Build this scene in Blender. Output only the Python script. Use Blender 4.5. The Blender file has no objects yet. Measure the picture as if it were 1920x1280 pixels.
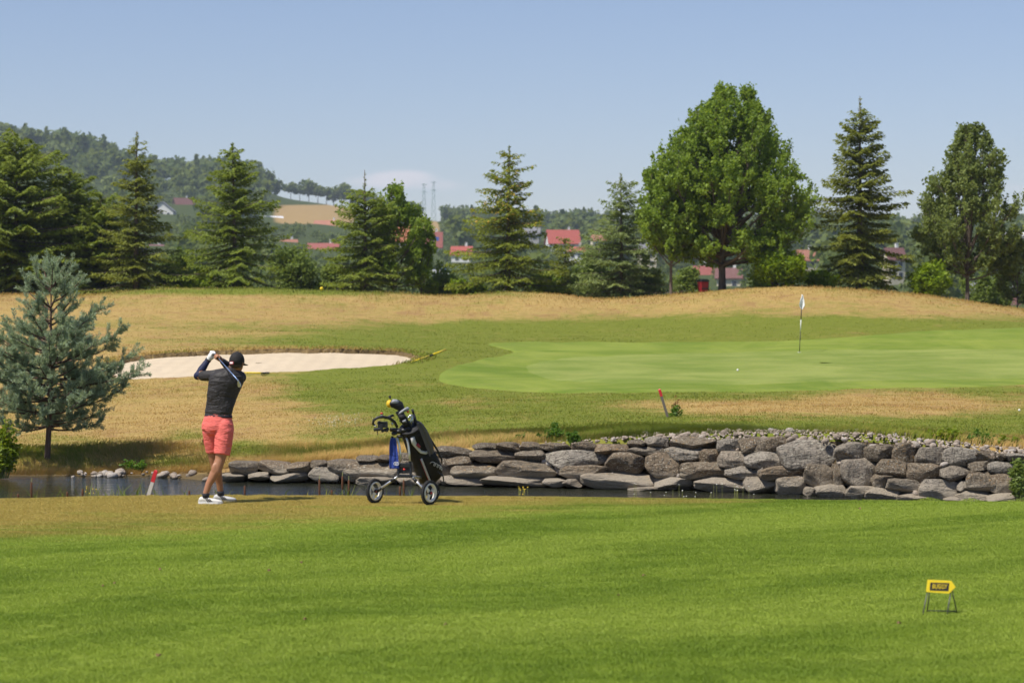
import bpy, bmesh, math, random
import numpy as np
from mathutils import Vector, Matrix

# ---------------------------------------------------------------- camera, sky, sun, exposure
scene = bpy.context.scene
LENS = 85.0
F = LENS / 36.0 * 1920.0          # focal length in photograph pixels
EYE = 2.2                         # camera height over the tee
Y0 = 590.0                        # horizon row in the photograph

cam_data = bpy.data.cameras.new("camera")
cam = bpy.data.objects.new("camera", cam_data)
scene.collection.objects.link(cam)
cam.location = (0, 0, EYE)
cam.rotation_euler = (math.radians(90), 0, 0)
cam_data.lens = LENS
cam_data.sensor_width = 36.0
cam_data.shift_y = -(640.0 - Y0) / 1920.0
cam_data.clip_start = 0.5
cam_data.clip_end = 12000
cam_data.dof.use_dof = True
cam_data.dof.focus_distance = 35.0
cam_data.dof.aperture_fstop = 3.2
scene.camera = cam

SUN_EL = math.radians(59)
SUN_DIR = Vector((-0.79, -0.61, 0)).normalized() * math.cos(SUN_EL) + Vector((0, 0, math.sin(SUN_EL)))  # towards the sun
sun_data = bpy.data.lights.new("sun", 'SUN')
sun_data.energy = 4.2
sun_data.angle = math.radians(0.55)
sun_data.color = (1.0, 0.945, 0.85)
sun = bpy.data.objects.new("sun", sun_data)
scene.collection.objects.link(sun)
sun.rotation_euler = SUN_DIR.to_track_quat('Z', 'Y').to_euler()
sun.location = (-30, -20, 60)

world = bpy.data.worlds.new("World")
scene.world = world
world.use_nodes = True
wn, wl = world.node_tree.nodes, world.node_tree.links
for n in list(wn): wn.remove(n)
w_out = wn.new('ShaderNodeOutputWorld')
w_bg = wn.new('ShaderNodeBackground')
w_sky = wn.new('ShaderNodeTexSky')
w_sky.sky_type = 'NISHITA'
w_sky.sun_disc = False
w_sky.sun_elevation = SUN_EL
w_sky.sun_rotation = math.atan2(SUN_DIR.x, SUN_DIR.y) % (2 * math.pi)
w_sky.altitude = 300
w_sky.air_density = 1.0
w_sky.dust_density = 0.35
w_sky.ozone_density = 4.0
w_bg.inputs['Strength'].default_value = 0.079
# small fair-weather clouds low in the sky
w_tc = wn.new('ShaderNodeTexCoord')
def wmath(op, a, b=None, c=None):
    m = wn.new('ShaderNodeMath'); m.operation = op
    for i, v in enumerate((a, b, c)):
        if v is None: continue
        if isinstance(v, (int, float)): m.inputs[i].default_value = v
        else: wl.new(v, m.inputs[i])
    return m.outputs[0]
w_sep = wn.new('ShaderNodeSeparateXYZ')
wl.new(w_tc.outputs['Generated'], w_sep.inputs[0])
w_y = wmath('MAXIMUM', w_sep.outputs['Y'], 0.05)
w_az = wmath('DIVIDE', w_sep.outputs['X'], w_y)
w_el = wmath('DIVIDE', w_sep.outputs['Z'], w_y)
w_cmb = wn.new('ShaderNodeCombineXYZ')
wl.new(wmath('MULTIPLY', w_az, 60.0), w_cmb.inputs[0])
wl.new(wmath('MULTIPLY', w_el, 150.0), w_cmb.inputs[1])
w_noise = wn.new('ShaderNodeTexNoise')
w_noise.inputs['Scale'].default_value = 1.0
w_noise.inputs['Detail'].default_value = 5.0
wl.new(w_cmb.outputs[0], w_noise.inputs['Vector'])
env = None
for (cx, cy, rx, ry, amp) in ((756, 334, 62, 17, 1.0), (690, 344, 75, 19, 0.45), (838, 350, 60, 14, 0.4),
                              (1168, 346, 40, 20, 0.5), (1905, 352, 55, 14, 0.45), (-420, 330, 90, 22, 0.8), (2500, 330, 120, 24, 0.8)):
    da = wmath('DIVIDE', wmath('SUBTRACT', w_az, (cx - 960) / F), rx / F)
    de = wmath('DIVIDE', wmath('SUBTRACT', w_el, (Y0 - cy) / F), ry / F)
    e = wmath('MULTIPLY', wmath('EXPONENT', wmath('MULTIPLY', wmath('ADD', wmath('MULTIPLY', da, da), wmath('MULTIPLY', de, de)), -1.0)), amp)
    env = e if env is None else wmath('ADD', env, e)
w_c = wmath('MULTIPLY', env, wmath('ADD', w_noise.outputs['Fac'], 0.35))
w_cl = wn.new('ShaderNodeMapRange'); w_cl.interpolation_type = 'SMOOTHSTEP'
w_cl.inputs['From Min'].default_value = 0.18; w_cl.inputs['From Max'].default_value = 0.78
w_cl.inputs['To Min'].default_value = 0.0; w_cl.inputs['To Max'].default_value = 0.8
wl.new(w_c, w_cl.inputs['Value'])
w_mix = wn.new('ShaderNodeMix'); w_mix.data_type = 'RGBA'
wl.new(w_cl.outputs[0], w_mix.inputs['Factor'])
w_tint = wn.new('ShaderNodeMix'); w_tint.data_type = 'RGBA'; w_tint.blend_type = 'MULTIPLY'; w_tint.inputs[0].default_value = 1.0
wl.new(w_sky.outputs[0], w_tint.inputs[6]); w_tint.inputs[7].default_value = (1.09, 0.975, 1.035, 1)   # camera white balance
wl.new(w_tint.outputs[2], w_mix.inputs[6])
w_mix.inputs[7].default_value = (7.3, 7.1, 7.6, 1)
wl.new(w_mix.outputs[2], w_bg.inputs['Color'])
wl.new(w_bg.outputs[0], w_out.inputs['Surface'])

scene.render.engine = 'CYCLES'
scene.view_settings.view_transform = 'Standard'
scene.view_settings.look = 'None'
scene.view_settings.gamma = 1.0
scene.view_settings.exposure = 0.45
scene.cycles.use_denoising = True
scene.cycles.use_adaptive_sampling = True
scene.cycles.adaptive_threshold = 0.025
scene.cycles.max_bounces = 6
scene.cycles.diffuse_bounces = 3
scene.cycles.glossy_bounces = 3
scene.cycles.transmission_bounces = 4
scene.cycles.transparent_max_bounces = 6
scene.cycles.volume_bounces = 0
scene.cycles.sample_clamp_indirect = 6.0

RNG = np.random.default_rng(7)
random.seed(7)
COL = scene.collection

# ---------------------------------------------------------------- helpers
def px2x(px, D): return (px - 960.0) * D / F
def py2z(py, D): return EYE - (py - Y0) * D / F
def P(px, py, D): return Vector((px2x(px, D), D, py2z(py, D)))

def tag(o, label=None, cat=None, group=None, kind=None):
    if label: o["label"] = label
    if cat: o["category"] = cat
    if group: o["group"] = group
    if kind: o["kind"] = kind
    return o

def empty(name, loc, label=None, cat=None, group=None, rz=0.0):
    o = bpy.data.objects.new(name, None)
    COL.objects.link(o)
    o.location = loc
    o.rotation_euler = (0, 0, rz)
    o.empty_display_size = 0.1
    return tag(o, label, cat, group)

def link(name, me, mat=None, parent=None, smooth=False):
    o = bpy.data.objects.new(name, me)
    COL.objects.link(o)
    if mat is not None and len(me.materials) == 0: me.materials.append(mat)
    if parent is not None: o.parent = parent
    if smooth: me.polygons.foreach_set('use_smooth', np.ones(len(me.polygons), dtype=bool))
    return o

def np_mesh(name, V, Q, smooth=False, attrs=None):
    """V (n,3), Q (m,k) faces with k corners; attrs {name: per-vertex float}"""
    me = bpy.data.meshes.new(name)
    V = np.asarray(V, dtype=np.float32); Q = np.asarray(Q, dtype=np.int32)
    k = Q.shape[1]
    me.vertices.add(len(V)); me.vertices.foreach_set('co', V.ravel())
    me.loops.add(Q.size); me.loops.foreach_set('vertex_index', Q.ravel())
    me.polygons.add(len(Q))
    me.polygons.foreach_set('loop_start', np.arange(len(Q), dtype=np.int32) * k)
    me.polygons.foreach_set('loop_total', np.full(len(Q), k, dtype=np.int32))
    if smooth: me.polygons.foreach_set('use_smooth', np.ones(len(Q), dtype=bool))
    if attrs:
        for an, av in attrs.items():
            a = me.attributes.new(an, 'FLOAT', 'POINT')
            a.data.foreach_set('value', np.asarray(av, dtype=np.float32))
    me.update(calc_edges=True)
    return me

def grid_faces(nr, nc):
    i = np.arange(nr - 1)[:, None] * nc + np.arange(nc - 1)[None, :]
    i = i.ravel()
    return np.stack([i, i + 1, i + nc + 1, i + nc], 1)

# vectorised value noise
def _hash(ix, iy, s):
    h = (ix * 374761393 + iy * 668265263 + s * 1442695041) & 0xFFFFFFFF
    h = ((h ^ (h >> 13)) * 1274126177) & 0xFFFFFFFF
    return ((h ^ (h >> 16)) & 0xFFFF) / 65535.0
def vnoise(x, y, s=0):
    x = np.asarray(x, float); y = np.asarray(y, float)
    ix = np.floor(x).astype(np.int64); iy = np.floor(y).astype(np.int64)
    fx = x - ix; fy = y - iy
    fx = fx * fx * (3 - 2 * fx); fy = fy * fy * (3 - 2 * fy)
    a = _hash(ix, iy, s); b = _hash(ix + 1, iy, s); c = _hash(ix, iy + 1, s); d = _hash(ix + 1, iy + 1, s)
    return (a * (1 - fx) + b * fx) * (1 - fy) + (c * (1 - fx) + d * fx) * fy
def fbm(x, y, s=0, o=4):
    r = 0; a = 0.5
    for i in range(o):
        r = r + a * vnoise(np.asarray(x) * 2 ** i, np.asarray(y) * 2 ** i, s + i * 17); a *= 0.5
    return r

def smoothstep(a, b, x):
    t = np.clip((x - a) / (b - a), 0, 1); return t * t * (3 - 2 * t)

def hermite(xs, ys, x):
    """smooth 1-D interpolation through (xs, ys) with limited slopes"""
    xs = np.asarray(xs, float); ys = np.asarray(ys, float); x = np.asarray(x, float)
    h = np.diff(xs); d = np.diff(ys) / h
    m = np.zeros_like(ys)
    m[0] = d[0]; m[-1] = d[-1]
    for i in range(1, len(xs) - 1):
        m[i] = 0 if d[i - 1] * d[i] <= 0 else 2 * d[i - 1] * d[i] / (d[i - 1] + d[i])
    i = np.clip(np.searchsorted(xs, x) - 1, 0, len(xs) - 2)
    t = np.clip((x - xs[i]) / h[i], 0, 1)
    return ((2 * t**3 - 3 * t**2 + 1) * ys[i] + (t**3 - 2 * t**2 + t) * h[i] * m[i]
            + (-2 * t**3 + 3 * t**2) * ys[i + 1] + (t**3 - t**2) * h[i] * m[i + 1])

class MB:
    """collects tubes, boxes, lofts and builds them as one mesh"""
    def __init__(s): s.v = []; s.f = []
    def add(s, V, Fs):
        o = len(s.v); s.v += [tuple(p) for p in V]; s.f += [tuple(i + o for i in q) for q in Fs]
    def loft(s, rings, cap=True, closed=False):
        n = len(rings[0]); V = [p for r in rings for p in r]; Fs = []
        m = len(rings)
        for i in range(m if closed else m - 1):
            a = i * n; b = ((i + 1) % m) * n
            for j in range(n):
                k = (j + 1) % n
                Fs.append((a + j, a + k, b + k, b + j))
        if cap and not closed:
            Fs.append(tuple(reversed(range(n)))); Fs.append(tuple((m - 1) * n + j for j in range(n)))
        s.add(V, Fs); return s
    def tube(s, pts, rad, n=8, cap=True, closed=False, flat=1.0):
        pts = [Vector(p) for p in pts]
        if not hasattr(rad, '__len__'): rad = [rad] * len(pts)
        rings = []; m = len(pts); u = None
        for i, p in enumerate(pts):
            if closed: t = pts[(i + 1) % m] - pts[i - 1]
            else: t = pts[min(i + 1, m - 1)] - pts[max(i - 1, 0)]
            if t.length < 1e-9: t = Vector((0, 0, 1))
            t.normalize()
            if u is None:
                u = t.orthogonal().normalized()
            u = (u - t * u.dot(t))
            if u.length < 1e-6: u = t.orthogonal()
            u.normalize(); w = t.cross(u)
            rings.append([p + (u * math.cos(2 * math.pi * k / n) + w * math.sin(2 * math.pi * k / n) * flat) * rad[i] for k in range(n)])
        return s.loft(rings, cap, closed)
    def box(s, c, size, rot=None, taper=1.0):
        c = Vector(c); hx, hy, hz = size[0] / 2, size[1] / 2, size[2] / 2
        V = []
        for z in (-1, 1):
            k = taper if z > 0 else 1.0
            for (x, y) in ((-1, -1), (1, -1), (1, 1), (-1, 1)):
                p = Vector((x * hx * k, y * hy * k, z * hz))
                if rot is not None: p = rot @ p
                V.append(c + p)
        s.add(V, [(3, 2, 1, 0), (4, 5, 6, 7), (0, 1, 5, 4), (1, 2, 6, 5), (2, 3, 7, 6), (3, 0, 4, 7)]); return s
    def ball(s, c, r, nu=12, nv=8, rot=None):
        c = Vector(c)
        if not hasattr(r, '__len__'): r = (r, r, r)
        rings = []
        for i in range(nv + 1):
            th = math.pi * (i + 0.0) / nv
            sr = max(math.sin(th), 0.02); cz = math.cos(th)
            ring = []
            for j in range(nu):
                a = 2 * math.pi * j / nu
                p = Vector((r[0] * sr * math.cos(a), r[1] * sr * math.sin(a), -r[2] * cz))
                if rot is not None: p = rot @ p
                ring.append(c + p)
            rings.append(ring)
        return s.loft(rings)
    def disc_torus(s, c, axis, R, r, n=36, m=10, flat=1.0):
        """ring of radius R round axis, tube radius r (flat scales the tube along the axis)"""
        c = Vector(c); ax = Vector(axis).normalized(); u = ax.orthogonal().normalized(); w = ax.cross(u)
        rings = []
        for i in range(n):
            a = 2 * math.pi * i / n; d = u * math.cos(a) + w * math.sin(a)
            rings.append([c + d * (R + r * math.cos(2 * math.pi * k / m)) + ax * r * flat * math.sin(2 * math.pi * k / m) for k in range(m)])
        return s.loft(rings, closed=True)
    def mesh(s, name):
        me = bpy.data.meshes.new(name); me.from_pydata([tuple(v) for v in s.v], [], s.f); me.update(); return me
    def build(s, name, mat, parent=None, smooth=False, bevel=0.0):
        me = s.mesh(name)
        bm = bmesh.new(); bm.from_mesh(me)
        bmesh.ops.recalc_face_normals(bm, faces=bm.faces)
        if bevel > 0:
            bmesh.ops.bevel(bm, geom=[e for e in bm.edges if len(e.link_faces) == 2 and e.calc_face_angle(0) > 0.6], offset=bevel, segments=2, affect='EDGES', profile=0.5)
        bm.to_mesh(me); bm.free()
        return link(name, me, mat, parent, smooth)

def remeshed(mb, voxel, smooth_it=4, disp=None):
    """union of overlapping closed pieces as one continuous skin"""
    me = mb.mesh('tmp'); o = bpy.data.objects.new('tmp', me); COL.objects.link(o)
    bm = bmesh.new(); bm.from_mesh(me); bmesh.ops.recalc_face_normals(bm, faces=bm.faces); bm.to_mesh(me); bm.free()
    r = o.modifiers.new('r', 'REMESH'); r.mode = 'VOXEL'; r.voxel_size = voxel
    sm = o.modifiers.new('s', 'SMOOTH'); sm.iterations = smooth_it; sm.factor = 0.5
    dg = bpy.context.evaluated_depsgraph_get()
    res = bpy.data.meshes.new_from_object(o.evaluated_get(dg))
    bpy.data.objects.remove(o); bpy.data.meshes.remove(me)
    if disp is not None:
        n = len(res.vertices)
        co = np.empty(n * 3); res.vertices.foreach_get('co', co); co = co.reshape(-1, 3)
        no = np.empty(n * 3); res.vertices.foreach_get('normal', no); no = no.reshape(-1, 3)
        co += no * disp(co)[:, None]
        res.vertices.foreach_set('co', co.ravel()); res.update()
    res.polygons.foreach_set('use_smooth', np.ones(len(res.polygons), dtype=bool))
    return res

# ---------------------------------------------------------------- materials
class NT:
    def __init__(s, name):
        s.m = bpy.data.materials.new(name); s.m.use_nodes = True
        s.n = s.m.node_tree.nodes; s.l = s.m.node_tree.links
        for x in list(s.n): s.n.remove(x)
        s.out = s.n.new('ShaderNodeOutputMaterial')
    def set(s, sock, v):
        if isinstance(v, bpy.types.NodeSocket): s.l.new(v, sock)
        elif v is not None:
            if hasattr(v, '__len__') and len(v) == 3 and sock.type == 'RGBA': v = (*v, 1)
            sock.default_value = v
    def node(s, typ, **kw):
        x = s.n.new(typ)
        for k, v in kw.items(): setattr(x, k, v)
        return x
    def pos(s): return s.node('ShaderNodeNewGeometry').outputs['Position']
    def obj(s): return s.node('ShaderNodeTexCoord').outputs['Object']
    def objrand(s): return s.node('ShaderNodeObjectInfo').outputs['Random']
    def attr(s, name): return s.node('ShaderNodeAttribute', attribute_name=name).outputs['Fac']
    def mapv(s, v, scale=(1, 1, 1), loc=(0, 0, 0)):
        x = s.node('ShaderNodeMapping'); s.l.new(v, x.inputs[0]); x.inputs['Scale'].default_value = scale; x.inputs['Location'].default_value = loc
        return x.outputs[0]
    def noise(s, v, scale, detail=3, rough=0.5, dist=0.0):
        x = s.node('ShaderNodeTexNoise'); s.l.new(v, x.inputs['Vector'])
        x.inputs['Scale'].default_value = scale; x.inputs['Detail'].default_value = detail; x.inputs['Roughness'].default_value = rough
        x.inputs['Distortion'].default_value = dist
        return x.outputs['Fac']
    def math(s, op, a, b=None, c=None):
        x = s.node('ShaderNodeMath', operation=op)
        for i, v in enumerate((a, b, c)):
            if v is not None: s.set(x.inputs[i], v)
        return x.outputs[0]
    def step(s, v, a, b, lo=0.0, hi=1.0):
        x = s.node('ShaderNodeMapRange', interpolation_type='SMOOTHSTEP')
        s.set(x.inputs['Value'], v); x.inputs['From Min'].default_value = a; x.inputs['From Max'].default_value = b
        x.inputs['To Min'].default_value = lo; x.inputs['To Max'].default_value = hi
        return x.outputs[0]
    def mix(s, f, a, b, mode='MIX'):
        x = s.node('ShaderNodeMix', data_type='RGBA', blend_type=mode)
        s.set(x.inputs[0], f); s.set(x.inputs[6], a); s.set(x.inputs[7], b)
        return x.outputs[2]
    def ramp(s, f, stops):
        x = s.node('ShaderNodeValToRGB'); s.set(x.inputs[0], f); e = x.color_ramp.elements
        while len(e) < len(stops): e.new(0.5)
        for i, (p, c) in enumerate(stops): e[i].position = p; e[i].color = (*c, 1)
        return x.outputs[0]
    def bump(s, h, strength=0.3, dist=0.01, normal=None):
        x = s.node('ShaderNodeBump'); s.set(x.inputs['Height'], h); x.inputs['Strength'].default_value = strength; x.inputs['Distance'].default_value = dist
        if normal is not None: s.l.new(normal, x.inputs['Normal'])
        return x.outputs[0]
    def bsdf(s, col, rough=0.7, metal=0.0, normal=None, spec=None, **kw):
        x = s.node('ShaderNodeBsdfPrincipled')
        s.set(x.inputs['Base Color'], col); s.set(x.inputs['Roughness'], rough); s.set(x.inputs['Metallic'], metal)
        if normal is not None: s.l.new(normal, x.inputs['Normal'])
        if spec is not None: x.inputs['Specular IOR Level'].default_value = spec
        for k, v in kw.items(): s.set(x.inputs[k.replace('_', ' ')], v)
        return x.outputs[0]
    def done(s, sh): s.l.new(sh, s.out.inputs['Surface']); return s.m

def plain(name, col, rough=0.6, metal=0.0, var=0.12, scale=18.0, bump=0.0, spec=None, **kw):
    t = NT(name); v = t.obj(); n = t.noise(v, scale, 4)
    dark = tuple(c * (1 - var) for c in col); light = tuple(min(1, c * (1 + var)) for c in col)
    c = t.mix(n, dark, light)
    nm = t.bump(t.noise(v, scale * 3, 3), bump, 0.004) if bump > 0 else None
    return t.done(t.bsdf(c, rough, metal, nm, spec, **kw))

def leafy(name, dark, light, trans=0.3, rough=0.55, tip=None):
    trans = min(0.5, trans * 1.35)
    t = NT(name)
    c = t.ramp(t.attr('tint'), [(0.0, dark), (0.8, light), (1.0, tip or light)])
    b = t.bsdf(c, rough, spec=0.3)
    tr = t.node('ShaderNodeBsdfTranslucent')
    t.l.new(t.mix(0.5, c, (light[0] * 1.5, light[1] * 1.4, light[2] * 0.8)), tr.inputs[0])
    mx = t.node('ShaderNodeMixShader'); mx.inputs[0].default_value = trans
    t.l.new(b, mx.inputs[1]); t.l.new(tr.outputs[0], mx.inputs[2])
    return t.done(mx.outputs[0])

M = {}
def bark(name, a, b):
    t = NT(name); v = t.mapv(t.obj(), (6, 6, 1.2)); n = t.noise(v, 3.0, 5)
    return t.done(t.bsdf(t.mix(n, a, b), 0.9, normal=t.bump(n, 0.6, 0.02)))
M['bark'] = bark('bark', (0.055, 0.04, 0.03), (0.20, 0.155, 0.12))
M['pine_bark'] = bark('pine_bark', (0.06, 0.035, 0.025), (0.20, 0.12, 0.08))
M['oak_leaf'] = leafy('oak_leaf', (0.090, 0.162, 0.020), (0.263, 0.364, 0.047), 0.42)
M['oak2_leaf'] = leafy('oak2_leaf', (0.090, 0.132, 0.031), (0.240, 0.294, 0.078), 0.38)
M['spruce'] = leafy('spruce_needle', (0.070, 0.113, 0.018), (0.256, 0.320, 0.046), 0.34, 0.6)
M['spruce_olive'] = leafy('spruce_needle_olive', (0.079, 0.107, 0.017), (0.262, 0.293, 0.049), 0.34, 0.6)
M['spruce_cone'] = leafy('spruce_needle_cones', (0.071, 0.109, 0.015), (0.266, 0.313, 0.040), 0.34, 0.6, (0.709, 0.455, 0.085))
M['spruce_grey'] = leafy('spruce_needle_grey', (0.083, 0.124, 0.041), (0.260, 0.325, 0.112), 0.34, 0.6)
M['pine'] = leafy('pine_needle', (0.115, 0.165, 0.105), (0.38, 0.475, 0.32), 0.3, 0.55)
M['shrub'] = leafy('shrub_leaf', (0.094, 0.165, 0.009), (0.286, 0.396, 0.022), 0.42)
M['shrub_dark'] = leafy('shrub_dark_leaf', (0.083, 0.135, 0.027), (0.247, 0.323, 0.075), 0.38)
M['weed'] = leafy('weed_leaf', (0.05, 0.12, 0.012), (0.14, 0.25, 0.03), 0.4)
M['yellow_weed'] = leafy('yellow_weed_leaf', (0.09, 0.15, 0.010), (0.26, 0.33, 0.022), 0.4, 0.5, (0.5, 0.42, 0.02))
M['dock'] = leafy('dock_leaf', (0.12, 0.06, 0.025), (0.30, 0.14, 0.05), 0.3)
M['reed'] = leafy('reed_blade', (0.07, 0.13, 0.012), (0.20, 0.26, 0.035), 0.4, 0.5, (0.42, 0.36, 0.08))
M['wood_far'] = leafy('far_wood_leaf', (0.056, 0.098, 0.020), (0.208, 0.251, 0.063), 0.3, 0.7, (0.278, 0.230, 0.084))
M['petal'] = plain('petal', (0.75, 0.75, 0.68), 0.6, var=0.05)
M['petal_yellow'] = plain('petal_yellow', (0.75, 0.52, 0.02), 0.6, var=0.05)
M['cattail_brown'] = plain('cattail_brown', (0.10, 0.040, 0.018), 0.95, var=0.35, scale=60, bump=0.3)
M['reed_stalk'] = plain('reed_stalk', (0.20, 0.22, 0.06), 0.7)
# ---------------------------------------------------------------- terrain shapes
WATER_Z = -0.70
# line of the far shore (foot of the stone wall): photograph column -> distance
_sh_px = np.array([-900, -300, 0, 250, 430, 700, 1000, 1300, 1600, 1900, 2300, 2900])
_sh_py = np.array([893, 894, 895, 894, 903, 908, 914, 920, 932, 940, 948, 955])
_sh_D = (EYE - WATER_Z) * F / (_sh_py - Y0)
def shore_D(px): return hermite(_sh_px, _sh_D, px)
_wt_px = np.array([-900, -300, 0, 250, 380, 430, 600, 700, 830, 1000, 1200, 1400, 1600, 1750, 1900, 2300, 2900])
_wt_py = np.array([889, 889, 889, 888, 884, 878, 866, 857, 843, 831, 819, 812, 813, 826, 840, 850, 860])
def wall_py(px): return hermite(_wt_px, _wt_py, px)

CX = np.array([-900, -200, 0, 200, 400, 600, 800, 1000, 1200, 1400, 1600, 1800, 2000, 2900])
ROWS = {
    46.0: [850, 845, 842, 838, 828, 818, 806, 797, 792, 790, 792, 800, 808, 815],
    50.0: [824, 818, 815, 810, 800, 789, 779, 773, 770, 769, 771, 776, 781, 788],
    56.0: [785, 779, 775, 769, 762, 755, 750, 748, 746, 745, 747, 750, 753, 757],
    60.0: [762, 756, 752, 744, 736, 731, 729, 730, 730, 729, 731, 734, 736, 740],
    66.0: [733, 727, 722, 710, 702, 698, 699, 706, 710, 711, 712, 713, 713, 715],
    75.0: [692, 688, 683, 668, 658, 654, 662, 676, 682, 684, 685, 684, 682, 680],
    84.0: [655, 650, 645, 640, 637, 636, 645, 657, 662, 664, 662, 658, 653, 650],
    95.0: [613, 609, 607, 606, 606, 611, 623, 630, 628, 623, 617, 613, 612, 612],
    105.0: [578, 574, 572, 571, 571, 578, 590, 592, 592, 578, 572, 584, 598, 605],
}
_cr_px = np.array([-900, -200, 0, 150, 250, 330, 450, 600, 750, 830, 900, 960, 1040, 1130, 1220, 1330, 1480, 1600, 1700, 1800, 1900, 2000, 2900])
_cr_py = np.array([560, 555, 553, 553, 545, 540, 541, 545, 551, 555, 552, 549, 553, 562, 557, 546, 537, 543, 551, 563, 578, 588, 600])
CREST_D = 113.0

def bank_z(x, y):
    """height of the far side of the course at world x, y"""
    x = np.atleast_1d(np.asarray(x, float)); y = np.atleast_1d(np.asarray(y, float))
    px = 960 + x * F / y
    d0 = shore_D(px) + 0.55
    zs = [EYE - (wall_py(px) - Y0) * d0 / F]
    ds = [d0]
    for D, row in ROWS.items():
        zs.append(EYE - (hermite(CX, row, px) - Y0) * D / F); ds.append(np.full_like(px, D))
    zc = EYE - (hermite(_cr_px, _cr_py, px) - Y0) * CREST_D / F
    zs += [zc, zc - 0.30, zc - 1.6, np.full_like(px, -3.0)]
    ds += [np.full_like(px, CREST_D), np.full_like(px, 119.0), np.full_like(px, 132.0), np.full_like(px, 165.0)]
    Z = np.stack(zs); Dm = np.stack(ds)
    h = np.diff(Dm, axis=0); d = np.diff(Z, axis=0) / h
    m = np.zeros_like(Z); m[0] = d[0]; m[-1] = d[-1]
    a, b = d[:-1], d[1:]
    with np.errstate(all='ignore'):
        m[1:-1] = np.where(a * b <= 0, 0, 2 * a * b / (a + b + 1e-12))
    i = np.clip((y[None, :] >= Dm).sum(0) - 1, 0, len(zs) - 2)
    k = np.arange(len(y)); hh = h[i, k]
    t = np.clip((y - Dm[i, k]) / hh, 0, 1)
    z = ((2 * t**3 - 3 * t**2 + 1) * Z[i, k] + (t**3 - 2 * t**2 + t) * hh * m[i, k]
         + (-2 * t**3 + 3 * t**2) * Z[i + 1, k] + (t**3 - t**2) * hh * m[i + 1, k])
    z = np.where(y < d0, Z[0] - (d0 - y) * (0.25 + 14 * smoothstep(380, 440, px)), z)
    rough = smoothstep(43, 50, y)
    z = z + rough * ((fbm(x * 0.35, y * 0.35, 3) - 0.47) * 0.16 + (fbm(x * 1.3, y * 1.3, 9, 3) - 0.44) * 0.05)
    return z

def bz(x, y): return float(bank_z(x, y)[0])

# front edge of the tee ground
_ed_px = np.array([-1200, 0, 200, 400, 700, 1000, 1300, 1900, 3000])
_ed_py = np.array([938, 933, 928, 926, 927.5, 929, 933, 939, 950])
_ed_D = EYE * F / (_ed_py - Y0)
def tee_z(x, y):
    x = np.atleast_1d(np.asarray(x, float)); y = np.atleast_1d(np.asarray(y, float))
    px = 960 + x * F / np.maximum(y, 4.0)
    e = hermite(_ed_px, _ed_D, np.clip(px, -1200, 3000))
    z = 0.10 * (fbm(x * 0.16 + 3.1, y * 0.12, 21, 3) - 0.44) * smoothstep(28, 22, y)
    z = z + 0.035 * (fbm(x * 0.5, y * 0.33, 5, 3) - 0.44) * smoothstep(28.5, 25, y)
    z = z + 0.02 * np.sin(x * 0.9 + y * 0.55) * smoothstep(27, 21, y)
    over = np.maximum(y - (e - 0.5), 0)
    z = z - 0.09 * over**2 * (over < 1.0) - (over >= 1.0) * (0.09 + 0.42 * (over - 1.0))
    return np.maximum(z, -2.0)
def tz(x, y): return float(tee_z(x, y)[0])

# the hillside beyond
HX = np.array([-2000, -900, -300, 0, 130, 200, 290, 440, 540, 600, 680, 750, 900, 1100, 1300, 1920, 2600, 3600])
HR = np.array([285, 275, 282, 292, 302, 320, 344, 346, 380, 389, 402, 413, 427, 432, 437, 442, 430, 420])
H11 = np.array([400, 385, 385, 388, 392, 396, 400, 408, 415, 419, 428, 440, 455, 460, 462, 462, 455, 450])
H8 = np.array([470, 455, 450, 450, 452, 455, 458, 466, 474, 478, 484, 488, 490, 492, 494, 495, 490, 485])
H6 = np.array([530, 520, 515, 515, 515, 516, 518, 522, 525, 526, 528, 530, 532, 533, 534, 536, 536, 536])
H4 = np.array([575] * 18)
def hill_z(px, D):
    px = np.atleast_1d(np.asarray(px, float)); D = np.atleast_1d(np.asarray(D, float))
    R = hermite(HX, HR, px)
    rows = [(120, np.full_like(px, -6.0)), (170, np.full_like(px, -6.0)), (260, np.full_like(px, -3.0)),
            (400, py2z(hermite(HX, H4, px), 400)), (600, py2z(hermite(HX, H6, px), 600)),
            (800, py2z(hermite(HX, H8, px), 800)), (1100, py2z(hermite(HX, H11, px), 1100)),
            (1600, py2z(R, 1600)), (1800, py2z(R, 1600) - 6), (2600, py2z(R, 1600) * 0.3)]
    out = np.zeros_like(px)
    Ds = np.array([r[0] for r in rows], float); Zs = np.stack([r[1] for r in rows])
    h = np.diff(Ds)[:, None]; d = np.diff(Zs, axis=0) / h
    m = np.zeros_like(Zs); m[0] = d[0]; m[-1] = d[-1]
    a, b = d[:-1], d[1:]
    with np.errstate(all='ignore'):
        m[1:-1] = np.where(a * b <= 0, 0, 2 * a * b / (a + b + 1e-12))
    i = np.clip(np.searchsorted(Ds, D, side='right') - 1, 0, len(Ds) - 2); k = np.arange(len(px))
    hh = h[i, 0]; t = np.clip((D - Ds[i]) / hh, 0, 1)
    return ((2 * t**3 - 3 * t**2 + 1) * Zs[i, k] + (t**3 - 2 * t**2 + t) * hh * m[i, k]
            + (-2 * t**3 + 3 * t**2) * Zs[i + 1, k] + (t**3 - t**2) * hh * m[i + 1, k])
def hz(px, D): return float(hill_z(px, D)[0])

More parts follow.
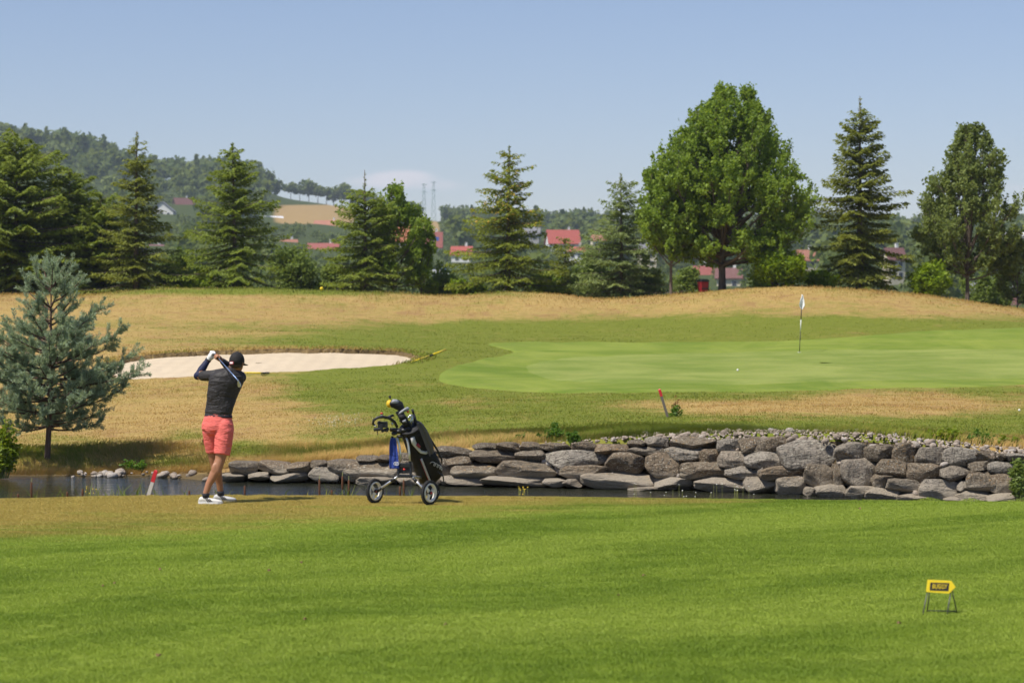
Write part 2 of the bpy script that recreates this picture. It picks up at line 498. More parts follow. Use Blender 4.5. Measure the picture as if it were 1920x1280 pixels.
# ---------------------------------------------------------------- where the turf has burnt dry (photograph columns and rows, read off the place)
GREEN_SPOTS = [  # column, row, half width, half height, how green
    (1250, 700, 560, 75, 1.1), (800, 715, 190, 45, 1.0), (660, 730, 110, 20, 0.5), (1650, 650, 420, 42, 1.0), (900, 628, 320, 22, 0.85), (1320, 618, 320, 18, 0.75),
    (1760, 615, 260, 18, 0.65), (560, 545, 330, 7, 1.1), (980, 780, 270, 45, 0.62), (1240, 800, 330, 28, 0.6), (1700, 806, 330, 24, 0.7), (1900, 760, 120, 40, 0.6),
    (620, 812, 90, 18, 0.45), (450, 838, 45, 14, 0.7), (540, 852, 60, 9, 0.55), (650, 846, 50, 9, 0.6), (760, 832, 60, 9, 0.6), (330, 868, 60, 10, 0.7), (300, 610, 170, 9, 0.30), (540, 640, 200, 10, 0.5), (360, 815, 60, 14, 0.5), (120, 855, 190, 26, 0.55), (480, 845, 130, 12, 0.35), (720, 775, 160, 22, 0.15)]
DRY_SPOTS = [(1560, 762, 330, 20, 0.95), (1720, 748, 180, 14, 0.7), (870, 755, 60, 7, 0.35), (1330, 765, 150, 15, 0.4), (500, 790, 260, 30, 0.3)]
def dryness(x, y, z):
    px = 960 + x * F / y; py = Y0 + (EYE - z) * F / y
    d = np.full_like(px, 0.88)
    for (cx, cy, rx, ry, a) in GREEN_SPOTS: d = d - a * np.exp(-0.8 * np.abs((px - cx) / rx)**2.6 - 0.8 * np.abs((py - cy) / ry)**2.6)
    d = np.clip(d, 0, 1)
    for (cx, cy, rx, ry, a) in DRY_SPOTS: d = d + a * np.exp(-((px - cx) / rx)**2 - ((py - cy) / ry)**2)
    return np.clip(d, 0, 1)

# ---------------------------------------------------------------- turf materials
def dry_mix(t, p, dry):
    """burnt or green: the same patchwork for the soil and for the blades on it"""
    n1 = t.noise(p, 0.22, 5, 0.62, 0.4); n2 = t.noise(p, 2.6, 5, 0.65); n4 = t.noise(t.mapv(p, (1, 0.7, 1)), 0.85, 5, 0.65, 0.8)
    f = t.math('ADD', dry, t.math('MULTIPLY', t.math('SUBTRACT', n1, 0.5), 1.5))
    f = t.math('ADD', f, t.math('MULTIPLY', t.math('SUBTRACT', n2, 0.5), 0.9))
    f = t.math('ADD', f, t.math('MULTIPLY', t.math('SUBTRACT', n4, 0.5), 1.3))
    return t.step(f, 0.02, 1.02), n1, n2, n4
def turf_far():
    t = NT('far_turf'); p = t.pos(); n3 = t.noise(p, 14, 3, 0.6)
    f, n1, n2, n4 = dry_mix(t, p, t.attr('dry'))
    straw = t.mix(n2, (0.315, 0.212, 0.072), (0.475, 0.335, 0.125))
    straw = t.mix(t.step(n4, 0.48, 0.70), straw, (0.30, 0.185, 0.078))
    grass = t.mix(n2, (0.105, 0.138, 0.014), (0.205, 0.225, 0.036))
    c = t.mix(f, grass, straw)
    c = t.mix(t.step(n3, 0.42, 0.70, 0.0, 0.35), c, t.mix(0.5, c, (0.14, 0.11, 0.03)))
    s = t.node('ShaderNodeSeparateXYZ'); t.l.new(p, s.inputs[0])
    mud = t.step(t.math('ADD', s.outputs['Z'], t.math('MULTIPLY', t.math('SUBTRACT', n2, 0.5), 0.18)), -0.66, -0.52, 0.9, 0.0)
    c = t.mix(mud, c, t.mix(n3, (0.05, 0.038, 0.022), (0.15, 0.11, 0.06)))
    h = t.math('ADD', t.math('MULTIPLY', n3, 0.5), t.math('MULTIPLY', n2, 0.8))
    return t.done(t.bsdf(c, 0.95, spec=0.1, normal=t.bump(h, 0.75, 0.10)))
M['turf_far'] = turf_far()

def dry_front(t, p):
    """0..1: the burnt corner of the tee ground on the left"""
    s = t.node('ShaderNodeSeparateXYZ'); t.l.new(p, s.inputs[0])
    f = t.math('SUBTRACT', s.outputs['Y'], 23.9)
    f = t.math('SUBTRACT', f, t.math('MULTIPLY', t.math('ADD', s.outputs['X'], 5.5), 0.60))
    n = t.noise(t.mapv(p, (0.35, 1.0, 1)), 1.1, 5, 0.6)
    n2 = t.noise(t.mapv(p, (0.5, 1.6, 1)), 3.4, 4, 0.6)
    f = t.math('ADD', f, t.math('MULTIPLY', t.math('SUBTRACT', n, 0.5), 7.0))
    f = t.math('ADD', f, t.math('MULTIPLY', t.math('SUBTRACT', n2, 0.5), 4.0))
    return t.step(f, -1.6, 2.0, 0.0, 0.86)
def fairway_colour(t, p):
    rt = t.node('ShaderNodeVectorRotate', rotation_type='Z_AXIS'); t.l.new(p, rt.inputs['Vector']); rt.inputs['Angle'].default_value = math.radians(-38)
    n0 = t.noise(t.mapv(rt.outputs[0], (0.22, 0.9, 1)), 0.75, 4, 0.5, 0.6)
    n1 = t.noise(t.mapv(p, (0.6, 1, 1)), 2.2, 4, 0.6); n2 = t.noise(p, 26, 4, 0.65)
    g = t.mix(t.step(n0, 0.34, 0.64), (0.120, 0.188, 0.014), (0.238, 0.302, 0.042))
    g = t.mix(t.step(n1, 0.35, 0.75, 0, 0.55), g, (0.245, 0.320, 0.036))
    g = t.mix(t.step(n2, 0.60, 0.80, 0, 0.45), g, (0.30, 0.29, 0.085))
    s = t.mix(n1, (0.36, 0.245, 0.070), (0.50, 0.345, 0.12))
    s = t.mix(t.step(n2, 0.4, 0.7, 0, 0.6), s, (0.24, 0.21, 0.04))
    return t.mix(dry_front(t, p), g, s), n2
def fairway_mat():
    t = NT('fairway_turf'); p = t.pos(); c, n2 = fairway_colour(t, p)
    c = t.mix(0.30, c, (0.06, 0.07, 0.012))
    return t.done(t.bsdf(c, 0.95, spec=0.1, normal=t.bump(n2, 0.5, 0.02)))
def fairway_blade():
    t = NT('fairway_blade'); p = t.pos(); c, n2 = fairway_colour(t, p)
    gn = t.node('ShaderNodeVectorMath', operation='SCALE'); t.l.new(c, gn.inputs[0]); gn.inputs['Scale'].default_value = 1.45; c = gn.outputs[0]
    c = t.mix(t.attr('tint'), t.mix(0.15, c, (0.10, 0.15, 0.008)), t.mix(0.18, c, (0.40, 0.46, 0.08)))
    b = t.bsdf(c, 0.55, spec=0.25)
    tr = t.node('ShaderNodeBsdfTranslucent'); t.l.new(c, tr.inputs[0])
    mx = t.node('ShaderNodeMixShader'); mx.inputs[0].default_value = 0.35
    t.l.new(b, mx.inputs[1]); t.l.new(tr.outputs[0], mx.inputs[2])
    return t.done(mx.outputs[0])
M['fairway'] = fairway_mat(); M['fairway_blade'] = fairway_blade()

def green_mat(name, a, b, stripe):
    t = NT(name); p = t.pos()
    n = t.noise(t.mapv(p, (0.7, 0.5, 1)), 0.42, 5, 0.6, 0.8); n2 = t.noise(p, 9, 4, 0.6); n3 = t.noise(t.mapv(p, (0.5, 1, 1)), 1.6, 4)
    c = t.mix(t.step(n, 0.3, 0.7), a, b)
    c = t.mix(t.step(n3, 0.45, 0.75, 0, 0.5), c, t.mix(0.5, b, (0.28, 0.27, 0.08)))
    c = t.mix(t.step(n2, 0.5, 0.8, 0, 0.35), c, t.mix(0.5, a, (0.05, 0.07, 0.01)))
    return t.done(t.bsdf(c, 0.9, spec=0.12, normal=t.bump(n2, stripe, 0.03)))
M['putting'] = green_mat('putting_turf', (0.150, 0.205, 0.034), (0.250, 0.288, 0.070), 0.3)
M['collar'] = green_mat('collar_turf', (0.122, 0.182, 0.020), (0.215, 0.262, 0.042), 0.35)
def sand_mat():
    t = NT('bunker_sand'); p = t.pos(); n = t.noise(t.mapv(p, (0.6, 1, 1)), 1.3, 4); n2 = t.noise(p, 18, 4)
    s = t.node('ShaderNodeTexWave'); t.l.new(t.mapv(p, (0.3, 1, 1)), s.inputs['Vector']); s.inputs['Scale'].default_value = 2.2; s.inputs['Distortion'].default_value = 3
    c = t.mix(n, (0.50, 0.405, 0.285), (0.60, 0.50, 0.365))
    c = t.mix(t.step(n2, 0.5, 0.8, 0, 0.3), c, (0.42, 0.33, 0.22))
    h = t.math('ADD', n2, t.math('MULTIPLY', s.outputs['Fac'], 0.6))
    return t.done(t.bsdf(c, 0.95, spec=0.1, normal=t.bump(h, 0.45, 0.05)))
M['sand'] = sand_mat()
M['lip'] = None
def lip_mat():
    t = NT('bunker_lip'); p = t.pos(); n = t.noise(p, 9, 5, 0.7); n2 = t.noise(p, 2.5, 4)
    c = t.mix(n, (0.055, 0.04, 0.022), (0.24, 0.165, 0.075)); c = t.mix(t.step(n2, 0.5, 0.7, 0, 0.6), c, (0.30, 0.215, 0.10))
    return t.done(t.bsdf(c, 0.95, spec=0.1, normal=t.bump(n, 0.8, 0.06)))
M['lip'] = lip_mat()
def water_mat():
    t = NT('pond_water'); p = t.pos()
    h = t.noise(t.mapv(p, (0.8, 2.2, 1)), 2.4, 4, 0.55, 0.3); h2 = t.noise(t.mapv(p, (1, 2.6, 1)), 11, 2, 0.5)
    k = t.noise(t.mapv(p, (0.18, 0.5, 1)), 1.0, 2)
    hh = t.math('ADD', t.math('MULTIPLY', h, 1.0), t.math('MULTIPLY', h2, 0.25))
    hh = t.math('MULTIPLY', hh, t.step(k, 0.3, 0.7, 0.45, 1.2))
    return t.done(t.bsdf((0.022, 0.024, 0.014), 0.06, normal=t.bump(hh, 0.9, 0.075), spec=0.5, IOR=1.33))
M['water'] = water_mat()
def soil_mat():
    t = NT('bank_soil'); p = t.pos(); n = t.noise(p, 7, 5, 0.65)
    return t.done(t.bsdf(t.mix(n, (0.035, 0.027, 0.018), (0.17, 0.125, 0.07)), 0.95, spec=0.1, normal=t.bump(n, 0.8, 0.08)))
M['soil'] = soil_mat()
def hill_mat():
    t = NT('hill_meadow'); p = t.pos(); n = t.noise(p, 0.02, 5, 0.6); n2 = t.noise(p, 0.25, 4, 0.6)
    g = t.mix(n2, (0.030, 0.048, 0.012), (0.080, 0.098, 0.026))
    s = t.mix(n2, (0.28, 0.185, 0.075), (0.38, 0.265, 0.115))
    f = t.step(t.math('ADD', t.attr('dry'), t.math('MULTIPLY', t.math('SUBTRACT', n2, 0.5), 0.5)), 0.35, 0.65)
    return t.done(t.bsdf(t.mix(f, g, s), 0.95, spec=0.1, normal=t.bump(n2, 0.6, 0.5)))
M['hill'] = hill_mat()

# ---------------------------------------------------------------- the setting
# tee ground in front
ys = np.concatenate([np.linspace(-6, 12, 40), np.linspace(12.3, 27, 90), np.linspace(27.1, 33.5, 70)])
xs = np.concatenate([np.linspace(-60, -12, 25), np.linspace(-11.7, 11.7, 120), np.linspace(12, 60, 25)])
GX, GY = np.meshgrid(xs, ys)
V = np.stack([GX.ravel(), GY.ravel(), tee_z(GX.ravel(), GY.ravel())], 1)
fairway = link('fairway', np_mesh('fairway', V, grid_faces(len(ys), len(xs)), True), M['fairway'])
tag(fairway, 'mown green fairway with burnt corner in front of the pond', kind='structure')

# pond
mb = MB(); mb.add([(-70, 29.6, WATER_Z), (70, 29.6, WATER_Z), (70, 50, WATER_Z), (-70, 50, WATER_Z)], [(0, 1, 2, 3)])
pond = mb.build('pond_water', M['water']); tag(pond, 'narrow pond between fairway and stone wall', kind='structure')

# far bank, mounds and dry rough
pxs = np.concatenate([np.linspace(-850, -150, 40), np.linspace(-140, 2060, 300), np.linspace(2070, 2850, 40)])
ts = np.concatenate([np.linspace(-0.9, 0.0, 5), np.linspace(0.0, 1.0, 151)[1:] ** 1.0])
T, PX = np.meshgrid(ts, pxs, indexing='ij')
d0 = shore_D(PX) + 0.55
GY = np.where(T <= 0, d0 + T, d0 + (165 - d0) * (0.45 * T + 0.55 * T**2.2))
GX = px2x(PX, GY)
GZ = bank_z(GX.ravel(), GY.ravel()).reshape(GX.shape)
# bunker outline in photograph columns and rows, then on the ground
def ground_at(px, py, lo=44.0, hi=112.0):
    D = np.linspace(lo, hi, 1400); x = px2x(px, D); z = bank_z(x, D)
    r = Y0 + (EYE - z) * F / D
    i = int(np.argmin(np.abs(r - py))); return float(D[i])
BUNKER = [(205, 697), (216, 684), (240, 675), (290, 668), (350, 664), (420, 661), (500, 659), (590, 658.5), (660, 659), (720, 661), (760, 665), (788, 672), (778, 679),
          (740, 685), (680, 689), (600, 694), (520, 698), (440, 702), (360, 706), (290, 709), (235, 711), (212, 706)]
GREEN = [(818, 712), (822, 700), (845, 688), (885, 678), (935, 668), (960, 660), (935, 652), (912, 645), (960, 642), (1050, 642), (1180, 643), (1300, 642), (1420, 640),
         (1500, 638), (1620, 630), (1760, 620), (1900, 615), (2080, 612), (2260, 620), (2330, 655), (2280, 695), (2120, 715), (1920, 722), (1700, 728), (1500, 733), (1300, 736), (1100, 737), (960, 734), (880, 728), (835, 720)]
INNER = [(985, 690), (1010, 680), (1080, 672), (1200, 667), (1350, 663), (1500, 659), (1650, 657), (1800, 655), (1950, 655), (2120, 658), (2180, 672), (2120, 690),
         (1960, 706), (1750, 714), (1500, 720), (1300, 722), (1120, 720), (1020, 710)]
def outline(pts, n=240):
    W = []
    for (px, py) in pts:
        D = ground_at(px, py); W.append((px2x(px, D), D))
    W = np.array(W); m = len(W)
    t = np.linspace(0, m, n, endpoint=False); i = t.astype(int); f = (t - i)[:, None]
    p0, p1, p2, p3 = W[(i - 1) % m], W[i % m], W[(i + 1) % m], W[(i + 2) % m]
    return 0.5 * ((2 * p1) + (-p0 + p2) * f + (2 * p0 - 5 * p1 + 4 * p2 - p3) * f**2 + (-p0 + 3 * p1 - 3 * p2 + p3) * f**3)
def inside(poly, x, y):
    x = np.asarray(x); y = np.asarray(y); c = np.zeros(x.shape, bool); j = len(poly) - 1
    for i in range(len(poly)):
        xi, yi = poly[i]; xj, yj = poly[j]
        with np.errstate(all='ignore'):
            c ^= ((yi > y) != (yj > y)) & (x < (xj - xi) * (y - yi) / (yj - yi + 1e-12) + xi)
        j = i
    return c
bk = outline(BUNKER); gr = outline(GREEN); gi = outline(INNER)
bc = bk.mean(0)
ins = inside(bc + (bk - bc) * 0.985, GX.ravel(), GY.ravel()).reshape(GX.shape)
GZ = np.where(ins, GZ - 0.75, GZ)
dry = dryness(GX.ravel(), GY.ravel(), bank_z(GX.ravel(), GY.ravel()))
V = np.stack([GX.ravel(), GY.ravel(), GZ.ravel()], 1)
bank = link('far_bank', np_mesh('far_bank', V, grid_faces(len(ts), len(pxs)), True, {'dry': dry}), M['turf_far'])
tag(bank, 'dry rolling rough beyond the pond', kind='structure')

def sheet(name, poly, zf, mat, nr=40):
    c = poly.mean(0); n = len(poly); rr = np.linspace(0.02, 1, nr)
    X = c[0] + (poly[None, :, 0] - c[0]) * rr[:, None]; Y = c[1] + (poly[None, :, 1] - c[1]) * rr[:, None]
    Z = zf(X.ravel(), Y.ravel(), np.repeat(rr, n))
    V = np.stack([X.ravel(), Y.ravel(), Z], 1)
    i = (np.arange(nr - 1)[:, None] * n + np.arange(n)[None, :]); k = (np.arange(nr - 1)[:, None] * n + (np.arange(n)[None, :] + 1) % n)
    Q = np.stack([i.ravel(), k.ravel(), (k + n).ravel(), (i + n).ravel()], 1)
    return link(name, np_mesh(name, V, Q, True), mat)
def green_z(x, y, r): return bank_z(x, y) + 0.03 + 0.10 * (fbm(x * 0.12, y * 0.09, 77, 3) - 0.44) * smoothstep(1.0, 0.8, r)
collar = sheet('green_collar', gr, lambda x, y, r: green_z(x, y, r) + np.where(r > 0.985, -0.06, 0), M['collar'], 60)
tag(collar, 'mown apron round the putting green', kind='structure')
GC = gr.mean(0)
def collar_r(x, y):
    a = np.arctan2(y - GC[1], x - GC[0]); pa = np.arctan2(gr[:, 1] - GC[1], gr[:, 0] - GC[0]); pr = np.hypot(gr[:, 1] - GC[1], gr[:, 0] - GC[0])
    o = np.argsort(pa); return np.hypot(x - GC[0], y - GC[1]) / np.interp(a, pa[o], pr[o], period=2 * np.pi)
putting = sheet('putting_green', gi, lambda x, y, r: green_z(x, y, collar_r(x, y)) + np.where(r > 0.99, -0.004, np.where(r > 0.96, 0.012, 0.03)), M['putting'], 60)
tag(putting, 'pale close-cut putting green', kind='structure')
def surf_z(x, y):
    x = np.atleast_1d(float(x)); y = np.atleast_1d(float(y))
    return float(green_z(x, y, collar_r(x, y))[0] + 0.03)

# bunker sand, dished, low under the back lip and level with the turf in front
byf, byb = bk[:, 1].min(), bk[:, 1].max()
def sand_z(x, y, r):
    k = smoothstep(byf + 1.0, byb - 2.0, y)
    return bank_z(x, y) - 0.01 - 0.05 * k - 0.015 * smoothstep(1.0, 0.55, r) + 0.02 * (fbm(x * 1.2, y * 0.8, 5) - 0.45)
sand = sheet('bunker_sand', bk, sand_z, M['sand'], 40)
tag(sand, 'pale sand bunker left of the green', kind='structure')
# ragged turf lip round the bunker
n = len(bk) * 4; t = np.linspace(0, len(bk), n, endpoint=False); i0 = t.astype(int) % len(bk); f = (t - t.astype(int))[:, None]
ring = bk[i0] * (1 - f) + bk[(i0 + 1) % len(bk)] * f
nd = ring - bc; nd /= np.linalg.norm(nd, axis=1)[:, None]
back = smoothstep(-0.30, 0.35, nd[:, 1] + 0.25 * np.maximum(nd[:, 0], 0))
rag = (fbm(t * 1.3, t * 0.2, 31, 3) - 0.44)
rows = []
for (off, dz, wob) in ((-0.16, -0.30, 0.10), (-0.05, 0.0, 0.34), (0.05, 0.075, 0.26), (0.40, 0.08, 0.12), (1.1, -0.05, 0.0)):
    p = ring + nd * (off + wob * rag)[:, None]
    z0 = bank_z(p[:, 0], p[:, 1])
    z = z0 + (dz + 0.18 * wob * (vnoise(t * 2.3, t * 0 + off * 9, 5) - 0.5)) * (0.18 + 0.82 * back)
    rows.append(np.stack([p[:, 0], p[:, 1], z], 1))
V = np.concatenate(rows); nr = len(rows)
i = (np.arange(nr - 1)[:, None] * n + np.arange(n)[None, :]); k = (np.arange(nr - 1)[:, None] * n + (np.arange(n)[None, :] + 1) % n)
lipo = link('bunker_lip', np_mesh('bunker_lip', V, np.stack([i.ravel(), k.ravel(), (k + n).ravel(), (i + n).ravel()], 1), True,
                                  {'dry': dryness(V[:, 0], V[:, 1], bank_z(V[:, 0], V[:, 1]))}), M['lip'])
lipo.data.materials.append(M['turf_far'])
mi = np.repeat([0, 0, 1, 1], n).astype(np.int32); lipo.data.polygons.foreach_set('material_index', mi)
tag(lipo, 'ragged earth lip round the sand bunker', kind='structure')

# hillside
hp = np.concatenate([np.linspace(-1900, -300, 40), np.linspace(-280, 2200, 200), np.linspace(2250, 3500, 30)])
hd = np.concatenate([np.linspace(122, 400, 25), np.linspace(410, 1700, 110), np.linspace(1750, 2600, 12)])
HD, HP = np.meshgrid(hd, hp, indexing='ij')
HZ = hill_z(HP.ravel(), HD.ravel()).reshape(HD.shape)
def hill_dry(px, D):
    py = Y0 + (EYE - hill_z(px, D)) * F / D
    f = np.exp(-((px - 590) / 80)**6 - ((py - 402) / 19)**6) * (D > 1000) + np.exp(-((px - 795) / 32)**6 - ((py - 425) / 11)**6) * (D > 1000)
    return np.clip(f, 0, 1)
V = np.stack([px2x(HP.ravel(), HD.ravel()), HD.ravel(), HZ.ravel()], 1)
hill = link('hillside', np_mesh('hillside', V, grid_faces(len(hd), len(hp)), True, {'dry': hill_dry(HP.ravel(), HD.ravel())}), M['hill'])
tag(hill, 'wooded hillside behind the village', kind='structure')
# ground under everything, out to the horizon
mb = MB(); mb.add([(-1700, -300, -12), (1700, -300, -12), (1700, 2700, -12), (-1700, 2700, -12)], [(0, 1, 2, 3)])
plain_g = mb.build('valley_floor', M['hill']); tag(plain_g, 'valley floor', kind='structure')
# ---------------------------------------------------------------- foliage builders
def leaf_mesh(name, C, U, V, tint):
    """diamond leaves: centre C, half length U, half width V"""
    n = len(C)
    X = np.stack([C - U, C + V, C + U, C - V], 1).reshape(-1, 3)
    Q = np.arange(n * 4).reshape(n, 4)
    return np_mesh(name, X, Q, False, {'tint': np.repeat(np.clip(tint, 0, 1), 4)})
def rand_dirs(r, n):
    d = r.normal(size=(n, 3)); return d / np.linalg.norm(d, axis=1)[:, None]
def perp(r, U):
    w = np.cross(U, rand_dirs(r, len(U))); return w / (np.linalg.norm(w, axis=1)[:, None] + 1e-9)

def make_tree(name, loc, trunk_mb, leaves, mat, barkmat, label, cat='tree', group=None, trunk_name='trunk', crown_name='crown'):
    e = empty(name, loc, label, cat, group)
    if trunk_mb is not None: trunk_mb.build(trunk_name, barkmat, e, True)
    me = leaf_mesh(crown_name, *leaves)
    link(crown_name, me, mat, e)
    return e

def spruce_parts(H, R, seed, base=0.06, p=0.85, dens=1.0, leaf=0.075, bare=0.06, droop=0.30, irregular=0.25, cone=0.0, lift=0.35, gap=0.0, whorl=0.26):
    r = np.random.default_rng(seed); mb = MB()
    lean = r.normal(size=2) * 0.01 * H
    def axis(z): k = z / H; return np.array([lean[0] * k * k, lean[1] * k * k, z])
    mb.tube([axis(z) for z in np.linspace(-0.4, H, 12)], [0.020 * H * (1 - 0.97 * k) + 0.008 for k in np.linspace(0, 1, 12)], 8)
    C, U, Vv, T = [], [], [], []
    z = base * H
    while z < H * (1 - bare):
        k = (z - base * H) / (H * (1 - base))
        nb = max(3, int(r.integers(5, 8) * (1.0 if k < 0.8 else 0.7)))
        a0 = r.uniform(0, 6.28)
        for b in range(nb):
            if r.random() < gap: continue
            a = a0 + b * 6.283 / nb + r.normal() * 0.25
            L = R * (1 - k) ** p * (1 + r.normal() * irregular) + 0.10
            if k < 0.12: L *= 0.75 + k * 2
            L = max(L, 0.15)
            up = lift * (k - 0.35) * 1.8 + r.normal() * 0.08
            n = max(4, int(L / 0.085 * dens))
            s = (np.arange(n) + r.random(n)) / n
            out = np.array([math.cos(a), math.sin(a), 0.0]); side = np.array([-math.sin(a), math.cos(a), 0.0])
            rise = L * (up * s - droop * (1 - k) * s * (1 - 0.75 * s))
            base_p = axis(max(base * H, z + r.normal() * 0.15))
            pts = base_p + out * (s * L)[:, None] + np.array([0, 0, 1.0]) * rise[:, None]
            if L > 0.5:
                q = np.linspace(0, 1, 5)
                mb.tube([base_p + out * (t * L * 0.9) + np.array([0, 0, L * (up * t - droop * (1 - k) * t * (1 - 0.75 * t))]) for t in q], [0.012 * L * (1 - 0.8 * t) + 0.003 for t in q], 4, False)
            tl = np.minimum(0.42 * L * (1 - s) ** 0.7 + 0.10, 0.62) * (0.65 + 0.6 * r.random(n))
            for sg in (-1, 1):
                m = 3 if L > 0.8 else 2
                for j in range(m):
                    f = (j + r.random(n)) / m
                    d = out * 0.75 + sg * side * 0.8
                    c = pts + d * (tl * f)[:, None] + np.array([0, 0, -1.0]) * (tl * f * (0.12 + 0.35 * (1 - k)) + 0.02)[:, None] + r.normal(size=(n, 3)) * 0.025
                    u = d + np.array([0, 0, -0.35]) + r.normal(size=(n, 3)) * 0.35
                    u /= np.linalg.norm(u, axis=1)[:, None]
                    w = np.cross(u, np.array([0, 0, 1.0]) + r.normal(size=(n, 3)) * 0.5); w /= np.linalg.norm(w, axis=1)[:, None] + 1e-9
                    ln = leaf * (0.7 + 0.7 * r.random(n))
                    C.append(c); U.append(u * ln[:, None]); Vv.append(w * (ln * 0.42)[:, None])
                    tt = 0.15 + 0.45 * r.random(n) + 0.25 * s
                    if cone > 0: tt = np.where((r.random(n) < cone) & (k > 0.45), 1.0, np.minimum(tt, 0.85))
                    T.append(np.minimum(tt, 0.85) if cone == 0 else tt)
        z += whorl * (0.75 + 0.5 * r.random()) * (1.0 if k < 0.75 else 0.8) * (0.7 + 0.03 * H)
    # short shoots on the leader
    n = 60; zz = H * (1 - bare * 1.3) + r.random(n) * H * bare * 1.15
    d = rand_dirs(r, n); d[:, 2] = np.abs(d[:, 2]) * 0.7 + 0.2
    c = np.array([axis(q) for q in zz]) + d * 0.06
    C.append(c); U.append(d * 0.07); Vv.append(perp(r, d) * 0.025); T.append(0.3 + 0.4 * r.random(n))
    return mb, (np.concatenate(C), np.concatenate(U), np.concatenate(Vv), np.concatenate(T))

def broad_parts(H, env, seed, trunk_h, trunk_r, n_limb=26, leaf=0.085, n_leaf=20000, fork=0.3, upright=0.55, clump=0.30, lean=0.0, hollow=0.35, twigs=9, vary=0.72):
    """env: list of (height fraction, radius left, radius right) of the crown; limbs fan from the trunk to the crown's surface"""
    r = np.random.default_rng(seed); mb = MB()
    hs = np.array([e[0] for e in env]) * H; rl = np.array([e[1] for e in env]); rr = np.array([e[2] for e in env])
    def radius(z, a):
        l = np.interp(z, hs, rl); q = np.interp(z, hs, rr); w = 0.5 + 0.5 * math.cos(a)
        return l * (1 - w) + q * w
    top = hs[-1]
    mb.tube([(lean * z * z / H, 0, z) for z in np.linspace(-0.4, trunk_h + (top - trunk_h) * 0.8, 12)],
            [trunk_r * (1.25 if i == 0 else 1) * (1 - 0.93 * (i / 11.0) ** 0.8) + 0.006 for i in range(12)], 9)
    tips = []
    for i in range(n_limb):
        a = i * 2.39996 + r.normal() * 0.25
        fz = (i + 0.5) / n_limb
        zt = hs[0] + (top - hs[0]) * (fz ** 0.9) * (0.97) + r.normal() * 0.03 * H
        zt = min(max(zt, hs[0] + 0.02 * H), top)
        rad = radius(zt, a) * r.uniform(vary, 1.04)
        z0 = min(trunk_h * r.uniform(0.75, 1.0) + max(0, (zt - trunk_h)) * r.uniform(0.15, fork + 0.25), zt)
        p0 = np.array([lean * z0 * z0 / H, 0, z0]); p2 = np.array([math.cos(a) * rad, math.sin(a) * rad, zt])
        p1 = p0 * 0.5 + p2 * 0.5 + np.array([math.cos(a) * rad * 0.18, math.sin(a) * rad * 0.18, -0.12 * rad * (1 - upright)])
        q = np.linspace(0, 1, 7)[:, None]; pts = (1 - q) ** 2 * p0 + 2 * q * (1 - q) * p1 + q * q * p2
        ln = np.linalg.norm(p2 - p0)
        mb.tube(pts, [trunk_r * 0.40 * (1 - 0.9 * t) + 0.006 for t in np.linspace(0, 1, 7)], 5, False)
        for j in range(twigs):
            t = r.uniform(hollow, 1.0); b = (1 - t) ** 2 * p0 + 2 * t * (1 - t) * p1 + t * t * p2
            d = (p2 - p0) / (ln + 1e-6) * 0.6 + np.array([math.cos(a), math.sin(a), 0]) * 0.2 + np.array([0, 0, upright]) + r.normal(size=3) * 0.65
            d /= np.linalg.norm(d); long_ = r.random() < 0.3; l = (0.16 + 0.16 * r.random()) * (ln * 0.8 + 0.8) * (1.5 if long_ else 1.0)
            if long_: d = d * 0.6 + np.array([math.cos(a) * 0.25, math.sin(a) * 0.25, 0.75]); d /= np.linalg.norm(d)
            tip = b + d * l
            hr = radius(min(max(tip[2], hs[0]), top), math.atan2(tip[1], tip[0])) * (1.22 if long_ else 1.06) + 0.12
            rh = math.hypot(tip[0], tip[1])
            if rh > hr: tip[:2] *= hr / rh
            if tip[2] > top + 0.2: tip[2] = top + 0.2 - r.random() * 0.1 * H * 0.4
            mb.tube([b, (b + tip) / 2 + r.normal(size=3) * 0.03 * l, tip], [0.012 + 0.004 * l, 0.010, 0.005], 4, False)
            tips.append((b, tip))
    w = r.integers(0, len(tips), n_leaf); B = np.array([t[0] for t in tips])[w]; E = np.array([t[1] for t in tips])[w]
    f = r.beta(2.2, 1.1, n_leaf)[:, None]; c = B + (E - B) * f + r.normal(size=(n_leaf, 3)) * clump * np.array([0.55, 0.55, 0.42])
    # leaves gather in little tufts
    tuft = r.normal(size=(len(tips), 6, 3)) * clump * 1.15; ti = r.integers(0, 6, n_leaf)
    c = c * 0.45 + (E + tuft[w, ti] - (E - B) * (r.random(n_leaf) * 0.5)[:, None] + r.normal(size=(n_leaf, 3)) * clump * 0.25) * 0.55
    u = rand_dirs(r, n_leaf) + np.array([0, 0, -0.15]); u /= np.linalg.norm(u, axis=1)[:, None]
    vv = perp(r, u); ln = leaf * (0.6 + 0.8 * r.random(n_leaf))
    ct = r.random(len(tips))[w]
    return mb, (c, u * ln[:, None], vv * (ln * 0.62)[:, None], 0.15 + 0.4 * r.random(n_leaf) + 0.35 * ct)

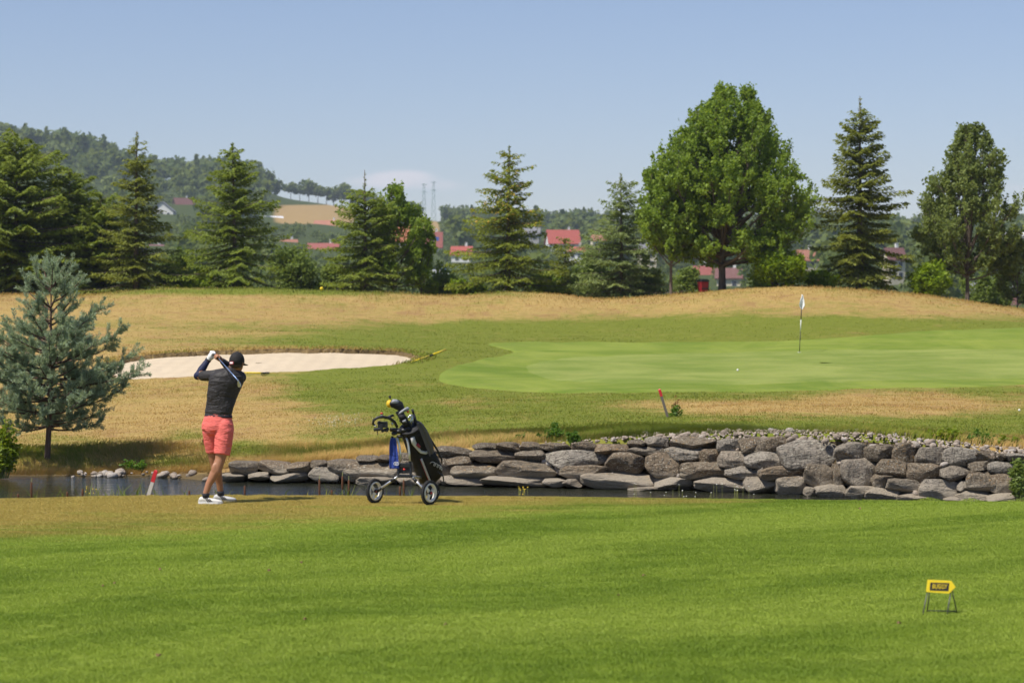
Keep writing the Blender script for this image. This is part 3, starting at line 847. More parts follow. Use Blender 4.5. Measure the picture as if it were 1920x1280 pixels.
def bush_parts(W, Dp, H, seed, n_leaf, leaf, upright=0.8, stems=14):
    r = np.random.default_rng(seed); mb = MB(); tips = []
    for i in range(stems):
        a = r.uniform(0, 6.28); q = math.sqrt(r.random()); hx = math.cos(a) * q; hy = math.sin(a) * q
        b = np.array([hx * W * 0.22, hy * Dp * 0.22, -0.03]); h = H * (1.0 - 0.45 * q * q) * r.uniform(0.7, 1.05)
        e = np.array([hx * W * 0.5, hy * Dp * 0.5, h]); mid = (b + e) / 2 + np.array([hx * W * 0.06, hy * Dp * 0.06, 0.0])
        mb.tube([b, mid, e], [0.012 * H + 0.003, 0.008 * H + 0.002, 0.003], 4, False)
        for j in range(6):
            t = r.uniform(0.25, 1); p = b + (e - b) * t; tip = p + (rand_dirs(r, 1)[0] * np.array([W, Dp, H]) * 0.16 + np.array([0, 0, 0.07 * H * upright]))
            tip[2] = max(tip[2], 0.02); tips.append((p, tip))
    w = r.integers(0, len(tips), n_leaf); B = np.array([t[0] for t in tips])[w]; E = np.array([t[1] for t in tips])[w]
    s = 0.055 * (W + H) / 2
    c = B + (E - B) * r.beta(2, 1, n_leaf)[:, None] + r.normal(size=(n_leaf, 3)) * s; c[:, 2] = np.maximum(c[:, 2], 0.01)
    u = rand_dirs(r, n_leaf); u[:, 2] = np.abs(u[:, 2]) * 0.6; u /= np.linalg.norm(u, axis=1)[:, None]
    ln = leaf * (0.6 + 0.8 * r.random(n_leaf))
    return mb, (c, u * ln[:, None], perp(r, u) * (ln * 0.5)[:, None], 0.1 + 0.45 * r.random(n_leaf) + 0.4 * r.random(len(tips))[w])

def on_bank(px, D):
    x = px2x(px, D); return Vector((x, D, bz(x, D)))

# ---------------------------------------------------------------- trees along the top of the course
SPRUCES = [  # px of trunk, D, top row, half width px, seed, material, kwargs, name, label
    (30, 121, 250, 150, 11, 'spruce', dict(dens=1.25, p=0.55, droop=0.2, leaf=0.11, bare=0.02, irregular=0.36, base=0.0), 'spruce_tree', 'broad dark spruce at the far left behind the dry mound'),
    (-75, 124, 285, 130, 12, 'spruce', dict(dens=1.1, p=0.6, leaf=0.10, bare=0.03, base=0.02), 'spruce_tree', 'spruce cut off by the left edge of the picture'),
    (128, 123, 322, 125, 13, 'spruce', dict(dens=1.25, p=0.55, leaf=0.105, bare=0.03, base=0.02), 'spruce_tree', 'low dense spruce filling the gap beside the broad left spruce'),
    (190, 122, 366, 100, 18, 'spruce', dict(dens=1.2, p=0.55, leaf=0.10, bare=0.03, base=0.02), 'spruce_tree', 'short rounded spruce just left of the tall narrow spruce'),
    (255, 120, 246, 78, 14, 'spruce_olive', dict(dens=1.2, p=0.85, leaf=0.085, bare=0.07, base=0.02, irregular=0.32), 'spruce_tree', 'tall narrow spruce with thin spire left of the white gabled house'),
    (440, 120, 268, 118, 15, 'spruce', dict(dens=1.2, p=0.85, leaf=0.09, bare=0.04, base=0.02, irregular=0.32), 'spruce_tree', 'full pyramid shaped spruce right of the white gabled house'),
    (685, 121, 318, 88, 16, 'spruce', dict(dens=1.1, p=0.62, leaf=0.085, bare=0.17, base=0.02, irregular=0.18), 'spruce_tree', 'squat spruce with a long bare leader near the middle'),
    (952, 120, 272, 108, 17, 'spruce_cone', dict(dens=1.1, p=0.80, leaf=0.085, bare=0.07, base=0.02, irregular=0.30, cone=0.10, gap=0.08), 'spruce_tree', 'open spruce hung with yellow brown cones above the middle mound'),
    (1060, 124, 448, 52, 19, 'spruce_olive', dict(dens=1.0, p=0.7, leaf=0.08, bare=0.05, base=0.02), 'spruce_tree', 'small dark spruce below the large red roof'),
    (1165, 120, 325, 92, 20, 'spruce_grey', dict(dens=1.05, p=0.72, leaf=0.085, bare=0.06, base=0.02, irregular=0.34, gap=0.10), 'spruce_tree', 'loose grey green spruce left of the big leafy tree'),
    (1612, 116, 180, 92, 21, 'spruce_olive', dict(dens=1.45, p=0.80, leaf=0.090, bare=0.08, base=0.10, irregular=0.28, gap=0.06, droop=0.32, whorl=0.22, lift=0.5), 'spruce_tree', 'tall airy spruce with bare trunk foot right of the flag'),
]
for (px, D, top, hw, sd, mat, kw, nm, lab) in SPRUCES:
    b = on_bank(px, D); H_ = py2z(top, D) - b.z; R_ = hw * D / F
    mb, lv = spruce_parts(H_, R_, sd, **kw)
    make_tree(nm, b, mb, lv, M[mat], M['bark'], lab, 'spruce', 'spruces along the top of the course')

# big leafy tree and its neighbours
def broad(px, D, top, seed, mat, label, env_px, trunk_h, trunk_r, name='leafy_tree', **kw):
    b = on_bank(px, D); H_ = py2z(top, D) - b.z; k = D / F
    base_row = Y0 + (EYE - b.z) * F / D
    env = [((base_row - row) * k / H_, l * k, r_ * k) for (row, l, r_) in env_px]
    mb, lv = broad_parts(H_, env, seed, trunk_h, trunk_r, **kw)
    return make_tree(name, b, mb, lv, M[mat], M['bark'], label, 'tree', 'leafy trees along the top of the course')
broad(1354, 115, 168, 31, 'oak_leaf', 'biggest leafy tree with wide crown and branching limbs beside the red bin',
      [(488, 70, 110), (460, 125, 165), (420, 140, 180), (360, 135, 182), (325, 120, 168), (290, 100, 140), (250, 84, 100), (222, 74, 84), (205, 40, 72), (185, 4, 48), (168, -18, 36)], 1.35, 0.20,
      n_limb=82, n_leaf=98000, leaf=0.080, clump=0.21, twigs=13, hollow=0.34, upright=0.75, vary=0.68)
broad(1258, 114, 290, 32, 'oak_leaf', 'slim leafy tree at the left shoulder of the biggest tree',
      [(482, 38, 35), (450, 52, 50), (400, 58, 55), (350, 48, 50), (315, 36, 42), (290, 8, 14)], 1.2, 0.085, n_limb=30, n_leaf=20000, leaf=0.08, clump=0.22, upright=0.8)
broad(1814, 117, 243, 33, 'oak2_leaf', 'dark oak with open crown and bare trunk near the right edge',
      [(508, 40, 60), (480, 80, 95), (440, 98, 105), (400, 92, 100), (370, 72, 90), (340, 78, 60), (310, 30, 78), (280, 26, 60), (243, 8, 16)], 1.15, 0.12,
      n_limb=56, n_leaf=34000, leaf=0.08, clump=0.21, twigs=9, hollow=0.42, fork=0.35)
broad(1908, 117.5, 430, 34, 'oak2_leaf', 'small dark leafy tree cut by the right edge',
      [(566, 20, 20), (530, 34, 34), (490, 36, 40), (455, 24, 30), (430, 6, 6)], 0.4, 0.05, n_limb=16, n_leaf=5000, leaf=0.085, clump=0.2)
broad(738, 122, 352, 35, 'oak_leaf', 'young leafy tree with upright shoots beside the squat spruce',
      [(540, 40, 55), (500, 50, 80), (455, 40, 68), (420, 34, 55), (390, 26, 36), (352, 10, 8)], 0.9, 0.07, n_limb=22, n_leaf=10000, leaf=0.085, clump=0.2, upright=0.9)
broad(790, 123, 392, 36, 'oak_leaf', 'thin young tree with spiky shoots in front of the orange roof',
      [(548, 28, 30), (500, 30, 32), (450, 20, 22), (392, 5, 5)], 0.7, 0.045, n_limb=13, n_leaf=4200, leaf=0.08, clump=0.16, upright=1.1)

# shrubs and low growth behind the crest
SHRUBS = [  # px, D, top row, width px, material, label
    (1462, 113.2, 466, 150, 'shrub', 'bright yellow green shrub under the right side of the biggest tree'),
    (1535, 114, 508, 60, 'shrub', 'low bright shrub at the foot of the airy spruce'),
    (1752, 115.5, 488, 95, 'shrub', 'bright green shrub left of the dark oak trunk'),
    (1850, 122, 508, 80, 'shrub_dark', 'dull green shrub right of the dark oak trunk'),
    (330, 123, 470, 90, 'shrub_dark', 'pale green shrub between the tall narrow spruce and the pyramid spruce'),
    (375, 121, 500, 60, 'shrub', 'light shrub at the left foot of the pyramid spruce'),
    (560, 124, 455, 100, 'shrub_dark', 'grey green shrub right of the pyramid spruce'),
    (625, 125, 490, 70, 'shrub_dark', 'low shrub left of the squat spruce'),
    (835, 124, 500, 85, 'shrub_dark', 'low shrub under the blue van'),
    (880, 122, 520, 60, 'shrub', 'light low shrub left of the cone hung spruce'),
    (1025, 123, 505, 60, 'shrub', 'light shrub right of the cone hung spruce'),
    (1110, 122, 470, 85, 'shrub_dark', 'dull shrub left of the loose grey spruce'),
    (1215, 122, 490, 70, 'shrub_dark', 'dull shrub right of the loose grey spruce'),
    (1290, 124, 495, 60, 'shrub_dark', 'dull shrub behind the red bin'),
]
for i, (px, D, top, w, mat, lab) in enumerate(SHRUBS):
    b = on_bank(px, D); H_ = py2z(top, D) - b.z; W = w * D / F
    mb, lv = bush_parts(W, W * 0.8, H_, 60 + i, int(2600 + 2200 * W), 0.09)
    make_tree('shrub', b, mb, lv, M[mat], M['bark'], lab, 'shrub', 'shrubs behind the crest', 'stems', 'foliage')

# ---------------------------------------------------------------- young blue green pine by the water
def pine_parts(H, seed):
    r = np.random.default_rng(seed); mb = MB(); shoots = []
    mb.tube([(0.02 * math.sin(z * 1.3) + 0.03 * z, 0.0, z) for z in np.linspace(-0.3, H * 0.93, 14)], [0.062 * (1 - 0.88 * i / 13.0) for i in range(14)], 9)
    def ax(z): return np.array([0.02 * math.sin(z * 1.3) + 0.03 * z, 0, z])
    LV = [(0.20, 0.95, 10, -0.16), (0.245, 1.20, 11, -0.10), (0.30, 1.38, 12, -0.05), (0.36, 1.40, 12, 0.0), (0.42, 1.30, 11, 0.03), (0.48, 1.20, 11, 0.08), (0.54, 1.08, 10, 0.12), (0.60, 0.92, 8, 0.20), (0.68, 0.52, 5, 0.30), (0.76, 0.50, 6, 0.50), (0.84, 0.30, 6, 0.9)]
    for (f, L, nb, up) in LV:
        a0 = r.uniform(0, 6.28)
        for b in range(nb):
            a = a0 + b * 6.283 / nb + r.normal() * 0.2; l = L * r.uniform(0.55, 1.25)
            p0 = ax(f * H + r.normal() * 0.05); d = np.array([math.cos(a), math.sin(a), up + r.normal() * 0.08])
            q = np.linspace(0, 1, 6); bend = np.array([0, 0, 0.28 * l])
            pts = [p0 + d * l * t + bend * t * t for t in q]
            mb.tube(pts, [0.018 * (1 - 0.8 * t) + 0.003 for t in q], 5, False)
            ns = max(6, int(l * 15))
            for j in range(ns):
                t = r.uniform(0.28, 1.0) if j > 1 else 1.0
                b0 = p0 + d * l * t + bend * t * t
                sd = d / np.linalg.norm(d) * 0.55 + rand_dirs(r, 1)[0] * 0.55 + np.array([0, 0, 0.5])
                sd /= np.linalg.norm(sd); sl = r.uniform(0.14, 0.30) * (1.25 if t == 1.0 else 1)
                shoots.append((b0, b0 + sd * sl)); mb.tube([b0, b0 + sd * sl], [0.005, 0.003], 3, False)
    for k in range(5):
        a = k * 1.26; b0 = ax(H * 0.91); sd = np.array([math.cos(a) * 0.35, math.sin(a) * 0.35, 1]); sd /= np.linalg.norm(sd)
        shoots.append((b0, b0 + sd * 0.40))
    shoots.append((ax(H * 0.90), ax(H) ))
    C, U, Vv, T = [], [], [], []
    for (b0, e0) in shoots:
        n = int(58 + 120 * np.linalg.norm(e0 - b0)); ax_ = e0 - b0; ln = np.linalg.norm(ax_); axn = ax_ / ln
        s = r.random(n) ** 0.85; d = np.cross(axn, rand_dirs(r, n)); d /= np.linalg.norm(d, axis=1)[:, None] + 1e-9
        u = d * 0.8 + axn * 0.75; u /= np.linalg.norm(u, axis=1)[:, None]
        nl = 0.036 * (0.8 + 0.4 * r.random(n))
        c = b0 + ax_ * s[:, None] + u * nl[:, None]
        C.append(c); U.append(u * nl[:, None]); Vv.append(perp(r, u) * 0.0060); T.append(0.1 + 0.5 * r.random(n) + 0.35 * r.random())
    return mb, (np.concatenate(C), np.concatenate(U), np.concatenate(Vv), np.concatenate(T))
pb = P(88, 866, 44.6); pb.z = bz(pb.x, pb.y)
mb, lv = pine_parts(py2z(488, 44.6) - pb.z, 5)
make_tree('pine_tree', pb, mb, lv, M['pine'], M['pine_bark'], 'young blue green pine on the bank at the left', 'pine')

# ---------------------------------------------------------------- far woods as one mass, with a few trees that stand alone
def far_tree(seed, conifer):
    r = np.random.default_rng(seed); n = 420
    if conifer:
        z = r.random(n) ** 1.3; a = r.uniform(0, 6.28, n); q = (1 - z) ** 0.9 * 0.24 * (0.75 + 0.45 * r.random(n))
        c = np.stack([np.cos(a) * q, np.sin(a) * q, 0.05 + z * 0.95], 1); l = 0.045
    else:
        nb = 17; bc_ = rand_dirs(r, nb) * np.array([0.27, 0.27, 0.30]) * (r.random((nb, 1)) ** 0.4) + np.array([0, 0, 0.58]); br = 0.10 + 0.08 * r.random(nb)
        w = r.integers(0, nb, n); d = rand_dirs(r, n); c = bc_[w] + d * br[w][:, None] * (0.6 + 0.5 * r.random((n, 1))); c[:, 2] = np.maximum(c[:, 2], 0.12); l = 0.05
    u = rand_dirs(r, n); ln = l * (0.7 + 0.7 * r.random(n))
    # trunk as thin diamonds
    return c, u * ln[:, None], perp(r, u) * (ln * 0.75)[:, None], 0.1 + 0.6 * r.random(n)
FT = [far_tree(100 + i, False) for i in range(6)] + [far_tree(120 + i, True) for i in range(3)]
CLEAR = [  # sight lines kept open to houses and fields: px0, px1, row0, row1, nearer than D
    (284, 328, 378, 415, 1105), (324, 364, 370, 400, 1205), (490, 530, 404, 418, 1150), (522, 557, 449, 470, 900), (575, 642, 456, 472, 860), (588, 642, 413, 430, 1100),
    (734, 830, 425, 464, 950), (846, 888, 460, 500, 800), (808, 846, 500, 522, 640), (968, 1014, 426, 442, 1000), (1024, 1090, 430, 458, 950), (1066, 1098, 462, 490, 800), (1108, 1136, 438, 462, 900),
    (1196, 1230, 456, 500, 760), (1296, 1334, 500, 530, 700), (1338, 1388, 500, 542, 600), (1655, 1692, 462, 552, 620), (1868, 1905, 550, 580, 420), (1880, 1960, 434, 452, 980), (1495, 1530, 470, 510, 700), (1818, 1862, 530, 556, 480),
    (532, 668, 384, 414, 1700), (770, 822, 418, 432, 1700), (282, 306, 458, 478, 800)]
def blocked(px, w, row0, row1, D):
    for (a, b, r0, r1, dm) in CLEAR:
        if D < dm and px + w > a and px - w < b and row0 < r1 and row1 > r0: return True
    return False
wr = np.random.default_rng(3); C, U, Vv, T = [], [], [], []; count = 0
for it in range(9000):
    px = wr.uniform(-330, 2250); q = wr.random()
    D = 300 * (1640 / 300) ** (q ** 0.85)
    if it < 1100: D = wr.uniform(1440, 1640)
    ridge_gap = 525 < px < 705
    if D > 1050 and hill_dry(np.array([px]), np.array([D]))[0] > 0.1: continue
    if ridge_gap and D > 1330: continue
    z = hz(px, D); con = wr.random() < (0.10 if px > 200 else 0.2)
    Ht = wr.uniform(9, 17) * (0.75 if D < 600 else 1.0) * (1.15 if px < 230 and D > 1300 else 1.0)
    if px > 520 and D > 1200: Ht *= 0.75
    if ridge_gap and D > 1000: Ht *= 0.5
    row1 = Y0 + (EYE - z) * F / D; row0 = row1 - Ht * F / D; w = 0.33 * Ht * F / D
    if blocked(px, w, row0, row1, D):
        Ht *= wr.uniform(0.22, 0.4); row0 = row1 - Ht * F / D; w = 0.33 * Ht * F / D
        if blocked(px, w, row0, row1, D): continue
    c, u, v, t = FT[wr.integers(6, 9) if con else wr.integers(0, 6)]
    a = wr.uniform(0, 6.28); ca, sa = math.cos(a), math.sin(a); Rm = np.array([[ca, -sa, 0], [sa, ca, 0], [0, 0, 1]])
    sc_ = Ht * np.array([wr.uniform(0.9, 1.35)] * 2 + [1.0])
    x = px2x(px, D)
    step_ = 1 if D < 500 else (2 if D < 800 else 4)
    C.append((c[::step_] @ Rm.T) * sc_ + np.array([x, D, z - 0.3])); kk = Ht * {1: 1.0, 2: 1.35, 4: 1.8}[step_]
    U.append(u[::step_] @ Rm.T * kk); Vv.append(v[::step_] @ Rm.T * kk); T.append(t[::step_] * 0.75 + wr.uniform(-0.08, 0.30)); count += 1
    if count > 3000: break
for it in range(2600):   # hedges and garden bushes between the houses
    px = wr.uniform(250, 1950); D = wr.uniform(430, 1320); z = hz(px, D); Ht = wr.uniform(2.2, 5.0)
    if D > 1000 and hill_dry(np.array([px]), np.array([D]))[0] > 0.1: continue
    row1 = Y0 + (EYE - z) * F / D; row0 = row1 - Ht * F / D; w = 0.3 * Ht * F / D
    if blocked(px, w, row0 + 3, row1 - 3, D): continue
    c, u, v, t = FT[wr.integers(0, 6)]; x = px2x(px, D); k3 = np.array([1.5, 1.5, 1.0]) * Ht; st = slice(it % 5, None, 5)
    C.append(c[st] * k3 + np.array([x, D, z - 0.4])); U.append(u[st] * Ht * 2.0); Vv.append(v[st] * Ht * 2.0); T.append(t[st] * 0.75 + wr.uniform(-0.05, 0.35))
wood = link('far_woods', leaf_mesh('far_woods', np.concatenate(C), np.concatenate(U), np.concatenate(Vv), np.concatenate(T)), M['wood_far'])
tag(wood, 'hazy green woods and gardens covering the hillside round the village', 'woods', kind='stuff')

ROW = [(545, 383, 344), (562, 386, 352), (579, 388, 338), (596, 390, 350), (612, 392, 353), (626, 394, 356), (641, 397, 345), (656, 399, 358), (672, 402, 360), (690, 405, 366)]
far_mesh = {}
for i, (px, row, top) in enumerate(ROW):
    D = 1590.0; z = hz(px, D); Ht = (row - top) * D / F * 1.05
    if i % 3 not in far_mesh:
        c, u, v, t = FT[i % 3]
        c = c.copy(); c[:, 2] = 0.30 + (c[:, 2] - 0.12) * 0.80
        far_mesh[i % 3] = leaf_mesh('crown', c * np.array([1.15, 1.15, 1.0]), u * 1.3, v * 1.3, t)
    e = empty('ridge_tree', (px2x(px, D), D, z), None, 'tree', 'row of trees on the ridge above the dry field')
    e["label"] = 'small round tree in the ridge row above the dry field, number %s from the left' % ['one', 'two', 'three', 'four', 'five', 'six', 'seven', 'eight', 'nine', 'ten'][i]
    o = link('crown', far_mesh[i % 3], M['wood_far'], e); o.scale = (Ht, Ht, Ht)
    mb = MB(); mb.tube([(0, 0, -1), (0, 0, Ht * 0.3), (0.1, 0, Ht * 0.6)], [0.3, 0.24, 0.1], 6); mb.build('trunk', M['bark'], e, True)
# ---------------------------------------------------------------- dry stone wall
def stone_mat(name, a, b, c3, lichen=0.5):
    t = NT(name); v = t.obj(); rnd = t.objrand(); p = t.pos()
    off = t.node('ShaderNodeVectorMath', operation='ADD'); t.l.new(v, off.inputs[0])
    cx = t.node('ShaderNodeCombineXYZ'); t.l.new(t.math('MULTIPLY', rnd, 57.0), cx.inputs[0]); t.l.new(t.math('MULTIPLY', rnd, 23.0), cx.inputs[2]); t.l.new(cx.outputs[0], off.inputs[1])
    q = off.outputs[0]
    n1 = t.noise(q, 3.2, 5, 0.6); n2 = t.noise(q, 9, 4, 0.7); n3 = t.noise(t.mapv(q, (9, 9, 1.3)), 1.0, 4, 0.6); n4 = t.noise(q, 5.5, 3, 0.6)
    col = t.mix(n1, a, b)
    col = t.mix(t.step(rnd, 0.45, 1.0, 0, 0.7), col, t.mix(n1, tuple(k * 0.62 for k in a), tuple(k * 0.72 for k in b)))
    rn3 = t.math('FRACT', t.math('MULTIPLY', rnd, 3.77)); col = t.mix(t.step(rn3, 0.35, 0.95, 0, 0.75), col, t.mix(n1, (0.13, 0.088, 0.052), (0.31, 0.225, 0.14)))
    rn4 = t.math('FRACT', t.math('MULTIPLY', rnd, 12.9)); col = t.mix(t.step(rn4, 0.6, 0.95, 0, 0.55), col, t.mix(n1, (0.30, 0.275, 0.235), (0.42, 0.385, 0.33)))
    col = t.mix(t.step(n3, 0.48, 0.66, 0, 0.7), col, (0.060, 0.050, 0.040))
    col = t.mix(t.step(n1, 0.30, 0.46, 0.6, 0.0), col, (0.05, 0.042, 0.034))
    col = t.mix(t.math('MULTIPLY', t.step(n2, 0.56, 0.63), t.step(t.math('ADD', n4, t.math('MULTIPLY', rnd, 0.25)), 0.42, 0.62, 0, lichen)), col, (0.50, 0.47, 0.38))
    rn2 = t.math('FRACT', t.math('MULTIPLY', rnd, 7.31))
    col = t.mix(t.math('MULTIPLY', t.step(n4, 0.60, 0.70), t.step(rn2, 0.62, 0.8, 0, 0.8)), col, (0.42, 0.22, 0.05))
    s = t.node('ShaderNodeSeparateXYZ'); t.l.new(p, s.inputs[0])
    wl_ = t.math('ADD', s.outputs['Z'], t.math('MULTIPLY', t.math('SUBTRACT', n1, 0.5), 0.12))
    col = t.mix(t.step(wl_, -0.50, -0.38, 0.75, 0.0), col, c3)
    h = t.math('ADD', t.math('MULTIPLY', n1, 1.0), t.math('MULTIPLY', n2, 0.35)); h = t.math('ADD', h, t.math('MULTIPLY', n3, 0.4))
    return t.done(t.bsdf(col, 0.9, spec=0.25, normal=t.bump(h, 1.0, 0.06)))
M['stone'] = stone_mat('wall_stone', (0.100, 0.078, 0.054), (0.258, 0.208, 0.148), (0.36, 0.31, 0.24), 0.8)
tp = NT('pebble_stone'); M['pebble'] = tp.done(tp.bsdf(tp.mix(tp.noise(tp.obj(), 3, 3), tp.ramp(tp.objrand(), [(0.0, (0.20, 0.16, 0.12)), (0.4, (0.42, 0.33, 0.25)), (0.7, (0.52, 0.44, 0.36)), (1.0, (0.62, 0.58, 0.54))]), (0.30, 0.25, 0.20)), 0.9, normal=tp.bump(tp.noise(tp.obj(), 6, 4), 0.5, 0.2)))

def rock_mesh(name, seed, sub=4, n=4.0, cuts=7, bumpy=0.05, lo=0.74, angular=False):
    r = random.Random(seed); bm = bmesh.new(); bmesh.ops.create_icosphere(bm, subdivisions=sub, radius=1.0)
    planes = []
    for i in range(cuts):
        d = Vector((r.gauss(0, 1), r.gauss(0, 0.8), r.gauss(0, 1))).normalized(); planes.append((d, r.uniform(lo, 0.98)))
    if angular:                      # broken faces: cuts across the outline and a few shallow ones on the front
        planes = []
        for i in range(5):
            a = i * 1.2566 + r.uniform(-0.5, 0.5); planes.append((Vector((math.cos(a), r.uniform(-0.15, 0.15), math.sin(a))).normalized(), r.uniform(0.88, 1.12)))
        for i in range(4): planes.append((Vector((r.gauss(0, 0.35), -1, r.gauss(0, 0.45))).normalized(), r.uniform(0.72, 0.92)))
    o1 = Vector((r.uniform(-50, 50), r.uniform(-50, 50), r.uniform(-50, 50)))
    from mathutils import noise as mn
    for v in bm.verts:
        d = v.co.normalized(); k = (abs(d.x)**n + abs(d.y)**n + abs(d.z)**n) ** (-1.0 / n); p = d * k
        for (m, o) in planes:
            e = p.dot(m) - o
            if e > 0: p = p - m * e * 0.9
        p = p * (1 + bumpy * (mn.noise(d * 1.4 + o1)) + bumpy * 0.5 * mn.noise(d * 4 + o1) + bumpy * 0.25 * mn.noise(d * 9 + o1))
        v.co = p
    xs_ = [v.co.x for v in bm.verts]; zs_ = [v.co.z for v in bm.verts]
    for v in bm.verts:
        v.co.x = (v.co.x - min(xs_)) / (max(xs_) - min(xs_)) * 2 - 1; v.co.z = (v.co.z - min(zs_)) / (max(zs_) - min(zs_)) * 2 - 1
    me = bpy.data.meshes.new(name); bm.to_mesh(me); bm.free()
    me.polygons.foreach_set('use_smooth', np.ones(len(me.polygons), dtype=bool))
    return me

B1 = [(50,410,195,452),(105,340,270,412),(275,335,455,402),(455,340,590,405),(215,400,345,447),(345,405,560,452),(590,330,695,385),(690,325,865,400),(580,370,755,452),(750,335,1110,458),(865,305,990,345),(990,300,1060,340),
      (870,425,1100,472),(1335,250,1545,310),(1345,310,1430,410),(1400,305,1560,375),(1560,225,1700,270),(1550,270,1820,340),(1430,345,1700,440),(1700,335,2080,440),(1370,420,1450,472),(1410,435,1620,475),(1620,430,2030,478),
      (1095,330,1230,402),(1225,300,1340,380),(1100,400,1250,474),(1240,385,1370,474),(1060,290,1235,332)]
B2 = [(-73,265,95,325),(100,265,250,322),(255,270,460,330),(470,260,640,322),(640,280,870,350),(875,250,1000,295),(1000,228,1155,298),(1190,225,1515,310),(1515,245,1670,330),(1670,235,1885,335),
      (62,320,275,405),(290,322,710,440),(715,340,1005,488),(870,298,1130,355),(1010,345,1255,510),(1140,292,1390,390),(1368,315,1525,415),(1525,332,1770,438),(1765,340,1815,435),
      (385,432,755,528),(1258,408,1570,520),(1575,435,1825,528),
      (258,525,415,582),(415,528,548,584),(550,490,1065,592),(1068,515,1350,602),(880,580,1205,607),(1360,522,1710,614),(1710,510,1935,625)]
B3 = [(-60,230,80,330),(65,225,250,332),(165,250,560,440),(562,268,780,412),(770,280,965,392),(965,272,1140,420),(1135,305,1325,425),(1330,305,1565,440),(1560,330,1710,405),(1705,345,1775,400),(1775,345,1960,400),
      (-90,332,190,440),(20,435,385,530),(340,430,540,585),(540,430,612,570),(600,390,855,575),(860,392,1065,525),(1070,418,1310,540),(1312,435,1520,540),(1510,400,1665,460),(1650,405,1880,490),(1515,460,1557,512),(-15,438,25,510),
      (820,500,950,590),(915,525,1170,630),(1165,535,1430,675),(1425,545,1515,615),(1505,470,1705,625),(1660,495,1805,630),(1800,490,1900,630),
      (135,515,335,640),(330,585,420,645),(418,570,640,662),(640,580,860,682),(775,590,1005,685),(995,630,1290,695),(1340,655,1500,695),(1430,615,1650,690),(1650,630,1900,695),(1885,400,2010,500),(1895,495,2010,690)]
stones = []
for (bl, ox, oy, k) in ((B1, 400, 760, 3.2), (B2, 950, 760, 3.84), (B3, 1420, 760, 3.84)):
    for (x0, y0, x1, y1) in bl: stones.append((ox + x0 / k, oy + y0 / k, ox + x1 / k, oy + y1 / k))
# the wall runs on outside the picture
rs = random.Random(4)
for row in range(4):
    x = 1935 + rs.uniform(0, 20)
    while x < 2250:
        w = rs.uniform(45, 85); top = 846 + row * 26; stones.append((x, top, x + w, top + 29)); x += w
wall = empty('stone_wall', P(1200, 905, float(shore_D(1200))), 'grey boulder retaining wall along the far side of the pond', 'wall')
wall_inv = wall.matrix_basis.inverted(); wloc = wall.location.copy()
for i, (x0, y0, x1, y1) in enumerate(stones):
    cx, cy = (x0 + x1) / 2, (y0 + y1) / 2; foot = float(Y0 + (EYE - WATER_Z) * F / shore_D(cx))
    D = float(shore_D(cx)) + 0.12 + max(0.0, (foot - cy)) * 0.0042
    c = P(cx, cy, D); sx = (x1 - x0) / 2 * D / F; sz = (y1 - y0) / 2 * D / F
    o = link('stone', rock_mesh('stone', 500 + i, 4, rs.uniform(6.0, 11.0), 6, 0.055, 0.80, True), M['stone'], wall)
    o.location = c - wloc; o.scale = (sx * 1.10, rs.uniform(0.30, 0.38), sz * 1.15); o.rotation_euler = (rs.uniform(-0.06, 0.02), rs.uniform(-0.05, 0.05), rs.uniform(-0.12, 0.12))
    if (x1 - x0) > 85 and (x0 > 1460) and (x0 < 1466): o.rotation_euler[1] = -0.10
# earth packed behind the stones
pw = np.linspace(392, 2300, 160); rowsV = []
for (f, k_) in ((0.0, 0.30), (0.80, 0.50), (1.0, 0.57)):
    d = shore_D(pw) + k_; zt_ = EYE - (wall_py(pw) - Y0) * (shore_D(pw) + 0.55) / F - 0.02
    rowsV.append(np.stack([px2x(pw, d), d, WATER_Z - 0.3 + (zt_ - WATER_Z + 0.3) * f], 1) - np.array(wloc))
link('earth_backing', np_mesh('earth_backing', np.concatenate(rowsV), grid_faces(3, len(pw)), True), M['soil'], wall)

peb = [rock_mesh('pebble', 900 + i, 2, 3.0, 5, 0.12, 0.75) for i in range(7)]
def pebble(parent, c, s, rr, base):
    o = link('pebble', peb[rr.randrange(7)], M['pebble'], parent); o.location = c - base
    o.scale = (s * rr.uniform(0.8, 1.35), s * rr.uniform(0.7, 1.1), s * rr.uniform(0.6, 0.95)); o.rotation_euler = (rr.uniform(-0.4, 0.4), rr.uniform(-0.4, 0.4), rr.uniform(0, 6.28))
for i in range(285):
    px = rs.choice([rs.uniform(1230, 1930), rs.uniform(1240, 1500), rs.uniform(1620, 1930), rs.uniform(1230, 1930), rs.uniform(930, 1250)])
    s = rs.choice([rs.uniform(0.022, 0.040), rs.uniform(0.03, 0.066)]) * (1.0 if px > 1200 else 0.7)
    dk = rs.uniform(0.30, 0.80); d = float(shore_D(px)) + dk; dz = -0.13 * max(0.0, (0.55 - dk) / 0.25) + max(0, dk - 0.55) * 0.12 - 0.01
    x = px2x(px, d); z = py2z(float(wall_py(px)), float(shore_D(px)) + 0.5) + s * 0.12 + (dz if px > 1200 else dz * 0.4)
    pebble(wall, Vector((x, d, z)), s, rs, wloc)
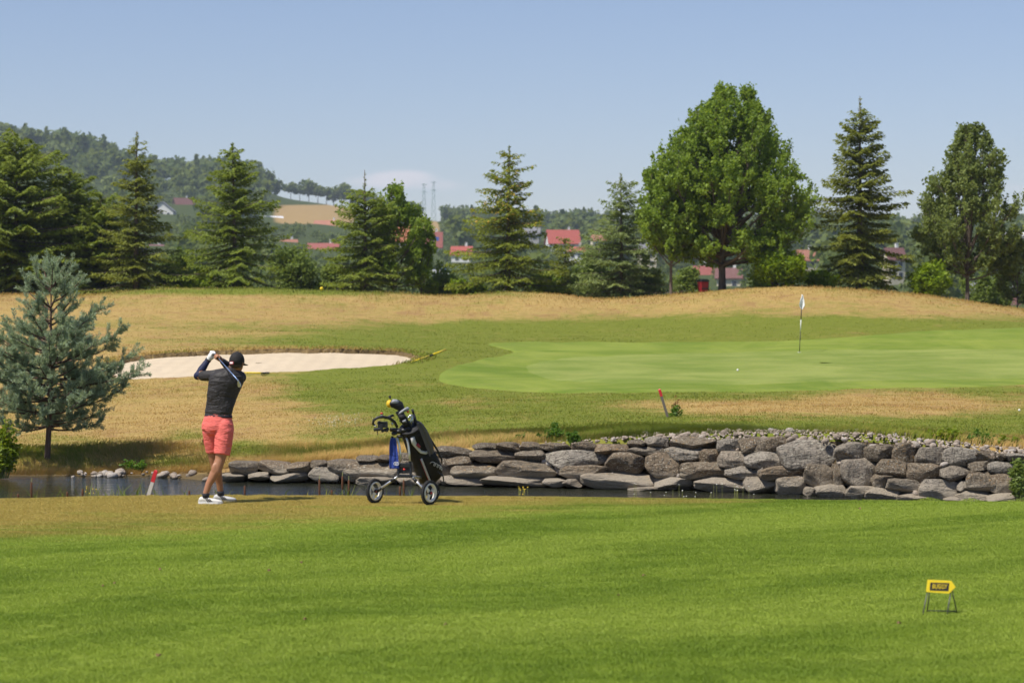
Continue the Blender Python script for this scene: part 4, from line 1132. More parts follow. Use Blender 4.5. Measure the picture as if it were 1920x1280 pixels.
# finer gravel between them
gm = MB(); gv = []
me0 = peb[0]; base_v = np.array([v.co[:] for v in rock_mesh('tmp_gravel', 77, 1, 3.0, 4, 0.1, 0.8).vertices]); base_f = np.array([p.vertices[:] for p in bpy.data.meshes['tmp_gravel'].polygons])
GV, GF = [], []
for i in range(1500):
    px = rs.choice([rs.uniform(1150, 1960), rs.uniform(1240, 1960), rs.uniform(900, 1960)]); s = rs.uniform(0.010, 0.026); dk = rs.uniform(0.36, 0.86); d = float(shore_D(px)) + dk
    z = py2z(float(wall_py(px)), float(shore_D(px)) + 0.5) - 0.13 * max(0.0, (0.55 - dk) / 0.25) * (1 if px > 1200 else 0.4) + max(0, dk - 0.55) * 0.11 + s * 0.2
    a = rs.uniform(0, 6.28); rm = np.array([[math.cos(a), -math.sin(a), 0], [math.sin(a), math.cos(a), 0], [0, 0, 0.8]])
    GF.append(base_f + len(GV) * len(base_v)); GV.append(base_v @ rm.T * s + np.array([px2x(px, d), d, z]) - np.array(wloc))
tg = NT('gravel'); gcol = tg.ramp(tg.noise(tg.obj(), 24, 2), [(0.3, (0.15, 0.12, 0.09)), (0.5, (0.36, 0.29, 0.22)), (0.7, (0.55, 0.48, 0.41))]); M['gravel'] = tg.done(tg.bsdf(gcol, 0.95))
go = link('gravel', np_mesh('gravel', np.concatenate(GV), np.concatenate(GF), True), M['gravel'], wall); go["kind"] = "stuff"
# a few caught in the joints of the wall face
for (px, py) in ((1024, 865), (1046, 878), (1049, 884), (1031, 868), (1260, 889), (1270, 892), (1372, 842), (1383, 843), (1098, 893), (1146, 892), (1636, 836), (1717, 924), (1770, 870), (1500, 896), (1576, 868)):
    d = float(shore_D(px)) + 0.02 + max(0, 915 - py) * 0.0042; pebble(wall, P(px, py, d), rs.uniform(0.04, 0.07), rs, wloc)
# stones along the left shore belong to the bank
for i in range(46):
    px = rs.choice([rs.uniform(135, 235), rs.uniform(135, 235), rs.uniform(60, 430), rs.uniform(290, 420)])
    s = rs.uniform(0.035, 0.095) if rs.random() < 0.6 else rs.uniform(0.02, 0.04)
    d = float(shore_D(px)) + rs.uniform(-0.12, 0.45); x = px2x(px, d)
    o = link('shore_stone', peb[rs.randrange(7)], M['pebble'], bank); o.location = (x, d, WATER_Z + rs.uniform(0.0, 0.05) + max(0, d - float(shore_D(px))) * 0.12)
    o.scale = (s * rs.uniform(0.9, 1.4), s, s * rs.uniform(0.6, 0.9)); o.rotation_euler = (rs.uniform(-0.3, 0.3), rs.uniform(-0.3, 0.3), rs.uniform(0, 6.28))

# ---------------------------------------------------------------- weeds and small plants
def plant(px, py_base, D, w_px, h_px, n, leaf, mat, label, name='weed', seed=0, stems=10, up=0.8):
    x = px2x(px, D); z = py2z(py_base, D)
    mb, lv = bush_parts(w_px * D / F, w_px * D / F * 0.7, h_px * D / F, seed, n, leaf, up, stems)
    return make_tree(name, (x, D, z), mb, lv, M[mat], M['weed'] if False else M['reed_stalk'], label, 'plant', None, 'stems', 'foliage')
def wd(px, k=0.75): return float(shore_D(px)) + k
plant(1040, 829, wd(1040), 50, 36, 900, 0.030, 'weed', 'bushy green weed at the top of the wall behind the trolley', seed=1)
plant(1077, 835, wd(1077, 0.45), 28, 28, 420, 0.030, 'weed', 'smaller leafy weed leaning over the wall beside the bushy weed', seed=2)
plant(978, 826, wd(978), 24, 14, 200, 0.026, 'weed', 'low leafy weed on the wall left of the bushy weed', seed=3)
plant(1630, 823, wd(1630), 22, 18, 260, 0.026, 'yellow_weed', 'small yellow green weed among the loose stones', seed=4)
plant(1775, 842, wd(1775), 62, 44, 1300, 0.030, 'yellow_weed', 'tall yellow green weed clump on the wall at the right', seed=5, stems=18)
plant(1838, 842, wd(1838), 70, 34, 1200, 0.028, 'weed', 'spreading green weed clump between two yellow green clumps', seed=6, stems=18)
plant(1892, 844, wd(1892), 50, 30, 800, 0.026, 'yellow_weed', 'yellow flowering weed clump near the right edge on the wall', seed=7, stems=14)
plant(1913, 935, float(shore_D(1913)) - 0.15, 40, 82, 1100, 0.034, 'shrub_dark', 'dark leafy plant growing up the wall at the right edge', seed=8, stems=14)
plant(1266, 782, 48.5, 26, 24, 260, 0.030, 'weed', 'leafy dock plant at the foot of the leaning stake', seed=9)
plant(1268, 778, 48.6, 16, 30, 120, 0.022, 'dock', 'rusty red dock seed heads beside the leaning stake', seed=10, stems=7, up=1.6)
plant(2, 893, 42.6, 62, 105, 2600, 0.040, 'yellow_weed', 'yellow green bush at the left edge by the water', 'waterside_bush', seed=12, stems=26)
plant(252, 880, 44.0, 60, 16, 500, 0.030, 'weed', 'low green tuft on the shore under the pine shadow', seed=13)
plant(382, 845, 45.5, 14, 26, 160, 0.030, 'dock', 'dry brown stalk beside the golfer on the bank', seed=14, stems=5, up=1.5)

M['petal_dull'] = plain('petal_dull', (0.50, 0.50, 0.40), 0.8, var=0.1)
# cattails on the near bank, their feet below the edge of the tee
CAT = [(59, 903, 930, 1, 'tall cattail spike at the far left of the pond'), (155, 916, 931, 0, 'short cattail spike left of the red and white stake'), (34, 925, 933, 0, 'lowest cattail tip at the far left edge'),
       (126, 921, 931, 0, 'half hidden cattail tip by the yellow reeds'), (355, 919, 928, 0, 'short cattail tip just left of the golfer'), (459, 910, 928, 0, 'single cattail spike just right of the golfer'),
       (599, 898, 927, 1, 'bent cattail spike with second spike fused below, left of the trolley'), (622, 918, 928, 0, 'stub of a cattail left of the trolley'), (642, 892, 915, 1, 'slender upright cattail with bare tip left of the trolley'),
       (654, 899, 927, 1, 'thick leaning cattail nearest the trolley wheel'), (750, 911, 928, 0, 'left cattail of the pair seen under the trolley'), (757, 899, 928, 1, 'right cattail of the pair seen under the trolley')]
CLEAN = {}
for i, (px, y0, y1, lf, lab) in enumerate(CAT):
    D = 30.4; top = P(px, y0, D); bot = P(px, y1 + 3, D); lean_ = rs.uniform(-0.02, 0.03); base = Vector((top.x - lean_ * 2.0, D, tz(top.x, D) - 0.03))
    e = empty('cattail', base, lab, 'cattail', 'cattails along the near bank')
    mb = MB(); mb.tube([(0, 0, 0), (bot - base) * 0.9, top - base + Vector((0, 0, 0.05 if lf else 0.0))], [0.007, 0.005, 0.0025], 6); mb.build('stalk', M['reed_stalk'], e, True)
    a, b = bot - base, top - base; ln = (b - a).length
    mb = MB(); mb.tube([a, a + (b - a) * 0.08, a + (b - a) * 0.5, a + (b - a) * 0.94, b], [0.006, 0.012, 0.0135, 0.012, 0.004], 8); mb.build('spike', M['cattail_brown'], e, True)

def blades_obj(name, base, h, w, lean, tint, mat, seed, bend=0.5):
    """curved grass blades: two quads each"""
    r = np.random.default_rng(seed); n = len(base); a = r.uniform(0, 6.283, n)
    side = np.stack([np.cos(a), np.sin(a), np.zeros(n)], 1); fa = r.uniform(0, 6.283, n); fw = np.stack([np.cos(fa), np.sin(fa), np.zeros(n)], 1)
    up = np.array([0, 0, 1.0]); m1 = base + up * (h * 0.55)[:, None] + fw * (h * lean * 0.35)[:, None]; t1 = base + up * (h * (1 - 0.35 * lean))[:, None] + fw * (h * lean * (0.6 + bend))[:, None]
    w_ = w[:, None]
    V_ = np.stack([base - side * w_, base + side * w_, m1 - side * w_ * 0.8, m1 + side * w_ * 0.8, t1], 1).reshape(-1, 3)
    k = np.arange(n)[:, None] * 5
    Q1 = (k + np.array([[0, 1, 3]])); Q2 = (k + np.array([[0, 3, 2]])); Q3 = (k + np.array([[2, 3, 4]]))
    me = np_mesh(name, V_, np.concatenate([Q1, Q2, Q3]), False, {'tint': np.repeat(tint, 5)})
    return link(name, me, mat)
gr_ = np.random.default_rng(17)
# reeds round the cattails
n = 210; px = np.concatenate([gr_.uniform(55, 110, 24), gr_.uniform(120, 330, 86), gr_.normal(650, 28, 34), gr_.normal(765, 12, 18), gr_.uniform(330, 620, 34), gr_.uniform(0, 20, 14)]); n = len(px)
Dd = gr_.uniform(30.2, 30.9, n); x = px2x(px, Dd); zb = tee_z(x, Dd)
want = py2z(gr_.uniform(900, 924, n) + 8 * (np.abs(px - 225) > 60), Dd)
o = blades_obj('pond_reeds', np.stack([x, Dd, zb], 1), np.maximum(want - zb, 0.15) * 1.2, np.full(n, 0.006), gr_.uniform(0.1, 0.6, n), np.clip(gr_.random(n) * 1.05, 0, 1), M['reed'], 2)
tag(o, 'thin green reed blades growing along the near bank of the pond', 'reeds', kind='stuff')
# daisies on the near bank at the right
def flowers(name, pts, label, petal, size):
    e = MB(); st = MB()
    for p in pts:
        b = Vector((p.x, p.y, tz(p.x, p.y) - 0.02)) if p.y < 33 else Vector((p.x, p.y, bz(p.x, p.y)))
        st.tube([b, p], [0.0025, 0.0018], 3)
        d = Vector((gr_.normal() * 0.3, -0.5 + gr_.normal() * 0.3, 0.8)).normalized(); u = d.orthogonal().normalized(); w = d.cross(u); c = p
        ringp = [c + (u * math.cos(a) + w * math.sin(a)) * size * (1.0 if k % 2 else 0.62) for k, a in enumerate(np.linspace(0, 6.283, 12, endpoint=False))]
        e.add(ringp + [c + d * size * 0.25], [(k, (k + 1) % 12, 12) for k in range(12)])
    root = empty(name, pts[0] - Vector((0, 0, 0.3)), label, 'flowers'); root["kind"] = "stuff"
    for (m_, nm, mt) in ((st, 'stems', M['reed_stalk']), (e, 'flower_heads', petal)):
        ob = m_.build(nm, mt, root); ob.location = -root.location; ob["kind"] = "stuff"
    return root
pts = [P(gr_.choice([gr_.normal(1190, 9), gr_.normal(1300, 25), gr_.normal(1370, 22), gr_.uniform(1180, 1420)]), gr_.uniform(905, 931), gr_.uniform(29.9, 30.3)) for i in range(30)]
flowers('daisies', pts, 'sparse white daisies poking above the near bank in front of the wall', M['petal'], 0.007)
pts = [P(gr_.normal(980, 5), gr_.uniform(911, 929), 30.0) for i in range(13)] + [P(gr_.normal(165, 8), gr_.uniform(910, 925), 30.3) for i in range(9)]
flowers('yellow_flowers', pts, 'yellow flower spikes poking above the near bank', M['petal_yellow'], 0.009)
pts = []
for i in range(80):
    D = gr_.uniform(47.5, 50.5); x = px2x(gr_.normal(632, 24), D); pts.append(Vector((x, D, bz(x, D) + gr_.uniform(0.05, 0.16))))
flowers('white_yarrow', pts, 'patch of small white flowers on the dry bank between golfer and trolley', M['petal_dull'], 0.011)

# rough grass on the far bank: one blade at a time, thicker and taller on the edge of the wall
def bank_blade_mat():
    t = NT('rough_blade'); p = t.pos(); f, n1, n, n4 = dry_mix(t, p, t.attr('tint'))
    c = t.mix(f, t.mix(n, (0.13, 0.18, 0.014), (0.26, 0.29, 0.042)), t.mix(n, (0.42, 0.265, 0.075), (0.60, 0.41, 0.15)))
    b = t.bsdf(c, 0.7, spec=0.2); tr = t.node('ShaderNodeBsdfTranslucent'); t.l.new(c, tr.inputs[0])
    mx = t.node('ShaderNodeMixShader'); mx.inputs[0].default_value = 0.35; t.l.new(b, mx.inputs[1]); t.l.new(tr.outputs[0], mx.inputs[2])
    return t.done(mx.outputs[0])
M['rough_blade'] = bank_blade_mat()
def bank_blades(n, d0_, d1_, hmin, hmax, w, seed, name, label, power=1.0, pxr=(-120, 2050), keep=None):
    r = np.random.default_rng(seed); px = r.uniform(pxr[0], pxr[1], n); s = shore_D(px)
    D = s + d0_ + (d1_ - d0_) * r.random(n) ** power; x = px2x(px, D)
    ok = ~inside(bk, x, D) & ~inside(gr, x, D)
    if keep is not None: ok &= keep(px, D, r)
    x, D, px = x[ok], D[ok], px[ok]; z = bank_z(x, D); dr = dryness(x, D, z)
    clump = fbm(x * 0.9, D * 0.9, 41, 3)
    h = (hmin + (hmax - hmin) * r.random(len(x))) * (0.45 + 1.2 * clump)
    o = blades_obj(name, np.stack([x, D, z - 0.01], 1), h, np.full(len(x), w), r.uniform(0.1, 0.7, len(x)), np.clip(dr + r.normal(size=len(x)) * 0.22, 0, 1), M['rough_blade'], seed)
    return tag(o, label, 'grass', kind='stuff')
bank_blades(80000, 0.50, 3.2, 0.06, 0.20, 0.005, 51, 'rough_grass', 'long rough grass along the top of the wall and shore', 1.4)
bank_blades(150000, 1.5, 22.0, 0.02, 0.055, 0.006, 52, 'bank_grass', 'short mixed green and straw grass on the bank between wall and green', 1.0)
bank_blades(110000, 18.0, 74.0, 0.02, 0.055, 0.010, 53, 'dry_rough_grass', 'dry straw coloured rough on the mounds behind the green', 0.8)
nb_ = 26000; r2 = np.random.default_rng(61); pxb = r2.uniform(-150, 2080, nb_); Db_ = CREST_D + r2.normal(size=nb_) * 3.0; xb = px2x(pxb, Db_); zb_ = bank_z(xb, Db_)
o = blades_obj('crest_grass', np.stack([xb, Db_, zb_ - 0.01], 1), r2.uniform(0.03, 0.15, nb_) * (0.3 + 1.5 * fbm(xb * 0.5, Db_ * 0.5, 71, 3)), np.full(nb_, 0.012), r2.uniform(0.1, 0.6, nb_), np.clip(dryness(xb, Db_, zb_) + r2.normal(size=nb_) * 0.15, 0, 1), M['rough_blade'], 62)
tag(o, 'uneven dry grass along the crest of the mounds', 'grass', kind='stuff')
# fringe hanging over the bunker lip
m_ = 5200; it = gr_.integers(0, len(ring), m_); ok = back[it] > gr_.random(m_) * 0.9 + 0.08; it = it[ok]
pp = ring[it] + nd[it] * gr_.uniform(-0.06, 0.5, len(it))[:, None]; zz = bank_z(pp[:, 0], pp[:, 1]) + 0.06 * back[it]
o = blades_obj('bunker_fringe_grass', np.stack([pp[:, 0], pp[:, 1], zz], 1), gr_.uniform(0.05, 0.16, len(it)), np.full(len(it), 0.011), gr_.uniform(0.3, 1.0, len(it)),
               np.clip(0.75 - 0.5 * smoothstep(620, 790, 960 + pp[:, 0] * F / pp[:, 1]) + gr_.normal(size=len(it)) * 0.2, 0, 1), M['rough_blade'], 9)
tag(o, 'dry grass fringe on the bunker lip', 'grass', kind='stuff')

# mown blades of the fairway: one patch mesh repeated over the ground
r = np.random.default_rng(8); S = 0.5; n = 3600
bx = np.stack([r.uniform(-S * 0.6, S * 0.6, n), r.uniform(-S * 0.6, S * 0.6, n), np.full(n, -0.006)], 1)
patch = blades_obj('fairway_patch', bx, r.uniform(0.012, 0.030, n), np.full(n, 0.0022), r.uniform(0.2, 0.9, n), r.random(n), M['fairway_blade'], 4, 0.4)
COL.objects.unlink(patch)
cells = []
for y in np.arange(13.2, 29.6, S):
    hw = 0.245 * y + 0.8
    for x in np.arange(-math.ceil(hw / S) * S, hw, S): cells.append((x, y))
cells = np.array(cells); cells += r.uniform(-0.03, 0.03, cells.shape)
cz_ = tee_z(cells[:, 0], cells[:, 1]); e_ = 0.15
sx_ = (tee_z(cells[:, 0] + e_, cells[:, 1]) - tee_z(cells[:, 0] - e_, cells[:, 1])) / (2 * e_); sy_ = (tee_z(cells[:, 0], cells[:, 1] + e_) - tee_z(cells[:, 0], cells[:, 1] - e_)) / (2 * e_)
me = bpy.data.meshes.new('fairway_grass'); me.vertices.add(len(cells)); me.vertices.foreach_set('co', np.stack([cells[:, 0], cells[:, 1], cz_], 1).astype(np.float32).ravel())
ra = me.attributes.new('rot', 'FLOAT_VECTOR', 'POINT'); rots = np.zeros((len(cells), 3), np.float32); az_ = r.uniform(0, 6.283, len(cells)); tx_, ty_ = np.arctan(sy_), -np.arctan(sx_); rots[:, 0] = np.cos(az_) * tx_ + np.sin(az_) * ty_; rots[:, 1] = -np.sin(az_) * tx_ + np.cos(az_) * ty_; rots[:, 2] = az_
ra.data.foreach_set('vector', rots.ravel())
fg = link('fairway_grass', me); tag(fg, 'short mown grass blades covering the fairway', 'grass', kind='stuff')
ng = bpy.data.node_groups.new('scatter_patches', 'GeometryNodeTree')
ng.interface.new_socket('Geometry', in_out='INPUT', socket_type='NodeSocketGeometry'); ng.interface.new_socket('Geometry', in_out='OUTPUT', socket_type='NodeSocketGeometry')
gi_, go_ = ng.nodes.new('NodeGroupInput'), ng.nodes.new('NodeGroupOutput')
iop = ng.nodes.new('GeometryNodeInstanceOnPoints'); oi = ng.nodes.new('GeometryNodeObjectInfo'); oi.inputs['Object'].default_value = patch; oi.inputs['As Instance'].default_value = True
na = ng.nodes.new('GeometryNodeInputNamedAttribute'); na.data_type = 'FLOAT_VECTOR'; na.inputs['Name'].default_value = 'rot'
m2p = ng.nodes.new('GeometryNodeMeshToPoints')
ng.links.new(gi_.outputs[0], m2p.inputs[0]); ng.links.new(m2p.outputs[0], iop.inputs['Points']); ng.links.new(oi.outputs['Geometry'], iop.inputs['Instance']); ng.links.new(na.outputs['Attribute'], iop.inputs['Rotation']); ng.links.new(iop.outputs[0], go_.inputs[0])
md = fg.modifiers.new('patches', 'NODES'); md.node_group = ng

# ---------------------------------------------------------------- village
def wallm(name, c): return plain(name, c, 0.85, var=0.1, scale=0.8)
M['render_white'] = wallm('render_white', (0.72, 0.71, 0.68)); M['render_cream'] = wallm('render_cream', (0.62, 0.55, 0.40)); M['render_grey'] = wallm('render_grey', (0.35, 0.34, 0.33)); M['timber'] = wallm('timber', (0.10, 0.07, 0.055))
def roofm(name, c):
    t = NT(name); v = t.obj(); w = t.node('ShaderNodeTexWave'); t.l.new(v, w.inputs['Vector']); w.inputs['Scale'].default_value = 2.0; w.bands_direction = 'Z'
    n = t.noise(v, 1.2, 4); return t.done(t.bsdf(t.mix(n, tuple(k * 0.75 for k in c), tuple(min(1, k * 1.15) for k in c)), 0.75, normal=t.bump(w.outputs['Fac'], 0.4, 0.1)))
for nm, c in (('orange', (0.46, 0.15, 0.055)), ('red', (0.38, 0.080, 0.055)), ('pink', (0.30, 0.085, 0.065)), ('brown', (0.17, 0.075, 0.065)), ('slate', (0.20, 0.20, 0.21)), ('white', (0.70, 0.70, 0.72)), ('purple', (0.28, 0.12, 0.15)), ('salmon', (0.38, 0.16, 0.10))): M['roof_' + nm] = roofm('roof_' + nm, c)
M['pane'] = plain('pane_glass', (0.04, 0.05, 0.07), 0.1); M['pane_blue'] = plain('solar_panel', (0.05, 0.08, 0.25), 0.15); M['frame'] = plain('window_frame', (0.6, 0.6, 0.58), 0.6)
def house(px, row_ridge, row_eave, w_px, D, roof, wallc, label, rot=0.0, depth=None, gable=False, chimney=True, solar=False):
    """ridge and eave rows fix the height; the walls go down to the hillside"""
    w = w_px * D / F; dp = depth or w * 0.75; x = px2x(px, D); g = hz(px, D); ze = py2z(row_eave, D); zr = py2z(row_ridge, D); g = min(g, ze - 3.0) - 0.3
    e = empty('house', (x, D, g), label, 'house', 'village houses on the hillside', rot)
    he, hr_ = ze - g, zr - g
    if gable: w, dp = dp, w
    # ridge along local x (or towards the viewer when gable)
    R90 = Matrix.Rotation(math.pi / 2, 3, 'Z') if gable else Matrix.Identity(3)
    def T_(p): return R90 @ Vector(p)
    mb = MB(); a, b = w / 2, dp / 2
    mb.add([T_(p) for p in [(-a, -b, 0), (a, -b, 0), (a, b, 0), (-a, b, 0), (-a, -b, he), (a, -b, he), (a, b, he), (-a, b, he), (-a, 0, hr_ - 0.15), (a, 0, hr_ - 0.15)]],
           [(0, 1, 5, 4), (1, 2, 6, 9, 5), (2, 3, 7, 6), (3, 0, 4, 8, 7)]); mb.build('wall', wallc, e)
    o_ = 0.5; sl = (hr_ - he) / b; th = 0.25
    for sg in (-1, 1):
        mb = MB(); y0_ = sg * (b + o_); z0_ = he - sl * o_
        mb.add([T_(p) for p in [(-a - o_, y0_, z0_), (a + o_, y0_, z0_), (a + o_, 0, hr_), (-a - o_, 0, hr_), (-a - o_, y0_, z0_ + th), (a + o_, y0_, z0_ + th), (a + o_, 0, hr_ + th), (-a - o_, 0, hr_ + th)]],
               [(3, 2, 1, 0), (4, 5, 6, 7), (0, 1, 5, 4), (1, 2, 6, 5), (2, 3, 7, 6), (3, 0, 4, 7)])
        rf = mb.build('roof', roof, e)
        if solar and sg == -1:
            for k in range(2):
                mb = MB(); yy = -b * 0.55; zc = hr_ + sl * yy + th + 0.08; mb.box(T_((w * (0.05 + 0.2 * k), yy, zc)), (1.6, 1.6, 0.06), (R90 @ Matrix.Rotation(math.atan(sl), 3, 'X'))); mb.build('solar_panel', M['pane_blue'], rf)
    if chimney:
        mb = MB(); cc = T_((w * 0.22, dp * 0.12, hr_ + 0.3)); mb.box(cc, (0.7, 0.7, 2.2)); mb.box(cc + Vector((0, 0, 1.15)), (0.85, 0.85, 0.12)); mb.build('chimney', M['render_white'], e)
    face_w, face_y = (dp, -w / 2) if gable else (w, -b)
    nwin = 2 if face_w < 9 else 3
    for k in range(nwin):
        wx = face_w * ((k + 0.5) / nwin - 0.5) * 0.85
        for zz_ in ([he - 1.5] + ([he - 4.2] if he > 5.5 else [])):
            mb = MB(); mb.box((wx, face_y - 0.03, zz_), (1.25, 0.1, 1.4)); f_ = mb.build('window', M['frame'], e); mb = MB(); mb.box((wx, face_y - 0.09, zz_), (1.05, 0.04, 1.2)); mb.build('pane', M['pane'], f_)
    return e
house(306, 379, 396, 42, 1100, M['roof_slate'], M['render_white'], 'white house with steep gable facing the course on the left hillside', gable=True, depth=9, chimney=False)
house(344, 372, 388, 36, 1200, M['roof_brown'], M['timber'], 'dark timber house with maroon roof behind the white gabled house', rot=0.5)
house(511, 406, 413, 36, 1140, M['roof_white'], M['render_grey'], 'low shed with pale metal roof right of the pyramid spruce', rot=0.35, chimney=False)
house(541, 450, 462, 30, 890, M['roof_salmon'], M['render_white'], 'small salmon roofed house right of the pyramid spruce', rot=0.2)
house(607, 457, 468, 56, 850, M['roof_pink'], M['timber'], 'long low house with raspberry red roof left of the squat spruce', rot=-0.05)
house(615, 414, 426, 48, 1090, M['roof_salmon'], M['render_cream'], 'orange tiled house under the dry field', rot=-0.15)
house(750, 426, 450, 34, 940, M['roof_orange'], M['render_cream'], 'bright orange roofed house seen through the young leafy tree', rot=0.1)
house(787, 434, 452, 32, 930, M['roof_orange'], M['render_cream'], 'orange roofed house touching the house with solar panels', rot=0.7)
house(811, 436, 461, 34, 900, M['roof_pink'], M['render_white'], 'pink red roofed house with blue solar panels', rot=0.0, solar=True)
house(866, 463, 476, 36, 790, M['roof_red'], M['render_white'], 'white house with raspberry roof left of the cone hung spruce', rot=-0.1)
house(991, 428, 440, 42, 990, M['roof_slate'], M['render_grey'], 'grey roofed house right of the cone hung spruce', rot=-0.1)
house(1055, 432, 456, 58, 940, M['roof_red'], M['render_white'], 'large bright red roofed house above the small dark spruce', rot=0.15)
house(1081, 464, 471, 30, 790, M['roof_red'], M['render_white'], 'low white house with flat red roof below the large red roof', rot=-0.1)
house(1121, 441, 450, 24, 890, M['roof_salmon'], M['render_cream'], 'small cream house left of the loose grey spruce', rot=0.2)
house(1213, 457, 468, 32, 750, M['roof_slate'], M['render_cream'], 'cream house with dark roof between loose spruce and slim tree', rot=0.1)
house(1316, 500, 514, 36, 690, M['roof_pink'], M['render_cream'], 'cream house with dusty red roof above the red bin', rot=0.1)
house(1367, 504, 520, 46, 590, M['roof_brown'], M['render_cream'], 'cream house behind the trunk of the biggest tree', rot=-0.1)
house(1512, 470, 486, 34, 690, M['roof_salmon'], M['render_cream'], 'house with salmon roof hidden behind the bright shrub', rot=0.2)
house(1676, 466, 484, 34, 610, M['roof_brown'], M['render_cream'], 'tall cream house with brown roof right of the airy spruce', rot=0.35)
house(1840, 532, 548, 40, 470, M['roof_slate'], M['render_white'], 'grey roofed house right of the dark oak trunk', rot=0.1)
house(1889, 553, 580, 34, 410, M['roof_brown'], M['render_cream'], 'maroon roofed house at the right edge below the crest', rot=0.1)
house(1922, 437, 447, 76, 970, M['roof_white'], M['render_cream'], 'pale flat roofed building cut by the right edge', chimney=False)
house(294, 460, 473, 24, 790, M['roof_purple'], M['render_grey'], 'house with dull purple roof between tall spruce and pyramid spruce', rot=0.4)
# delivery van parked below the houses
M['van_white'] = plain('van_white', (0.75, 0.75, 0.75), 0.3); M['van_blue'] = plain('van_blue', (0.06, 0.16, 0.50), 0.35); M['rubber'] = plain('rubber', (0.02, 0.02, 0.02), 0.9, bump=0.2); M['van_red'] = plain('van_red', (0.5, 0.04, 0.06), 0.4)
D = 630; vb = Vector((px2x(827, D), D, hz(827, D))); vz = py2z(520, D) - vb.z
van = empty('delivery_van', vb + Vector((0, 0, max(vz, 0))), 'white van with blue roof half hidden behind shrubs in the village', 'van')
mb = MB()
prof = [(-2.2, 0.35), (2.2, 0.35), (2.2, 1.1), (1.75, 1.2), (1.2, 2.0), (-2.2, 2.05)]
mb.loft([[Vector((x_, y_, z_)) for (x_, z_) in prof] for y_ in (-0.95, 0.95)]); mb.build('body', M['van_white'], van, bevel=0.06)
mb = MB(); mb.box((-0.5, 0, 2.12), (3.4, 1.92, 0.22)); mb.build('roof', M['van_blue'], van, bevel=0.05)
mb = MB(); mb.add([(1.24, -0.97, 1.95), (1.74, -0.97, 1.25), (0.7, -0.97, 1.25), (0.7, -0.97, 1.9)], [(0, 1, 2, 3)]); mb.build('window', M['pane'], van)
for wx in (-1.4, 1.4):
    for wy in (-0.85, 0.85):
        mb = MB(); mb.disc_torus((wx, wy, 0.33), (0, 1, 0), 0.22, 0.11, 20, 8); wh = mb.build('wheel', M['rubber'], van, True); mb = MB(); mb.tube([(wx, wy - 0.09, 0.33), (wx, wy + 0.09, 0.33)], 0.20, 14); mb.build('rim', M['frame'], wh)
# ground under the parked van
mb = MB(); mb.box((0, 0, -max(vz, 0) / 2 - 0.06), (9, 6, max(vz, 0) + 0.1), None, 0.8); mb.build('parking_bank', M['hill'], None).location = van.location
bpy.data.objects['parking_bank']["kind"] = 'structure'; bpy.data.objects['parking_bank']["label"] = 'raised parking bank under the van'

# power pylons on the skyline
M['pylon'] = plain('pylon_hazed_steel', (0.20, 0.30, 0.28), 0.7)  # greenish teal of the distance haze put into the steel's base colour
for (px, top, lab) in ((795, 344, 'left lattice power pylon on the skyline right of the cloud'), (813, 340, 'right lattice power pylon on the skyline right of the cloud')):
    D = 1640; zt_ = py2z(top, D); z0 = hz(px, D) - 1; Hh = zt_ - z0; e = empty('power_pylon', (px2x(px, D), D, z0), lab, 'pylon', 'pylons on the skyline')
    mb = MB(); bw, tw = 1.7, 0.5
    lv_ = np.linspace(0, 1, 8)
    for sx in (-1, 1):
        for sy in (-1, 1): mb.tube([(sx * bw, sy * bw, 0), (sx * tw, sy * tw, Hh)], 0.11, 4)
    for i in range(7):
        a, b = lv_[i], lv_[i + 1]; wa, wb = bw + (tw - bw) * a, bw + (tw - bw) * b
        for s_ in (-1, 1):
            mb.tube([(-wa, s_ * wa, a * Hh), (wb, s_ * wb, b * Hh)], 0.06, 4); mb.tube([(wa, s_ * wa, a * Hh), (-wb, s_ * wb, b * Hh)], 0.09, 4)
            mb.tube([(s_ * wa, -wa, a * Hh), (s_ * wb, wb, b * Hh)], 0.09, 4)
    mb.build('tower', M['pylon'], e)
    mb = MB()
    for f_ in (0.80, 0.97): mb.tube([(-2.2, 0, Hh * f_), (0, 0, Hh * f_ + 0.4), (2.2, 0, Hh * f_)], [0.1, 0.3, 0.1], 4)
    mb.build('cross_arm', M['pylon'], e)
# ---------------------------------------------------------------- golfer
def cloth(name, a, b, scale=40, rough=0.85, fold=0.5, sheen=0.0):
    t = NT(name); v = t.obj(); n = t.noise(v, scale, 3); w = t.noise(t.mapv(v, (1.0, 1.0, 3.2)), 7.0, 3, 0.55, 1.0)
    return t.done(t.bsdf(t.mix(n, a, b), rough, normal=t.bump(w, fold, 0.02), spec=0.25))
M['skin'] = plain('skin', (0.36, 0.165, 0.085), 0.5, var=0.14, scale=9)
M['shirt'] = cloth('shirt_black', (0.024, 0.022, 0.023), (0.046, 0.042, 0.042), 50, 0.55, 1.0)
M['shorts'] = cloth('shorts_coral', (0.70, 0.135, 0.115), (0.80, 0.18, 0.155), 30, 0.85, 0.9)
M['navy'] = cloth('sleeve_navy', (0.010, 0.014, 0.045), (0.018, 0.024, 0.07), 50, 0.6, 0.4)
M['glove'] = plain('glove_leather', (0.74, 0.74, 0.73), 0.55, var=0.06, scale=40, bump=0.2)
M['shoe'] = plain('shoe_white', (0.62, 0.60, 0.55), 0.6, var=0.08, scale=30, bump=0.15)
M['shoe2'] = plain('shoe_grey', (0.46, 0.46, 0.45), 0.6, var=0.08, scale=30, bump=0.15)
M['dark'] = plain('dark_cloth', (0.012, 0.013, 0.02), 0.8)
M['cap'] = cloth('cap_black', (0.018, 0.017, 0.018), (0.030, 0.028, 0.028), 60, 0.8, 0.2)
M['white'] = plain('white_print', (0.75, 0.75, 0.74), 0.5, var=0.03)
M['redprint'] = plain('red_print', (0.55, 0.04, 0.06), 0.5, var=0.05)
